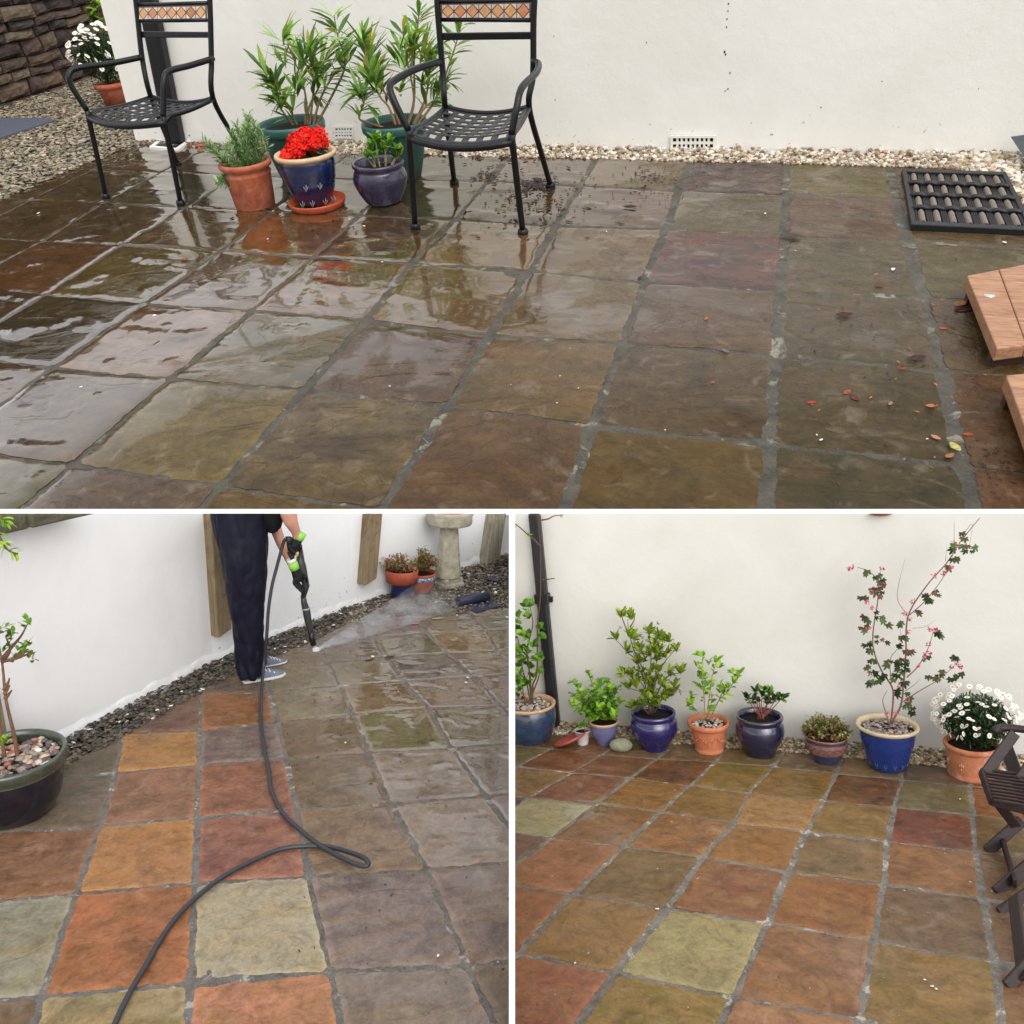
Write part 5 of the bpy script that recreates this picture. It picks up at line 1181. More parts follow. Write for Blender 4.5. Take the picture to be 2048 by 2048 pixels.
far = [(fp(490, 1000, -.05), 44 / KP, 38 / KP), (fp(494, 1035, -.05), 40 / KP, 38 / KP), (fp(500, 1080, -.05), 35 / KP, 34 / KP), (fp(503, 1130, -.05), 31 / KP, 30 / KP), (fp(505, 1180, -.05), 26 / KP, 27 / KP), (fp(507, 1230, -.05), 21 / KP, 25 / KP), (fp(509, 1280, -.05), 19 / KP, 22 / KP), (fp(514, 1318, -.05), 17 / KP, 21 / KP), (fp(516, 1334, -.05), 17 / KP, 20 / KP)]
hipm = [(fp(484, 980, -.01), 54 / KP, 60 / KP), (fp(483, 1040, -.01), 52 / KP, 60 / KP), (fp(488, 1085, -.01), 42 / KP, 50 / KP)]
PT = thing('person', 'person in navy trousers and lime cuffed gloves, leaning over a pressure washer lance', 'person', P, PB)
def cloth(name, ms, mat, vox=.006, amp=.006, sc=22, parent=PT, sm=2):
    m = merge(ms); o = mesh_obj(name, m.v, m.f, mat, P, PB, parent)
    r = o.modifiers.new('r', 'REMESH'); r.mode = 'VOXEL'; r.voxel_size = vox; s_ = o.modifiers.new('s', 'SMOOTH'); s_.iterations = sm * 3; s_.factor = .6
    bpy.context.view_layer.update(); bake(o)
    if amp:
        for v in o.data.vertices:
            w = v.co + PB; f = noise.noise(Vector((w.x * sc, w.y * sc, w.z * sc * .32))) + .5 * noise.noise(Vector((w.x * sc * 2.2, w.y * sc * 2.2, w.z * sc * 1.1 + 4)))
            lowk = 1 + 1.2 * max(0, 1 - w.z / .14); v.co += v.normal * (abs(f) * 1.6 - .5) * amp * lowk
    return o
M_TROU = mat_plain('navy_waterproof_cloth', (11, 12, 31), .6, 0, .25, .35, 30, .3); M_SHIRT = mat_plain('black_cotton', (17, 17, 22), .85, 0, .2, .3, 60, .3)
M_SKIN = mat_plain('skin', (196, 146, 126), .5, 0, .35, .12, 30, .1)
# body: one continuous figure under the clothes
leg = lambda L_, k: [(c, rx * k, ry * k) for c, rx, ry in L_]
torso = [(fp(492, 1050, -.01), 36 / KP, 44 / KP), (fp(505, 1000, -.01), 36 / KP, 48 / KP), (fp(530, 950, -.01), 38 / KP, 54 / KP), (fp(560, 915, -.01), 30 / KP, 56 / KP)]
armN = [(fp(566, 915, .07), 19 / KP, 19 / KP), (fp(570, 975, .085), 17 / KP, 17 / KP), (fp(575, 1018, .08), 17 / KP, 15 / KP), (fp(581, 1042, .07), 13.5 / KP, 13 / KP), (fp(592, 1064, .05), 9 / KP, 9 / KP), (fp(596, 1082, .04), 8 / KP, 8 / KP)]
armF = [(fp(558, 915, -.09), 18 / KP, 18 / KP), (fp(540, 990, -.10), 16 / KP, 15 / KP), (fp(547, 1045, -.09), 12.5 / KP, 12 / KP), (fp(562, 1086, -.06), 10 / KP, 10 / KP), (fp(580, 1124, -.02), 7.5 / KP, 7.5 / KP), (fp(592, 1144, 0), 7.5 / KP, 7.5 / KP)]
cloth('body', [loft(torso), loft(armN), loft(armF), loft(leg(near, .72)), loft(leg(far, .72)), loft(leg(hipm, .8))], M_SKIN, .0055, 0, sm=1)
cloth('trousers', [loft(near), loft(far), loft(hipm)], M_TROU, .0045, .0064, 19)
shirt = [(fp(545, 1058, .0), 15 / KP, 40 / KP), (fp(542, 1040, .0), 24 / KP, 46 / KP), (fp(534, 1000, -.01), 40 / KP, 54 / KP), (fp(545, 940, -.01), 44 / KP, 60 / KP)]
cloth('shirt', [loft(shirt)], M_SHIRT, .006, .003)
def shoe(hx, hy, tx, ty, off, name='trainer'):
    A, B = P.g(hx, hy), P.g(tx, ty); d_ = (B - A).normalized(); w_ = Z.cross(d_); Ls = (B - A).length; sec = [(0, .20, .13), (.12, .26, .24), (.3, .27, .26), (.5, .30, .20), (.7, .33, .15), (.88, .30, .115), (1, .14, .07)]
    m = MB(); V = []; sg = 14
    for t_, w, h in sec:
        c = A + d_ * Ls * t_
        for k in range(sg): th = 2 * math.pi * k / sg; V.append(c + w_ * math.cos(th) * w * Ls * .55 + Z * (.035 * Ls * 1 + max(0, math.sin(th)) * h * Ls * 1.2))
    m.add(V, [(i * sg + k, i * sg + (k + 1) % sg, (i + 1) * sg + (k + 1) % sg, (i + 1) * sg + k) for i in range(len(sec) - 1) for k in range(sg)] + [tuple(range(sg))[::-1], tuple((len(sec) - 1) * sg + k for k in range(sg))])
    M_SH = mat_plain('blue_grey_mesh_shoe', (104, 114, 134), .65, 0, .4, .5, 90, .5); o = mesh_obj(name, m.v, m.f, M_SH, P, PB, PT); o.modifiers.new('s', 'SUBSURF').levels = 1; o.modifiers['s'].render_levels = 2
    m = MB(); V = []
    for t_, w, h in sec:
        c = A + d_ * Ls * (t_ * 1.03 - .015)
        for s_ in (-1, 1):
            for zz in (0.002, .085 * Ls): V.append(c + w_ * s_ * w * Ls * .60 + Z * zz)
    Fc = []
    for i in range(len(sec) - 1): a_ = i * 4; Fc += [(a_, a_ + 4, a_ + 5, a_ + 1), (a_ + 2, a_ + 3, a_ + 7, a_ + 6), (a_ + 1, a_ + 5, a_ + 7, a_ + 3), (a_, a_ + 2, a_ + 6, a_ + 4)]
    Fc += [(0, 1, 3, 2), (24, 26, 27, 25)]; m.add(V, Fc); s2 = mesh_obj('sole', m.v, m.f, mat_plain('white_sole', (206, 204, 196), .6, 0, .3, .3, 60), P, PB, o, None, False); bevel(s2, .003, 2)
    m = MB()
    for i in range(4):
        t_ = .42 + i * .1; c = A + d_ * Ls * t_ + Z * (.30 - i * .045) * Ls; m.tube([c - w_ * .13 * Ls, c + Z * .02 * Ls, c + w_ * .13 * Ls], .0022, 5)
    mesh_obj('laces', m.v, m.f, mat_plain('white_laces', (214, 214, 212), .7), P, PB, o)
shoe(486, 1366, 569, 1350, 0); shoe(518, 1336, 573, 1324, 0)
# gloves with five bent fingers each
M_GLB = mat_plain('black_glove', (20, 21, 24), .7, 0, .3, .3, 60, .3); M_GLL = mat_plain('lime_glove_cuff', (140, 200, 84), .7, 0, .3, .2, 60, .2); M_CUFF = mat_plain('white_wristband', (214, 212, 204), .8)
def glove(wr, pm, off, grip, side, band=None):
    g = MB(); w0 = fp(*wr, off); p0 = fp(*pm, off)
    ms = [loft([(w0, 8 / KP, 8 / KP), (w0.lerp(p0, .5), 9.5 / KP, 9 / KP), (p0, 11 / KP, 9.5 / KP), (p0 + (p0 - w0).normalized() * 7 / KP, 8.5 / KP, 8 / KP)], 14)]
    for i, (x0, y0, x1, y1, x2, y2, r) in enumerate(grip):
        a_, b_, c_ = fp(x0, y0, off + .004 * side), fp(x1, y1, off + .024 * side), fp(x2, y2, off + .006)
        t_ = MB(); t_.tube(smoothpath([a_, b_, c_], 4), [r / KP * (1 - .04 * q_) for q_ in range(9)], 8); ms.append(t_)
    o = cloth('glove', ms, M_GLB, .0026, 0, sm=1)
    d_ = (w0 - p0).normalized(); cw = loft([(w0 - d_ * 3 / KP, 9.5 / KP, 9.5 / KP), (w0 + d_ * 12 / KP, 9.8 / KP, 9.8 / KP)], 16, False); c_ = mesh_obj('cuff', cw.v, cw.f, M_GLL, P, PB, o); c_.modifiers.new('t', 'SOLIDIFY').thickness = .002
    if band: cw = loft([(w0 + d_ * 12 / KP, 9 / KP, 9 / KP), (w0 + d_ * 20 / KP, 9.3 / KP, 9.3 / KP)], 16, False); c_ = mesh_obj('wristband', cw.v, cw.f, M_CUFF, P, PB, o); c_.modifiers.new('t', 'SOLIDIFY').thickness = .002
glove((598, 1076), (590, 1090), .045, [(584, 1084, 577, 1086, 576, 1094, 4), (584, 1091, 578, 1094, 578, 1101, 4), (587, 1097, 582, 1100, 583, 1107, 3.8), (592, 1101, 588, 1105, 589, 1110, 3.4), (597, 1086, 602, 1094, 598, 1103, 4)], 1)
glove((589, 1136), (597, 1156), .03, [(590, 1158, 588, 1167, 594, 1172, 4), (594, 1163, 593, 1173, 600, 1178, 4), (599, 1168, 599, 1179, 605, 1183, 3.8), (604, 1172, 604, 1184, 609, 1187, 3.5), (604, 1150, 611, 1154, 613, 1164, 4)], 1, True)
# pressure washer lance
LT = thing('pressure_washer_lance', 'dark grey pressure washer lance with yellow trigger parts held in both hands', 'pressure washer lance', P, fp(590, 1120, .02))
LB = LT['_b']; M_LG = mat_plain('dark_grey_plastic', (50, 52, 54), .4, 0, .45, .3, 60, .1); M_LK = mat_plain('black_plastic', (20, 20, 22), .4); M_YEL = mat_plain('yellow_plastic', (226, 176, 56), .4)
def lt(name, pts, rs, mat, off=.02, seg=12, flat=1):
    m = MB(); pp_ = [fp(x, y, off) for x, y in pts]; m.tube(pp_, [r / KP for r in rs], seg); return mesh_obj(name, m.v, m.f, mat, P, LB, LT)
lt('handle', [(571, 1077), (577, 1076), (580, 1090), (580, 1106), (586, 1118), (600, 1136)], [4, 6, 6, 5.5, 5, 5], M_LG)
lt('trigger_guard', [(582, 1078), (596, 1080), (601, 1098), (603, 1116), (606, 1140)], [4, 4, 4, 5, 6], M_LG)
lt('body', [(598, 1110), (603, 1130), (607, 1150), (612, 1172), (606, 1196)], [5, 8.5, 8, 7, 5], M_LG)
lt('trigger', [(590, 1104), (595, 1112)], [2.6, 2.6], M_YEL, .03); lt('label_plate', [(577, 1092), (578, 1102)], [4.4, 4.4], M_YEL, .026)
lt('barrel', [(606, 1190), (608, 1205), (611, 1216), (613, 1222), (616, 1240), (620, 1258), (623, 1272)], [4.5, 6, 7, 7.6, 7.2, 5.6, 4.6], M_LG)
lt('collar_ring', [(611.5, 1216), (612, 1219)], [7.9, 7.9], mat_plain('worn_ring', (150, 150, 146), .5))
lt('nozzle', [(622, 1264), (624, 1276), (627, 1290)], [5.2, 6.4, 5.6], M_LK)
# hose
hp = [(571, 1077, .02), (566, 1088, .02), (560, 1110, .025), (552, 1140, .03), (544, 1172, .04), (537, 1219, .05), (533, 1277, .058), (527, 1335, .058)]
air = [fp(x, y, o_) for x, y, o_ in hp]
gr = [(522, 1400, .016), (522, 1440, .009), (527, 1490, .009), (537, 1536, .010), (543, 1580, .009), (567, 1628, .009), (611, 1669, .012), (651, 1698, .016), (701, 1724, .03), (726, 1732, .034), (737, 1728, .036), (728, 1716, .036), (700, 1705, .022), (668, 1696, .012), (634, 1692, .009), (567, 1697, .009), (500, 1724, .009), (436, 1760, .009), (369, 1817, .009), (325, 1873, .009), (295, 1926, .009), (261, 1983, .009), (228, 2052, .009), (205, 2120, .009)]
hpth = smoothpath(air + [P.g(x, y, h) for x, y, h in gr], 7)
m = MB(); m.tube(hpth, .0050, 10); tag(mesh_obj('hose', m.v, m.f, mat_plain('grey_rubber_hose', (46, 49, 56), .4, 0, .5, .3, 60, .2), P, P.g(521, 1500)), 'long dark grey hose looping from the lance down across the wet slabs', 'hose')
# spray: droplets and a thin mist
it = []; random.seed(15); S0 = P.g(632, 1303); S1 = P.g(900, 1205)
ax = (S1 - S0); fw = ax.normalized(); sw_ = Z.cross(fw)
for _ in range(1500):
    t_ = rnd() ** 1.7; p_ = S0 + ax * t_ + sw_ * random.gauss(0, .06) * t_ * 1.6 + Z * (abs(random.gauss(0, .035)) * (t_ + .1) + .003); s_ = ru(.0003, .0007); it.append((p_, (s_ * 2, s_, s_), ru(0, 6), 0, (.85, .87, .9)))
for _ in range(260):
    p_ = S0 + rdir() * ru(0, .014); p_.z = abs(p_.z) + .002; s_ = ru(.0006, .0014); it.append((p_, (s_, s_, s_ * 2), 0, 0, (.95, .96, 1)))
sp = stones('water_spray', it, mat_col('water_drops', .1, .8), P, S0, None, True); tag(sp, kind='stuff')
m = MB(); pr = []
for i in range(13):
    t_ = i / 12; c = S0 + ax * t_ + Z * (.004 + .05 * t_); r1, r2 = .006 + .15 * t_ ** .9, .005 + .055 * t_
    for k in range(18): th = 2 * math.pi * k / 18; pr.append(c + sw_ * math.cos(th) * r1 + Z * max(math.sin(th) * r2, -c.z + .001))
m.add(pr, [(i * 18 + k, i * 18 + (k + 1) % 18, (i + 1) * 18 + (k + 1) % 18, (i + 1) * 18 + k) for i in range(12) for k in range(18)] + [tuple(range(18))[::-1], tuple(12 * 18 + k for k in range(18))])
mm = bpy.data.materials.new('mist'); mm.use_nodes = True; nt_ = mm.node_tree; nt_.nodes.remove(nt_.nodes['Principled BSDF']); pvn = nt_.nodes.new('ShaderNodeVolumePrincipled'); pvn.inputs['Color'].default_value = (.95, .96, 1, 1); pvn.inputs['Anisotropy'].default_value = .2
tcn = nt_.nodes.new('ShaderNodeTexCoord'); ln = nt_.nodes.new('ShaderNodeVectorMath'); ln.operation = 'LENGTH'; nt_.links.new(tcn.outputs['Object'], ln.inputs[0])
rp_ = nt_.nodes.new('ShaderNodeValToRGB'); e_ = rp_.color_ramp.elements; e_[0].position = 0; e_[0].color = (1, 1, 1, 1); e_[1].position = min(.99, ax.length * .95); e_[1].color = (0, 0, 0, 1); em = e_.new(ax.length * .25); em.color = (.16, .16, .16, 1); em2 = e_.new(ax.length * .06); em2.color = (.5, .5, .5, 1)
nt_.links.new(ln.outputs['Value'], rp_.inputs[0]); nz = nt_.nodes.new('ShaderNodeTexNoise'); nz.inputs['Scale'].default_value = 16; nt_.links.new(tcn.outputs['Object'], nz.inputs['Vector'])
mu = nt_.nodes.new('ShaderNodeMath'); mu.operation = 'MULTIPLY'; nr_ = nt_.nodes.new('ShaderNodeValToRGB'); nr_.color_ramp.elements[0].position = .36; nr_.color_ramp.elements[1].position = .68; nt_.links.new(nz.outputs[0], nr_.inputs[0]); nt_.links.new(rp_.outputs[0], mu.inputs[0]); nt_.links.new(nr_.outputs[0], mu.inputs[1]); mu2 = nt_.nodes.new('ShaderNodeMath'); mu2.operation = 'MULTIPLY'; mu2.inputs[1].default_value = 165; nt_.links.new(mu.outputs[0], mu2.inputs[0]); nt_.links.new(mu2.outputs[0], pvn.inputs['Density'])
nt_.links.new(pvn.outputs[0], nt_.nodes['Material Output'].inputs['Volume'])
ms_ = mesh_obj('spray_mist', m.v, m.f, mm, P, S0); tag(ms_, kind='stuff')
for x, y, s_, c, lab, an in [(804, 1214, 12, (130, 196, 70), 'bright green leaf on the chippings below the half blue pot', .4), (832, 1249, 20, (206, 164, 120), 'tan curled leaf on a far slab behind the spray', .1), (875, 1239, 22, (210, 204, 120), 'thin yellow leaf lying near the far patio edge', 0), (591, 1256, 9, (206, 110, 60), 'orange leaf on the slate strip behind the lance', .4), (630, 1244, 10, (150, 160, 70), 'yellow green leaf on the slate strip', 0), (780, 1316, 24, (60, 50, 44), 'thin dark twig like leaf beside a far slab joint', .1), (739, 1322, 20, (60, 50, 44), 'dark wisp of leaf left of the far joint', .2), (943, 1842, 16, (40, 36, 36), 'small black leaf on the sky-tinted slab at the bottom right', .9)]:
    dead_leaf(P, x, y, s_, c, lab, 'leaf litter on the patio being washed', an, .3, .35)
for x, y, w, hgt in ((1030, 0, 0, 0),): pass
it = []
for x, y, s_ in [(746, 1208, 5), (781, 1211, 3.5), (914, 1233, 2.5), (745, 1316, 4), (935, 1358, 4), (932, 1368, 4), (797, 1386, 2), (1014, 1237, 4), (876, 1916, 4.5), (691, 1489, 3), (763, 1331, 2), (860, 1205, 3), (120, 1465, 5), (176, 1473, 5), (302, 1423, 4), (386, 1372, 4)]:
    p_ = P.g(x, y); s_ = s_ / P.ppm(p_); p_.z = .006; it.append((p_, (s_, s_ * .7, s_ * .4), ru(0, 6), 0, (.75, .74, .70)))
for _ in range(90):
    x, y = ru(560, 1018), ru(1240, 2040); p_ = P.g(x, y); s_ = ru(1, 2.4) / P.ppm(p_); p_.z = .003; it.append((p_, (s_ * ru(1, 2.4), s_ * .6, s_ * .3), ru(0, 6), 0, jit(lin((44, 34, 30)), .3)))
tag(stones('patio_debris', it, M_STONE_S, P, P.g(800, 1600)), kind='stuff')

# =================================================================== AFTER: the cleaned patio with its row of pots
P = BR
R_COL = {(-2,0):(120,112,88),(-2,1):(122,114,88),(-1,0):(126,84,66),(0,0):(124,80,66),(1,0):(116,92,78),(2,0):(118,102,74),(3,0):(126,102,70),(4,0):(124,104,84),(5,0):(132,104,80),(6,0):(112,84,72),(7,0):(120,92,76),
 (-1,1):(124,116,88),(0,1):(128,78,62),(1,1):(130,76,64),(2,1):(132,80,48),(3,1):(146,112,66),(4,1):(148,106,64),(5,1):(122,76,48),(6,1):(116,112,84),(7,1):(146,94,68),
 (-1,2):(140,108,74),(0,2):(152,116,74),(1,2):(138,96,80),(2,2):(152,112,66),(3,2):(150,114,66),(4,2):(152,108,70),(5,2):(156,118,78),(6,2):(134,70,60),(7,2):(126,104,72),
 (0,3):(100,80,80),(1,3):(172,158,124),(2,3):(146,102,78),(3,3):(164,110,78),(4,3):(160,110,68),(5,3):(140,110,84),(6,3):(154,106,74),(7,3):(120,96,78),
 (1,4):(110,90,86),(2,4):(172,108,82),(3,4):(128,106,82),(4,4):(152,106,74),(5,4):(166,112,68),(6,4):(114,94,86),(7,4):(128,110,92),
 (2,5):(166,120,84),(3,5):(156,118,82),(4,5):(156,140,106),(5,5):(160,112,82),(6,5):(150,116,78),(1,5):(150,110,84),
 (3,6):(166,112,84),(4,6):(166,130,84),(5,6):(184,134,104),(6,6):(160,126,90),(2,6):(176,112,90)}
R_TWO = {(2,1):(70,44,34),(5,1):(62,46,42),(6,2):(92,58,58),(6,0):(72,66,72),(1,3):(160,154,122),(4,5):(172,160,118),(3,6):(150,90,74),(4,2):(170,128,84)}
def wet_r(u, v):
    e = .30
    for (a_, b_, s_) in ((2.0, 3.15, .9), (2.9, 3.8, .35), (3.0, 1.5, .30), (.8, 1.4, .35), (6.9, 3.3, .35), (5.9, 5.2, .35), (5.8, 3.2, .3), (3.9, 3.2, .2)):
        e += s_ * math.exp(-((u - a_) ** 2 + (v - b_) ** 2) / .10)
    return min(1, e)
ed = (P.g(1030, 1462), P.g(1357, 1484)); ed2 = (P.g(1357, 1486), P.g(2048, 1548))
rclip = [offline(P.g(1357, 1484), P.g(2040, 1546), P.g(1500, 1900))]
def joint_r(u, v): return (.034 if u < 1 else .058, .038)
patio(P, (-4, 10), (-2, 8), R_COL, (136, 104, 78), wet_r, M_SLAB_R, M_MORT_R, joint_r, rclip, 'patio', two=R_TWO, relief=1.3)
a, b = P.g(1121, 1452), P.g(2048, 1520); d = (b - a).normalized(); nR = wall_n(P, a, b); a0 = a - d * 1.2; b0 = b + d * 1.4
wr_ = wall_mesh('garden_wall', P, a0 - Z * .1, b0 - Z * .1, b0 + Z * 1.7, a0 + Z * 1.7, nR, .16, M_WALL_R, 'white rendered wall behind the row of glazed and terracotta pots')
def wr(x, y, off=0): return P.rp(x, y, a + nR * off, nR)
random.seed(42)
strip(P, [(1100, 1470, 1450), (1262, 1478, 1462), (1357, 1488, 1469), (1570, 1504, 1486), (1812, 1528, 1501), (2060, 1552, 1520)], 4200, .0085, [(150, 134, 110), (172, 152, 120), (122, 108, 90), (196, 182, 156), (140, 110, 78), (100, 88, 74), (180, 160, 128)], 'shingle', (0, .022), .6, .02)
o = thing('drainpipe', 'black downpipe leaning down the wall behind the blue brown pot', 'drainpipe', P, wr(1107, 1457, .02))
pl = [wr(1097, 1457, .05), wr(1118, 1457, .05), wr(1074, 1000, .05), wr(1052, 1000, .05)]; m = MB(); quad_slab(m, *pl, nR, .045); bevel(mesh_obj('pipe', m.v, m.f, M_PIPE, P, pl[0], o, None, False), .012, 4)
m = MB(); quad_slab(m, wr(1069, 1209, .058), wr(1096, 1209, .058), wr(1094, 1190, .058), wr(1067, 1190, .058), nR, .055); quad_slab(m, wr(1090, 1206, .02), wr(1105, 1205, .02), wr(1105, 1194, .02), wr(1090, 1193, .02), nR, .015)
bevel(mesh_obj('bracket', m.v, m.f, M_PIPE, P, pl[0], o, None, False), .004, 3)
gully(P, [(1110, 1470), (1135, 1470), (1148, 1456), (1124, 1452)], 'white framed drain cover half hidden behind the leaning red saucer')
air_brick(P, a, nR, 1822, 1494, 1844, 1512, 4, 3, 'small white air brick just right of the tall bright blue pot')
# wall planter above
c = wr(1762, 1002, .0); m = MB(); m.lathe(c, [(.001, -.062), (.03, -.058), (.055, -.045), (.078, -.02), (.09, .01), (.094, .04), (.088, .04), (.08, .0)], 36); o = mesh_obj('wall_planter', m.v, m.f, M_TERRA, P, c); tag(o, 'underside of a terracotta wall planter fixed high on the white wall', 'wall planter')

M_BB = mat_glaze('blue_brown_glaze', (44, 66, 92), (30, 44, 66), .16, 9, blot=.06, bl=(.085, .05, .03)); M_RIM = mat_clay('buff_rim', (204, 166, 128), (182, 140, 100), .2, 14, .6)
p = Pot(P, 1064, 1493, 38, 'plant_pot', 'wide blue and brown glazed pot holding pebbles beside the leaning downpipe')
p.lathe('pot_body', [(0, 0), (36, 0), (40, 4), (48, 22), (51.5, 44), (51, 58), (48, 66)], M_BB); p.lathe('pot_rim', [(48, 65), (52, 68), (53, 71), (51, 73), (47, 72), (44, 68), (43, 60)], M_RIM); p.soil(44, 64)
p.pebbles(43, 65, 190, 4.6, [(160, 146, 138), (128, 116, 112), (180, 164, 152), (146, 128, 120), (196, 184, 172)])
T0 = p.top(68); q = thing('tall_shrub', 'tall thin leafy shrub in the blue brown pot beside the downpipe', 'plant', P, T0); random.seed(14); k_ = P.ppm(T0)
def z6(l, dd=None): return [(1024 + x * .2775, 1024 + y * .2775) + ((r[0],) if r else ()) for x, y, *r in l]
def z7(l): return [(1536 + x * .2982, 1024 + y * .2982) + ((r[0],) if r else ()) for x, y, *r in l]
paths = branch_plant(q, P, T0, [z6([(150, 1400), (150, 1250), (180, 1150), (185, 800), (205, 600), (205, 300), (190, 40), (180, -60)]), z6([(140, 1400), (110, 1250), (80, 1150), (60, 1050), (40, 950)]), z6([(150, 1400), (120, 1230), (60, 1170), (30, 1100)]),
   z6([(145, 1390), (130, 1200), (110, 1000), (130, 900), (150, 800), (130, 680)]), z6([(205, 250), (150, 190), (100, 150), (30, 90), (-30, 60)]), z6([(195, 60), (260, 50), (300, 30), (360, 20)]), z6([(212, 490), (260, 485), (310, 478)]), z6([(140, 1400), (90, 1330), (60, 1290)]), z6([(100, 1400), (80, 1300), (75, 1200)]), z6([(120, 1050), (60, 980), (40, 900)]), z6([(150, 1300), (190, 1200), (200, 1130)])], .0045, 'stems', (96, 74, 56), 6, .4)
m = MB()
for x, y in z6([(90, 680), (140, 660), (40, 740), (75, 880), (200, 830), (230, 900), (70, 980), (150, 960), (90, 1080), (60, 1150), (130, 1120), (200, 1150), (50, 1210), (100, 1210), (40, 1290), (60, 1020), (30, 780), (110, 760), (25, 1040), (120, 1010), (45, 1100), (160, 1060), (10, 900), (20, 1180), (150, 1180), (205, 1060), (110, 900), (40, 840), (80, 1250), (20, 980)]):
    whorl(m, P.face(x, y, T0, ru(-.04, .05)), (ru(-.7, .7), ru(-.7, .7), .5), 8, 18 / k_, 11 / k_, 'mid', None, 1.1, 'oval')
for x, y in z6([(125, 165), (30, 105), (360, 35), (110, 170)]): whorl(m, P.face(x, y, T0), (0, .3, .2), 3, 9 / k_, 4 / k_, 'lime', None, 1)
for x, y in z6([(45, 1330), (70, 1350), (30, 1310)]): whorl(m, P.face(x, y, T0), (0, 0, .5), 4, 10 / k_, 6 / k_, 'maple', None, 1, 'oval')
m.build('foliage', M_LEAF, P, T0, q)
# leaning red saucer and small white pot
c = P.g(1143, 1480, .034); m = MB(); rs = 36 / P.ppm(c)
e1 = (P.face(1180, 1451, c) - P.face(1110, 1484, c)).normalized(); vw = (P.C - c).normalized(); axn = e1.cross(vw).normalized(); axn = axn if axn.z > 0 else -axn; axn = (axn + vw * .16).normalized()
m.lathe(c, [(.0008, 0), (rs * .85, 0), (rs, .012), (rs * .97, .013), (rs * .86, .003), (.0008, .0035)], 40, axis=axn); tag(mesh_obj('saucer', m.v, m.f, mat_plain('red_clay_saucer', (168, 78, 66), .5), P, c), 'red clay saucer leaning on the small white pot', 'saucer')
M_WP = mat_plain('quilted_white_pot', (206, 192, 194), .5, 0, .4, .1)
p = Pot(P, 1166, 1492, 10, 'plant_pot', 'tiny white quilted pot between the blue brown pot and the lilac pot'); p.lathe('pot_body', [(0, 0), (10.5, 0), (11, 1.5), (15, 26), (16, 26.5), (16, 28), (14.5, 28), (13.5, 24)], M_WP); p.soil(13.5, 24)
T0 = p.top(25); q = thing('sprout', 'dry twiggy sprout in the tiny white pot', 'plant', P, T0); branch_plant(q, P, T0, [[(1166, 1462), (1170, 1455), (1172, 1449)], [(1168, 1462), (1176, 1456), (1181, 1457)], [(1165, 1462), (1163, 1456), (1160, 1453)]], .001, 'stems', (110, 70, 54))
# lilac pot
M_LIL = mat_glaze('lilac_blue_glaze', (104, 106, 146), (88, 92, 130), .25, 12, coat=.3)
p = Pot(P, 1210, 1494, 15, 'plant_pot', 'lilac blue tapered pot with a buff rim left of the cobalt pot')
p.lathe('pot_body', [(0, 0), (14, 0), (16, 3), (24, 22), (28, 38), (28, 43)], M_LIL); p.lathe('pot_rim', [(28, 42), (30, 44), (31, 46), (29.5, 48), (27, 47), (25, 42)], M_RIM); p.soil(26, 42)
T0 = p.top(45); q = thing('bushy_shrub', 'bushy bright green shrub in the lilac pot', 'plant', P, T0); random.seed(17); k_ = P.ppm(T0)
tips = z6([(540, 1140), (700, 1200), (440, 1220), (430, 1370), (620, 1200), (770, 1260), (560, 1280), (650, 1300), (740, 1380), (500, 1310), (600, 1380), (680, 1420), (420, 1300), (700, 1260), (470, 1400)])
paths = branch_plant(q, P, T0, [[(1210 + ru(-6, 6), 1440), ((x + 1210) / 2 + ru(-5, 5), (y + 1440) / 2 + 5, ru(-.02, .02)), (x, y, ru(-.04, .04))] for x, y in tips], .0028, 'stems', (126, 112, 84), 5, .5)
m = MB(); LM = lambda: gcol('lime', .18) if rnd() > .35 else gcol('mid', .2)
for pth in paths: twig_leaves(m, P, pth, 16, 14 / k_, 8.5 / k_, 'lime', .25, .9, 0, .3, 'oval', .3, True, LM)
for _ in range(26):
    x, y = z6([(random.gauss(640, 62), random.gauss(1420, 42))])[0]; whorl(m, P.face(x, y, T0, ru(-.05, .06)), (ru(-.6, .6), ru(-.6, .6), .6), 6, 16 / k_, 11 / k_, 'lime', LM, 1.1, 'round')
m.build('foliage', M_LEAF, P, T0, q)
# beach cobble
c = P.g(1243, 1502); m = MB(); kk = P.ppm(c); V = []; 
bm = bmesh.new(); bmesh.ops.create_icosphere(bm, subdivisions=4, radius=1); VV = [c + sdir for sdir in [(Vector((v.co.x * 23, v.co.y * 15, v.co.z * 13.5)) / kk) * (1 + .05 * noise.noise(v.co * 1.6)) + Vector((0, 0, 12.5 / kk)) for v in bm.verts]]; FF = [tuple(v.index for v in f.verts) for f in bm.faces]; bm.free()
rt = math.atan2(sdx.y, sdx.x)
nR2 = P.face_n(c); s2 = Vector((-nR2.y, nR2.x, 0)); VV = [c + s2 * (v - c).x + nR2 * (v - c).y + Vector((0, 0, (v - c).z)) for v in VV]
tag(mesh_obj('cobble', VV, FF, mat_plain('grey_olive_stone', (130, 130, 108), .7, 0, .3, .5, 40, .2), P, c), 'smooth grey green beach cobble lying in front of the cobalt pot', 'cobble')
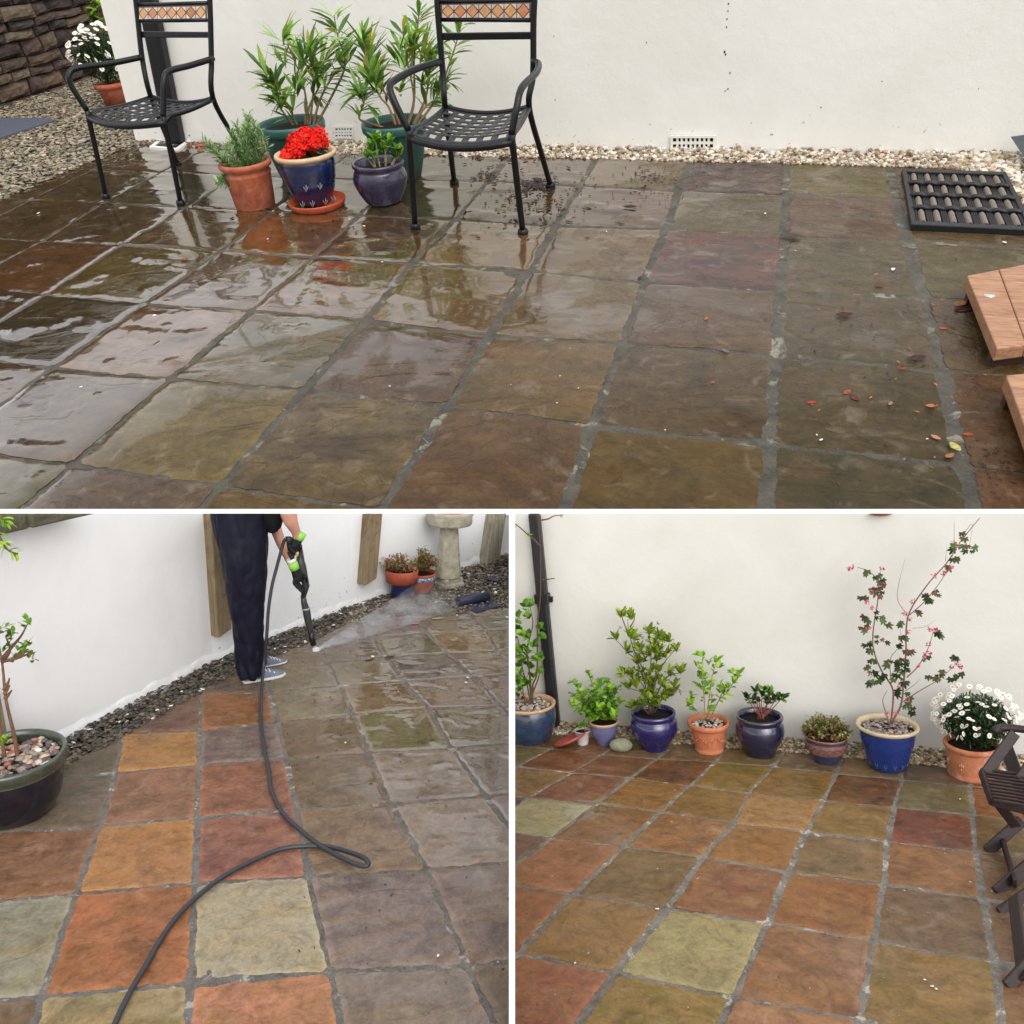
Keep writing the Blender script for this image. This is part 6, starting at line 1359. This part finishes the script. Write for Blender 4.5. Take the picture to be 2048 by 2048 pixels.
# cobalt pot with azalea
M_COB = mat_glaze('cobalt_glaze', (30, 26, 92), (22, 22, 70), .07, 8, coat=1, t=(.3, .7))
p = Pot(P, 1310, 1506, 25, 'plant_pot', 'rounded shiny cobalt blue pot with the tall yellow green azalea')
p.lathe('pot_body', [(0, 0), (25, 0), (27, 2), (26, 6), (36, 18), (45, 32), (47, 44), (46, 54), (43, 60), (41, 62), (43, 64), (44.5, 68), (44, 72), (41, 73), (38, 70), (37, 60)], M_COB, 56); p.soil(38, 62)
T0 = p.top(65); q = thing('azalea', 'tall open azalea with yellow green leaf rosettes in the cobalt pot', 'plant', P, T0); random.seed(18); k_ = P.ppm(T0)
WH = [(790, 740), (850, 755), (740, 910), (860, 890), (915, 980), (825, 1000), (1010, 930), (1080, 920), (1130, 920), (1060, 1000), (1130, 1000), (960, 1060), (1050, 1060), (1100, 1040), (900, 1080), (850, 1160), (800, 1160), (930, 1150), (1000, 1150), (1130, 1150), (1210, 1150), (1030, 1220), (960, 1210), (1080, 1230), (1170, 1250), (900, 1250), (840, 1260), (960, 1310), (1040, 1320), (900, 1370), (960, 1350), (1100, 1340), (1170, 1300), (870, 1400), (1060, 1390), (990, 870), (1180, 990), (1050, 880), (880, 900), (1020, 1000), (980, 1020), (1060, 1130), (890, 1200), (1000, 1280), (1110, 1280), (940, 1400), (1010, 1370)]
br = [z6([(1000, 1460), (1010, 1300, .0), (950, 1150, .02), (880, 1000, .02), (840, 850, .02), (835, 770)]), z6([(1010, 1460), (1030, 1250), (1040, 1080, -.02), (1060, 950), (1050, 830)]), z6([(1020, 1460), (1030, 1200, .03), (1100, 1080, .04), (1170, 1000, .03)]), z6([(990, 1460), (970, 1300), (900, 1200, .03), (800, 1160, .03)]), z6([(1020, 1460), (1080, 1350, .04), (1180, 1280, .05), (1220, 1290)]), z6([(1000, 1460), (960, 1250), (900, 1080), (830, 1010), (760, 930)]), z6([(990, 1460), (930, 1400, .03), (870, 1400, .04)]), z6([(1010, 1460), (1050, 1300, -.03), (1130, 1180, -.03), (1210, 1160, -.02)]), z6([(1010, 1460), (1000, 1200, -.04), (1000, 950, -.03), (980, 850)]), z6([(1000, 1460), (960, 1320, .05), (850, 1270, .05)]), z6([(830, 860), (800, 780), (790, 745)]), z6([(850, 830), (880, 780), (880, 740)])]
paths = branch_plant(q, P, T0, br, .0035, 'stems', (104, 82, 64), 5, .4); m = MB()
for x, y in WH:
    px_, py_ = z6([(x, y)])[0]; whorl(m, P.face(px_, py_, T0, ru(-.06, .07)), (ru(-.5, .5), ru(-.5, .5), 1), 12, 23 / k_, 8 / k_, 'azalea', None, .95, 'lance')
    if rnd() < .6: whorl(m, P.face(px_ + ru(-7, 7), py_ + ru(-5, 7), T0, ru(-.08, .08)), (ru(-.8, .8), ru(-.8, .8), 1), 8, 18 / k_, 7 / k_, 'azalea', None, .95, 'lance')
m.build('foliage', M_LEAF, P, T0, q); m = MB()
for x, y in z6([(970, 870), (1050, 805), (780, 840), (1080, 870), (960, 840), (1185, 990), (1215, 1300), (935, 900)]):
    c = P.face(x, y, T0)
    for _ in range(10): m.leaf(c + rdir() * .005, rdir() + Vector((0, 0, .3)), (0, 0, 1), 5 / k_, 2 / k_, jit(lin((140, 96, 78)), .2))
m.build('spent_flowers', M_LEAF, P, T0, q)
# ornate terracotta pot with camellia
M_ORN = mat_clay('orange_terracotta', (198, 122, 84), (178, 104, 72), .25, 12, .8)
p = Pot(P, 1419, 1512, 28, 'plant_pot', 'terracotta pot with a fruit garland in relief, right of the cobalt pot')
p.lathe('pot_body', [(0, 0), (27, 0), (28.5, 2), (28, 6), (26.5, 8), (29, 12), (31, 30), (33, 40), (35, 46)], M_ORN); p.lathe('pot_rim', [(35, 46), (37, 47), (40, 50), (41.5, 54), (41, 58), (38, 59), (36, 57), (34, 48)], M_ORN, wob=.006); p.soil(34, 50)
it = []; nb = P.face_n(p.b); sb_ = Vector((-nb.y, nb.x, 0))
for w0_ in (-1.5, -.5, .5):
    for i in range(34):
        t_ = rnd(); th = (w0_ + t_ - 0.05) * 1.05; hz = 36 - 20 * 4 * t_ * (1 - t_) * .55; r_ = 31 + (hz - 20) * .12; c = p.b + (nb * math.cos(th) + sb_ * math.sin(th)) * p.r(r_ + .3) + Vector((0, 0, p.h(hz + ru(-2, 2)))); s_ = p.r(ru(1.2, 2.2)); it.append((c, (s_, s_, s_), 0, 0, jit(lin((186, 112, 76)), .1)))
stones('garland', it, M_STONE_S, P, p.b, p.t, True)
p.pebbles(33, 50, 70, 4.2, [(190, 170, 158), (210, 196, 186), (150, 140, 134), (176, 150, 136)])
T0 = p.top(54); q = thing('young_camellia', 'young shrub with rounded lime leaves on four thin stems in the garland pot', 'plant', P, T0); random.seed(19); k_ = P.ppm(T0)
paths = branch_plant(q, P, T0, [z6([(1385, 1510), (1385, 1350), (1370, 1200, .02), (1375, 1060)]), z6([(1395, 1510), (1420, 1350), (1440, 1200), (1475, 1070)]), z6([(1420, 1510), (1490, 1360, .02), (1560, 1290, .03), (1610, 1190)]), z6([(1385, 1500), (1330, 1430), (1285, 1370), (1300, 1310)]), z6([(1390, 1500), (1430, 1420, .03), (1440, 1300, .04)]), z6([(1490, 1360), (1520, 1280), (1500, 1240)])], .0026, 'stems', (150, 128, 92), 5, .5)
m = MB()
for pth in paths: twig_leaves(m, P, pth, 12, 14 / k_, 8 / k_, 'lime', .3, .9, 0, .3, 'oval', .3, False, LM)
for x, y in z6([(1380, 1030), (1350, 1030), (1460, 1070), (1490, 1110), (1340, 1100), (1370, 1160), (1380, 1200), (1400, 1250), (1350, 1250), (1590, 1160), (1620, 1200), (1550, 1260), (1640, 1150), (1270, 1390), (1300, 1370), (1400, 1300), (1500, 1290), (1420, 1090), (1480, 1060), (1600, 1220), (1350, 1180)]):
    whorl(m, P.face(x, y, T0, ru(-.04, .04)), (ru(-.6, .6), ru(-.6, .6), .8), 5, 16 / k_, 9 / k_, 'lime', LM, 1, 'oval')
m.build('foliage', M_LEAF_G, P, T0, q)
# navy pot
M_NAVY = mat_glaze('navy_glaze', (24, 26, 50), (30, 32, 62), .09, 8, coat=1)
p = Pot(P, 1521, 1519, 29, 'plant_pot', 'rounded navy pot with a small dark leaved plant in the middle of the row')
p.lathe('pot_body', [(0, 0), (29, 0), (30, 2), (29, 7), (38, 20), (45, 34), (47.5, 46), (46, 58), (43, 64), (42, 66), (44.5, 69), (46, 73), (45, 76), (42, 77), (39, 74), (38, 62)], M_NAVY, 56); p.soil(39, 64)
T0 = p.top(70); q = thing('small_shrub', 'low plant with red stems and dark green leaves in the navy pot', 'plant', P, T0); random.seed(20); k_ = P.ppm(T0)
tp = [(1496, 1396), (1512, 1384), (1524, 1390), (1540, 1388), (1554, 1394), (1564, 1396), (1535, 1406), (1505, 1402), (1518, 1402)]
branch_plant(q, P, T0, [[(1521 + ru(-7, 7), 1440), ((x + 1521) / 2, 1420, ru(-.02, .03)), (x, y, ru(-.03, .03))] for x, y in tp], .0030, 'stems', (136, 78, 66), 5, .5); m = MB()
for x, y in tp + [(1530, 1380), (1548, 1400)]: whorl(m, P.face(x, y, T0, ru(-.03, .03)), (ru(-.5, .5), ru(-.5, .5), .8), 9, 19 / k_, 9 / k_, 'dark', lambda: gcol('dark', .2) if rnd() > .4 else gcol('mid', .2), 1.15, 'oval')
m.build('foliage', M_LEAF_G, P, T0, q)
# banded brown and blue pot
M_BAND1 = mat_glaze('slate_blue_glaze', (52, 62, 92), (42, 50, 78), .25, 14, coat=.3); M_BAND2 = mat_clay('brown_incised_band', (146, 92, 70), (120, 76, 60), .2, 16, .5)
p = Pot(P, 1653, 1532, 24, 'plant_pot', 'small slate blue pot with a brown wave patterned band holding the variegated bush')
p.lathe('pot_body', [(0, 0), (23, 0), (24, 2), (29, 12), (35, 22)], M_BAND1); p.lathe('pattern_band', [(35, 22), (39, 31), (40, 38), (39.5, 42)], M_BAND2); p.lathe('pot_neck', [(39.5, 42), (38.5, 45), (40, 48)], M_BAND1); p.lathe('pot_rim', [(40, 48), (42, 50), (42.5, 52), (40.5, 53), (38, 51), (37, 46)], M_BAND2); p.soil(38, 48)
m = MB(); nb = P.face_n(p.b)
for ph in (0, math.pi):
    pts = []
    for i in range(121): th = i / 120 * 6.2832; hz = 32.5 + 4.5 * math.sin(th * 9 + ph); r_ = 35 + (hz - 22) * .33; pts.append(p.b + Vector((math.cos(th), math.sin(th), 0)) * p.r(r_ + .6) + Vector((0, 0, p.h(hz))))
    m.tube(pts, p.r(.8), 5, (.05, .06, .11))
m.build('wave_lines', mat_col('slip_line', .5), P, p.b, p.t)
T0 = p.top(50); q = thing('variegated_bush', 'low dome of small red tinged variegated leaves in the banded pot', 'plant', P, T0); random.seed(23); k_ = P.ppm(T0); m = MB(); m2 = MB()
for _ in range(110):
    dd_ = rdir(); dd_.z = abs(dd_.z); e = T0 + Vector((dd_.x * p.r(46), dd_.y * p.r(40), dd_.z * p.r(40) + p.r(2))) * 1 ; m2.tube([T0 + Vector((ru(-1, 1), ru(-1, 1), 0)) * p.r(22), T0.lerp(e, .6), e], .0012, 4, lin((110, 70, 54)))
    for _ in range(8): m.leaf(T0.lerp(e, ru(.55, 1)) + rdir() * p.r(4), rdir() + Vector((0, 0, .5)), (0, 0, 1), ru(6, 9) / k_, ru(3, 4.6) / k_, jit(lin(random.choice([(122, 140, 60), (96, 116, 48), (150, 156, 92), (150, 92, 76), (84, 100, 44), (176, 170, 116)])), .15), .3, .3, 'oval')
m2.build('stems', M_BARK, P, T0, q); m.build('foliage', M_LEAF, P, T0, q)
# tall blue pot with flowering maple
M_BLUEB = mat_glaze('bright_blue_glaze', (26, 54, 124), (20, 40, 100), .14, 8, coat=.6); M_CR2 = mat_clay('cream_rim', (206, 190, 158), (184, 164, 130), .2, 12, .6)
p = Pot(P, 1775, 1548, 32, 'plant_pot', 'tall bright blue pot with incised leaf lines and a cream rim')
p.lathe('pot_body', [(0, 0), (31, 0), (34, 3), (41, 24), (47, 46), (51, 66), (52, 78)], M_BLUEB, 56); p.lathe('pot_rim', [(52, 77), (57, 80), (58.5, 83), (57, 86), (53, 86), (50, 82), (48, 72)], M_CR2, 56); p.soil(49, 76)
m = MB(); nb = P.face_n(p.b)
for i in range(14):
    t0_ = i / 14 * 6.2832
    for sg in (-1, 1):
        pts = []
        for j in range(9): f = j / 8; th = t0_ + sg * .21 * (1 - f) ** 1.3; hz = 8 + 56 * f; r_ = 34 + hz * .245; pts.append(p.b + Vector((math.cos(th), math.sin(th), 0)) * p.r(r_ + .1) + Vector((0, 0, p.h(hz))))
        m.tube(pts, p.r(.8), 4, (.10, .17, .34))
m.build('leaf_lines', mat_col('incised_line', .4), P, p.b, p.t)
p.pebbles(48, 76, 260, 5, [(150, 136, 128), (124, 112, 108), (172, 156, 146), (140, 120, 112), (110, 100, 98)])
T0 = p.top(80); q = thing('flowering_maple', 'tall spindly shrub with drooping lobed leaves and pink flowers in the tall blue pot', 'plant', P, T0); random.seed(24); k_ = P.ppm(T0)
st = [[(815, 1420), (785, 1330), (770, 1260), (800, 1195)], [(825, 1420), (840, 1250), (830, 1170, .01), (760, 1060, .02), (710, 930, .02), (705, 800), (735, 600), (735, 470), (680, 400), (600, 370)], [(830, 1410), (890, 1300), (910, 1150), (925, 950), (940, 700, .02), (1060, 500, .02), (1200, 340), (1290, 200), (1420, 40)],
      [(910, 1270), (1000, 1210, .03), (1150, 1120, .04), (1260, 1020, .05)], [(930, 1110), (1010, 1030, -.02), (1080, 900, -.03), (1110, 790)], [(828, 1170), (820, 990), (880, 900), (890, 780)], [(940, 700), (870, 590), (880, 470), (920, 310)], [(950, 690), (1060, 590, -.02), (1180, 430, -.03), (1240, 280, -.02), (1250, 70)],
      [(1260, 1020, .05), (1235, 980, .05), (1245, 950, .05)], [(970, 780), (1050, 770), (1130, 720)], [(1310, 150), (1370, 80), (1350, 230)], [(1190, 330), (1200, 220)], [(760, 1060), (700, 1100), (680, 1120)], [(920, 1200), (980, 1160), (1020, 1120)], [(735, 470), (750, 420), (760, 380)]]
rr = [.0045, .0062, .007, .004, .004, .003, .0022, .003, .002, .0016, .0016, .0013, .0018, .002, .002]
m = MB(); paths = []
for s_, r_ in zip(st, rr): pth = smoothpath(px_path(P, T0, z7(s_)), 6); n_ = len(pth); m.tube(pth, [r_ * .68 * (1 - .7 * i / (n_ - 1)) for i in range(n_)], 6, jit(lin((126, 100, 92)), .1)); paths.append(pth)
m.build('stems', M_BARK, P, T0, q); m = MB()
def lobed(c, d_, L, col):
    d_ = Vector(d_).normalized(); s_ = d_.cross(P.face_n(T0) + rdir() * .6).normalized(); n_ = s_.cross(d_)
    for a_, l in ((0, 1), (.75, .8), (-.75, .8), (1.5, .5), (-1.5, .5)):
        e = (d_ * math.cos(a_) + s_ * math.sin(a_)); m.leaf(c, e, n_, L * l, L * .34, col, .3, .2, 'lance')
for x, y in z7([(660, 400), (740, 420), (760, 470), (690, 520), (640, 570), (770, 550), (740, 690), (780, 740), (660, 720), (620, 790), (660, 780), (720, 850), (780, 870), (660, 880), (670, 930), (700, 1000), (655, 1030), (800, 1020), (700, 1090), (690, 1150), (750, 1130), (880, 750), (900, 850), (880, 900), (880, 1000), (860, 1020), (890, 1060), (920, 1130), (860, 1210), (930, 1230), (940, 1290), (980, 1330), (1050, 560), (1080, 590), (1120, 540), (1000, 660), (1240, 230), (1330, 240), (1370, 250), (1250, 300), (1090, 1120), (1130, 1110), (1180, 1080), (1250, 1110), (1280, 1090), (1260, 980), (1070, 980), (1140, 820), (1210, 370), (910, 1000), (940, 930), (850, 1110), (770, 1090), (740, 530), (950, 1060), (1320, 160)]):
    for _ in range(3): lobed(P.face(x + ru(-7, 7), y + ru(-7, 5), T0, ru(-.04, .05)), (s2.x * ru(-.8, .8), s2.y * ru(-.8, .8), -1), ru(7, 15) / k_, gcol('maple', .25) if rnd() > .22 else jit(lin((120, 76, 70)), .25))
m.build('foliage', M_LEAF, P, T0, q); m = MB()
for x, y in z7([(560, 370), (540, 375), (760, 380), (665, 600), (705, 640), (670, 780), (915, 680), (970, 600), (1115, 430), (1180, 410), (1225, 370), (1285, 230), (1330, 225), (1085, 790), (1120, 785), (1080, 885), (1060, 960), (1085, 945), (1010, 1030), (1235, 1040), (1295, 1035), (680, 1085), (700, 540), (940, 1260), (880, 1180), (940, 800), (950, 720), (1270, 1020), (800, 1350), (855, 1350), (1240, 210), (890, 1150)]):
    c = P.face(x, y, T0, ru(-.01, .04))
    for _ in range(16): m.leaf(c + rdir() * 3.2 / k_, rdir() + Vector((0, 0, -.3)), rdir(), ru(3, 5.5) / k_, ru(2, 3.4) / k_, jit(random.choice([(.55, .045, .12), (.66, .10, .18), (.60, .22, .22), (.45, .05, .10)]), .15), .3, .3, 'oval')
m.build('flowers', M_PETAL, P, T0, q)
# big pale terracotta pot with daisies
p = Pot(P, 1942, 1567, 42, 'plant_pot', 'big limed terracotta pot with raised tulips, holding the large daisy bush')
p.lathe('pot_body', [(0, 0), (42, 0), (43, 5), (40, 9), (42, 14), (43, 34), (44, 52)], M_TERRA2, 56); p.lathe('pot_rim', [(44, 52), (48, 54), (50, 58), (50.5, 62), (48, 65), (44, 64), (42, 56)], M_TERRA2, 56); p.soil(42, 56)
it = []; nb = P.face_n(p.b); sb_ = Vector((-nb.y, nb.x, 0))
for th0 in (-1.2, -.4, .4, 1.2):
    for dx, hz, sx, sz in ((0, 24, .9, 6), (-3.2, 30, 1.6, 4.4), (3.2, 30, 1.6, 4.4), (0, 31, 1.8, 5)):
        th = th0 + dx / 43; c = p.b + (nb * math.cos(th) + sb_ * math.sin(th)) * p.r(42.5) + Vector((0, 0, p.h(hz))); it.append((c, (p.r(sx), p.r(sx), p.r(sz)), 0, 0, jit(lin((206, 160, 128)), .08)))
stones('tulip_relief', it, M_STONE_S, P, p.b, p.t, True)
daisy_bush(P, p.top(62), 1952, 1434, 80, 60, 115, 5.9, 'big dome of white daisies with yellow eyes in the limed pot at the right', 9, .75, 1700, 11)
# folding wooden chair at the right edge
M_CH = mat_wood('dark_brown_painted_wood', (52, 38, 36), (38, 28, 28), 30, (1, 1, 6), .5, .2, .3)
cb = P.g(2020, 1800); t = thing('folding_chair', 'dark brown slatted folding chair cut by the right edge', 'chair', P, cb)
def bar(name, a_, b_, w, th=.012, round_=False):
    A, B = P.g(*a_), P.g(*b_); d_ = (B - A).normalized(); nn_ = P.face_n(A); s_ = d_.cross(nn_).normalized(); nn_ = s_.cross(d_); w_ = w * 1.35 / P.ppm(A) / 2
    m = MB(); quad_slab(m, A - s_ * w_ + nn_ * th / 2, A + s_ * w_ + nn_ * th / 2, B + s_ * w_ + nn_ * th / 2, B - s_ * w_ + nn_ * th / 2, nn_, th)
    o = mesh_obj(name, m.v, m.f, M_CH, P, cb, t, None, False); bevel(o, .003, 2); return o
AH, SH = .33, .21
m = MB(); ap = [P.g(x, y, AH) for x, y in ((1988, 1462), (2000, 1456), (2020, 1456), (2060, 1460), (2120, 1466))]; m.tube(smoothpath(ap, 5), [.009, .012, .013] + [.013] * 18, 10); o = mesh_obj('armrest', m.v, m.f, M_CH, P, cb, t)
bar('arm_support', (2030, 1466, AH - .01), (1972, 1546, SH), 15)
bar('leg', (2012, 1494, AH - .08), (2066, 1640, .12), 18)
bar('arm_support', (2100, 1472, AH - .01), (2040, 1560, SH), 15); bar('seat_rail', (1962, 1542, SH), (2070, 1556, SH), 10); bar('seat_rail', (1962, 1542, SH), (1984, 1604, SH - .01), 12); bar('seat_rail', (1984, 1604, SH - .01), (2090, 1630, SH - .01), 12)
for i in range(9):
    f = i / 8; bar('seat_slat', (1970 + 16 * f, 1546 + 54 * f, SH + .008), (2080 + 16 * f, 1560 + 58 * f, SH + .008), 4.6, .006)
bar('leg', (1996, 1606, SH - .01), (2032, 1652, .10), 15); bar('leg', (2044, 1640, .10), (1974, 1703, .0), 16); bar('leg', (2004, 1676, .03), (2030, 1768, .03), 14)
bar('leg', (2076, 1716, .06), (1992, 1788, .0), 20); bar('stretcher', (2070, 1776, .05), (1998, 1826, .0), 16); bar('leg', (2028, 1796, .05), (2048, 1958, .02), 17); bar('leg', (2070, 1912, .05), (2014, 1974, .0), 18)
it = []; random.seed(31)
for x, y, s_ in [(1850, 1962, 3.5), (1864, 1975, 4), (1872, 1980, 4), (1920, 1600, 2), (1314, 1820, 4), (1150, 1928, 3)]: p_ = P.g(x, y); s_ = s_ / P.ppm(p_); p_.z = .004; it.append((p_, (s_, s_ * .7, s_ * .4), ru(0, 6), 0, (.70, .68, .62)))
for _ in range(60):
    x, y = ru(1040, 2030), ru(1560, 2040); p_ = P.g(x, y); s_ = ru(.8, 2.0) / P.ppm(p_); p_.z = .003; it.append((p_, (s_ * ru(1, 2), s_ * .6, s_ * .3), ru(0, 6), 0, jit(lin((60, 44, 34)), .3) if rnd() > .3 else (.6, .57, .5)))
tag(stones('patio_debris', it, M_STONE_S, P, P.g(1500, 1800)), kind='stuff')
# ------------------------------------------------------------------ white boards standing in for the borders between the three views
def wbox(name, pts, label, cat):
    """pts: 4 front points as (px, py, depth), extruded away from the viewer"""
    fr = [CAMM @ Vector(((x - 1024) / F * d, -(y - 1024) / F * d, -d)) for x, y, d, e in pts]
    bk = [CAMM @ Vector(((x - 1024) / F * d, -(y - 1024) / F * d, -d - e)) for x, y, d, e in pts]
    o = mesh_obj(name, fr + bk, [(0, 1, 2, 3), (7, 6, 5, 4), (0, 4, 5, 1), (1, 5, 6, 2), (2, 6, 7, 3), (3, 7, 4, 0)], M_WHITE, None, fr[0], None, None, False)
    return tag(o, label, cat)
wbox('border_board', [(-60, 1030, 4.28, .02), (2108, 1030, 3.72, .02), (2108, 1018, 3.72, .02), (-60, 1018, 4.28, .02)], 'long white border board between the unwashed patio and the two below', 'board')
wbox('divider_panel', [(1018, 2140, 1.22, 2.9), (1030, 2140, 1.22, 2.9), (1030, 1021, 1.22, 2.7), (1018, 1021, 1.22, 2.7)], 'thin white upright panel between the two lower patios', 'panel')
# ------------------------------------------------------------------ trim each patio where its panel or board stands
CW = Vector((0, 0, CAMZ))
def cplane(x0, y0, x1, y1, out):
    a = CAMM.to_3x3() @ Vector(((x0 - 1024) / F, -(y0 - 1024) / F, -1)); b = CAMM.to_3x3() @ Vector(((x1 - 1024) / F, -(y1 - 1024) / F, -1))
    n_ = a.cross(b).normalized(); c_ = CAMM.to_3x3() @ Vector(((out[0] - 1024) / F, -(out[1] - 1024) / F, -1))
    return (CW, n_ if c_.dot(n_) > 0 else -n_)
PL = {'TOP': [cplane(0, 1022, 2048, 1022, (1024, 1500))], 'BL': [cplane(0, 1027, 1024, 1027, (500, 500)), cplane(1021, 1030, 1021, 2048, (1500, 1500))], 'BR': [cplane(1024, 1027, 2048, 1027, (1500, 500)), cplane(1027, 1030, 1027, 2048, (500, 1500))]}
bpy.context.view_layer.update()
for o in [x for x in bpy.data.objects if x.type == 'MESH' and x.get('_p') in PL]:
    mw = o.matrix_world; mi = mw.inverted()
    left = clip_obj(o, [(mi @ co, (mw.to_3x3().transposed() @ no)) for co, no in PL[o['_p']]], fill=True)
    if not o.data.polygons: bpy.data.objects.remove(o)
for o in bpy.data.objects:
    for k_ in ('_p', '_b'):
        if k_ in o: del o[k_]
# the ground everything stands on
gs = mesh_obj('ground', [Vector((-150, -150, 0)), Vector((150, -150, 0)), Vector((150, 150, 0)), Vector((-150, 150, 0))], [(0, 1, 2, 3)], mat_plain('concrete_ground', (120, 116, 108), .9, 0, .2, .4, 3, .2), None, (0, 0, 0), None, None, False)
for k_ in ('_p', '_b'): del gs[k_]
tag(gs, kind='structure')
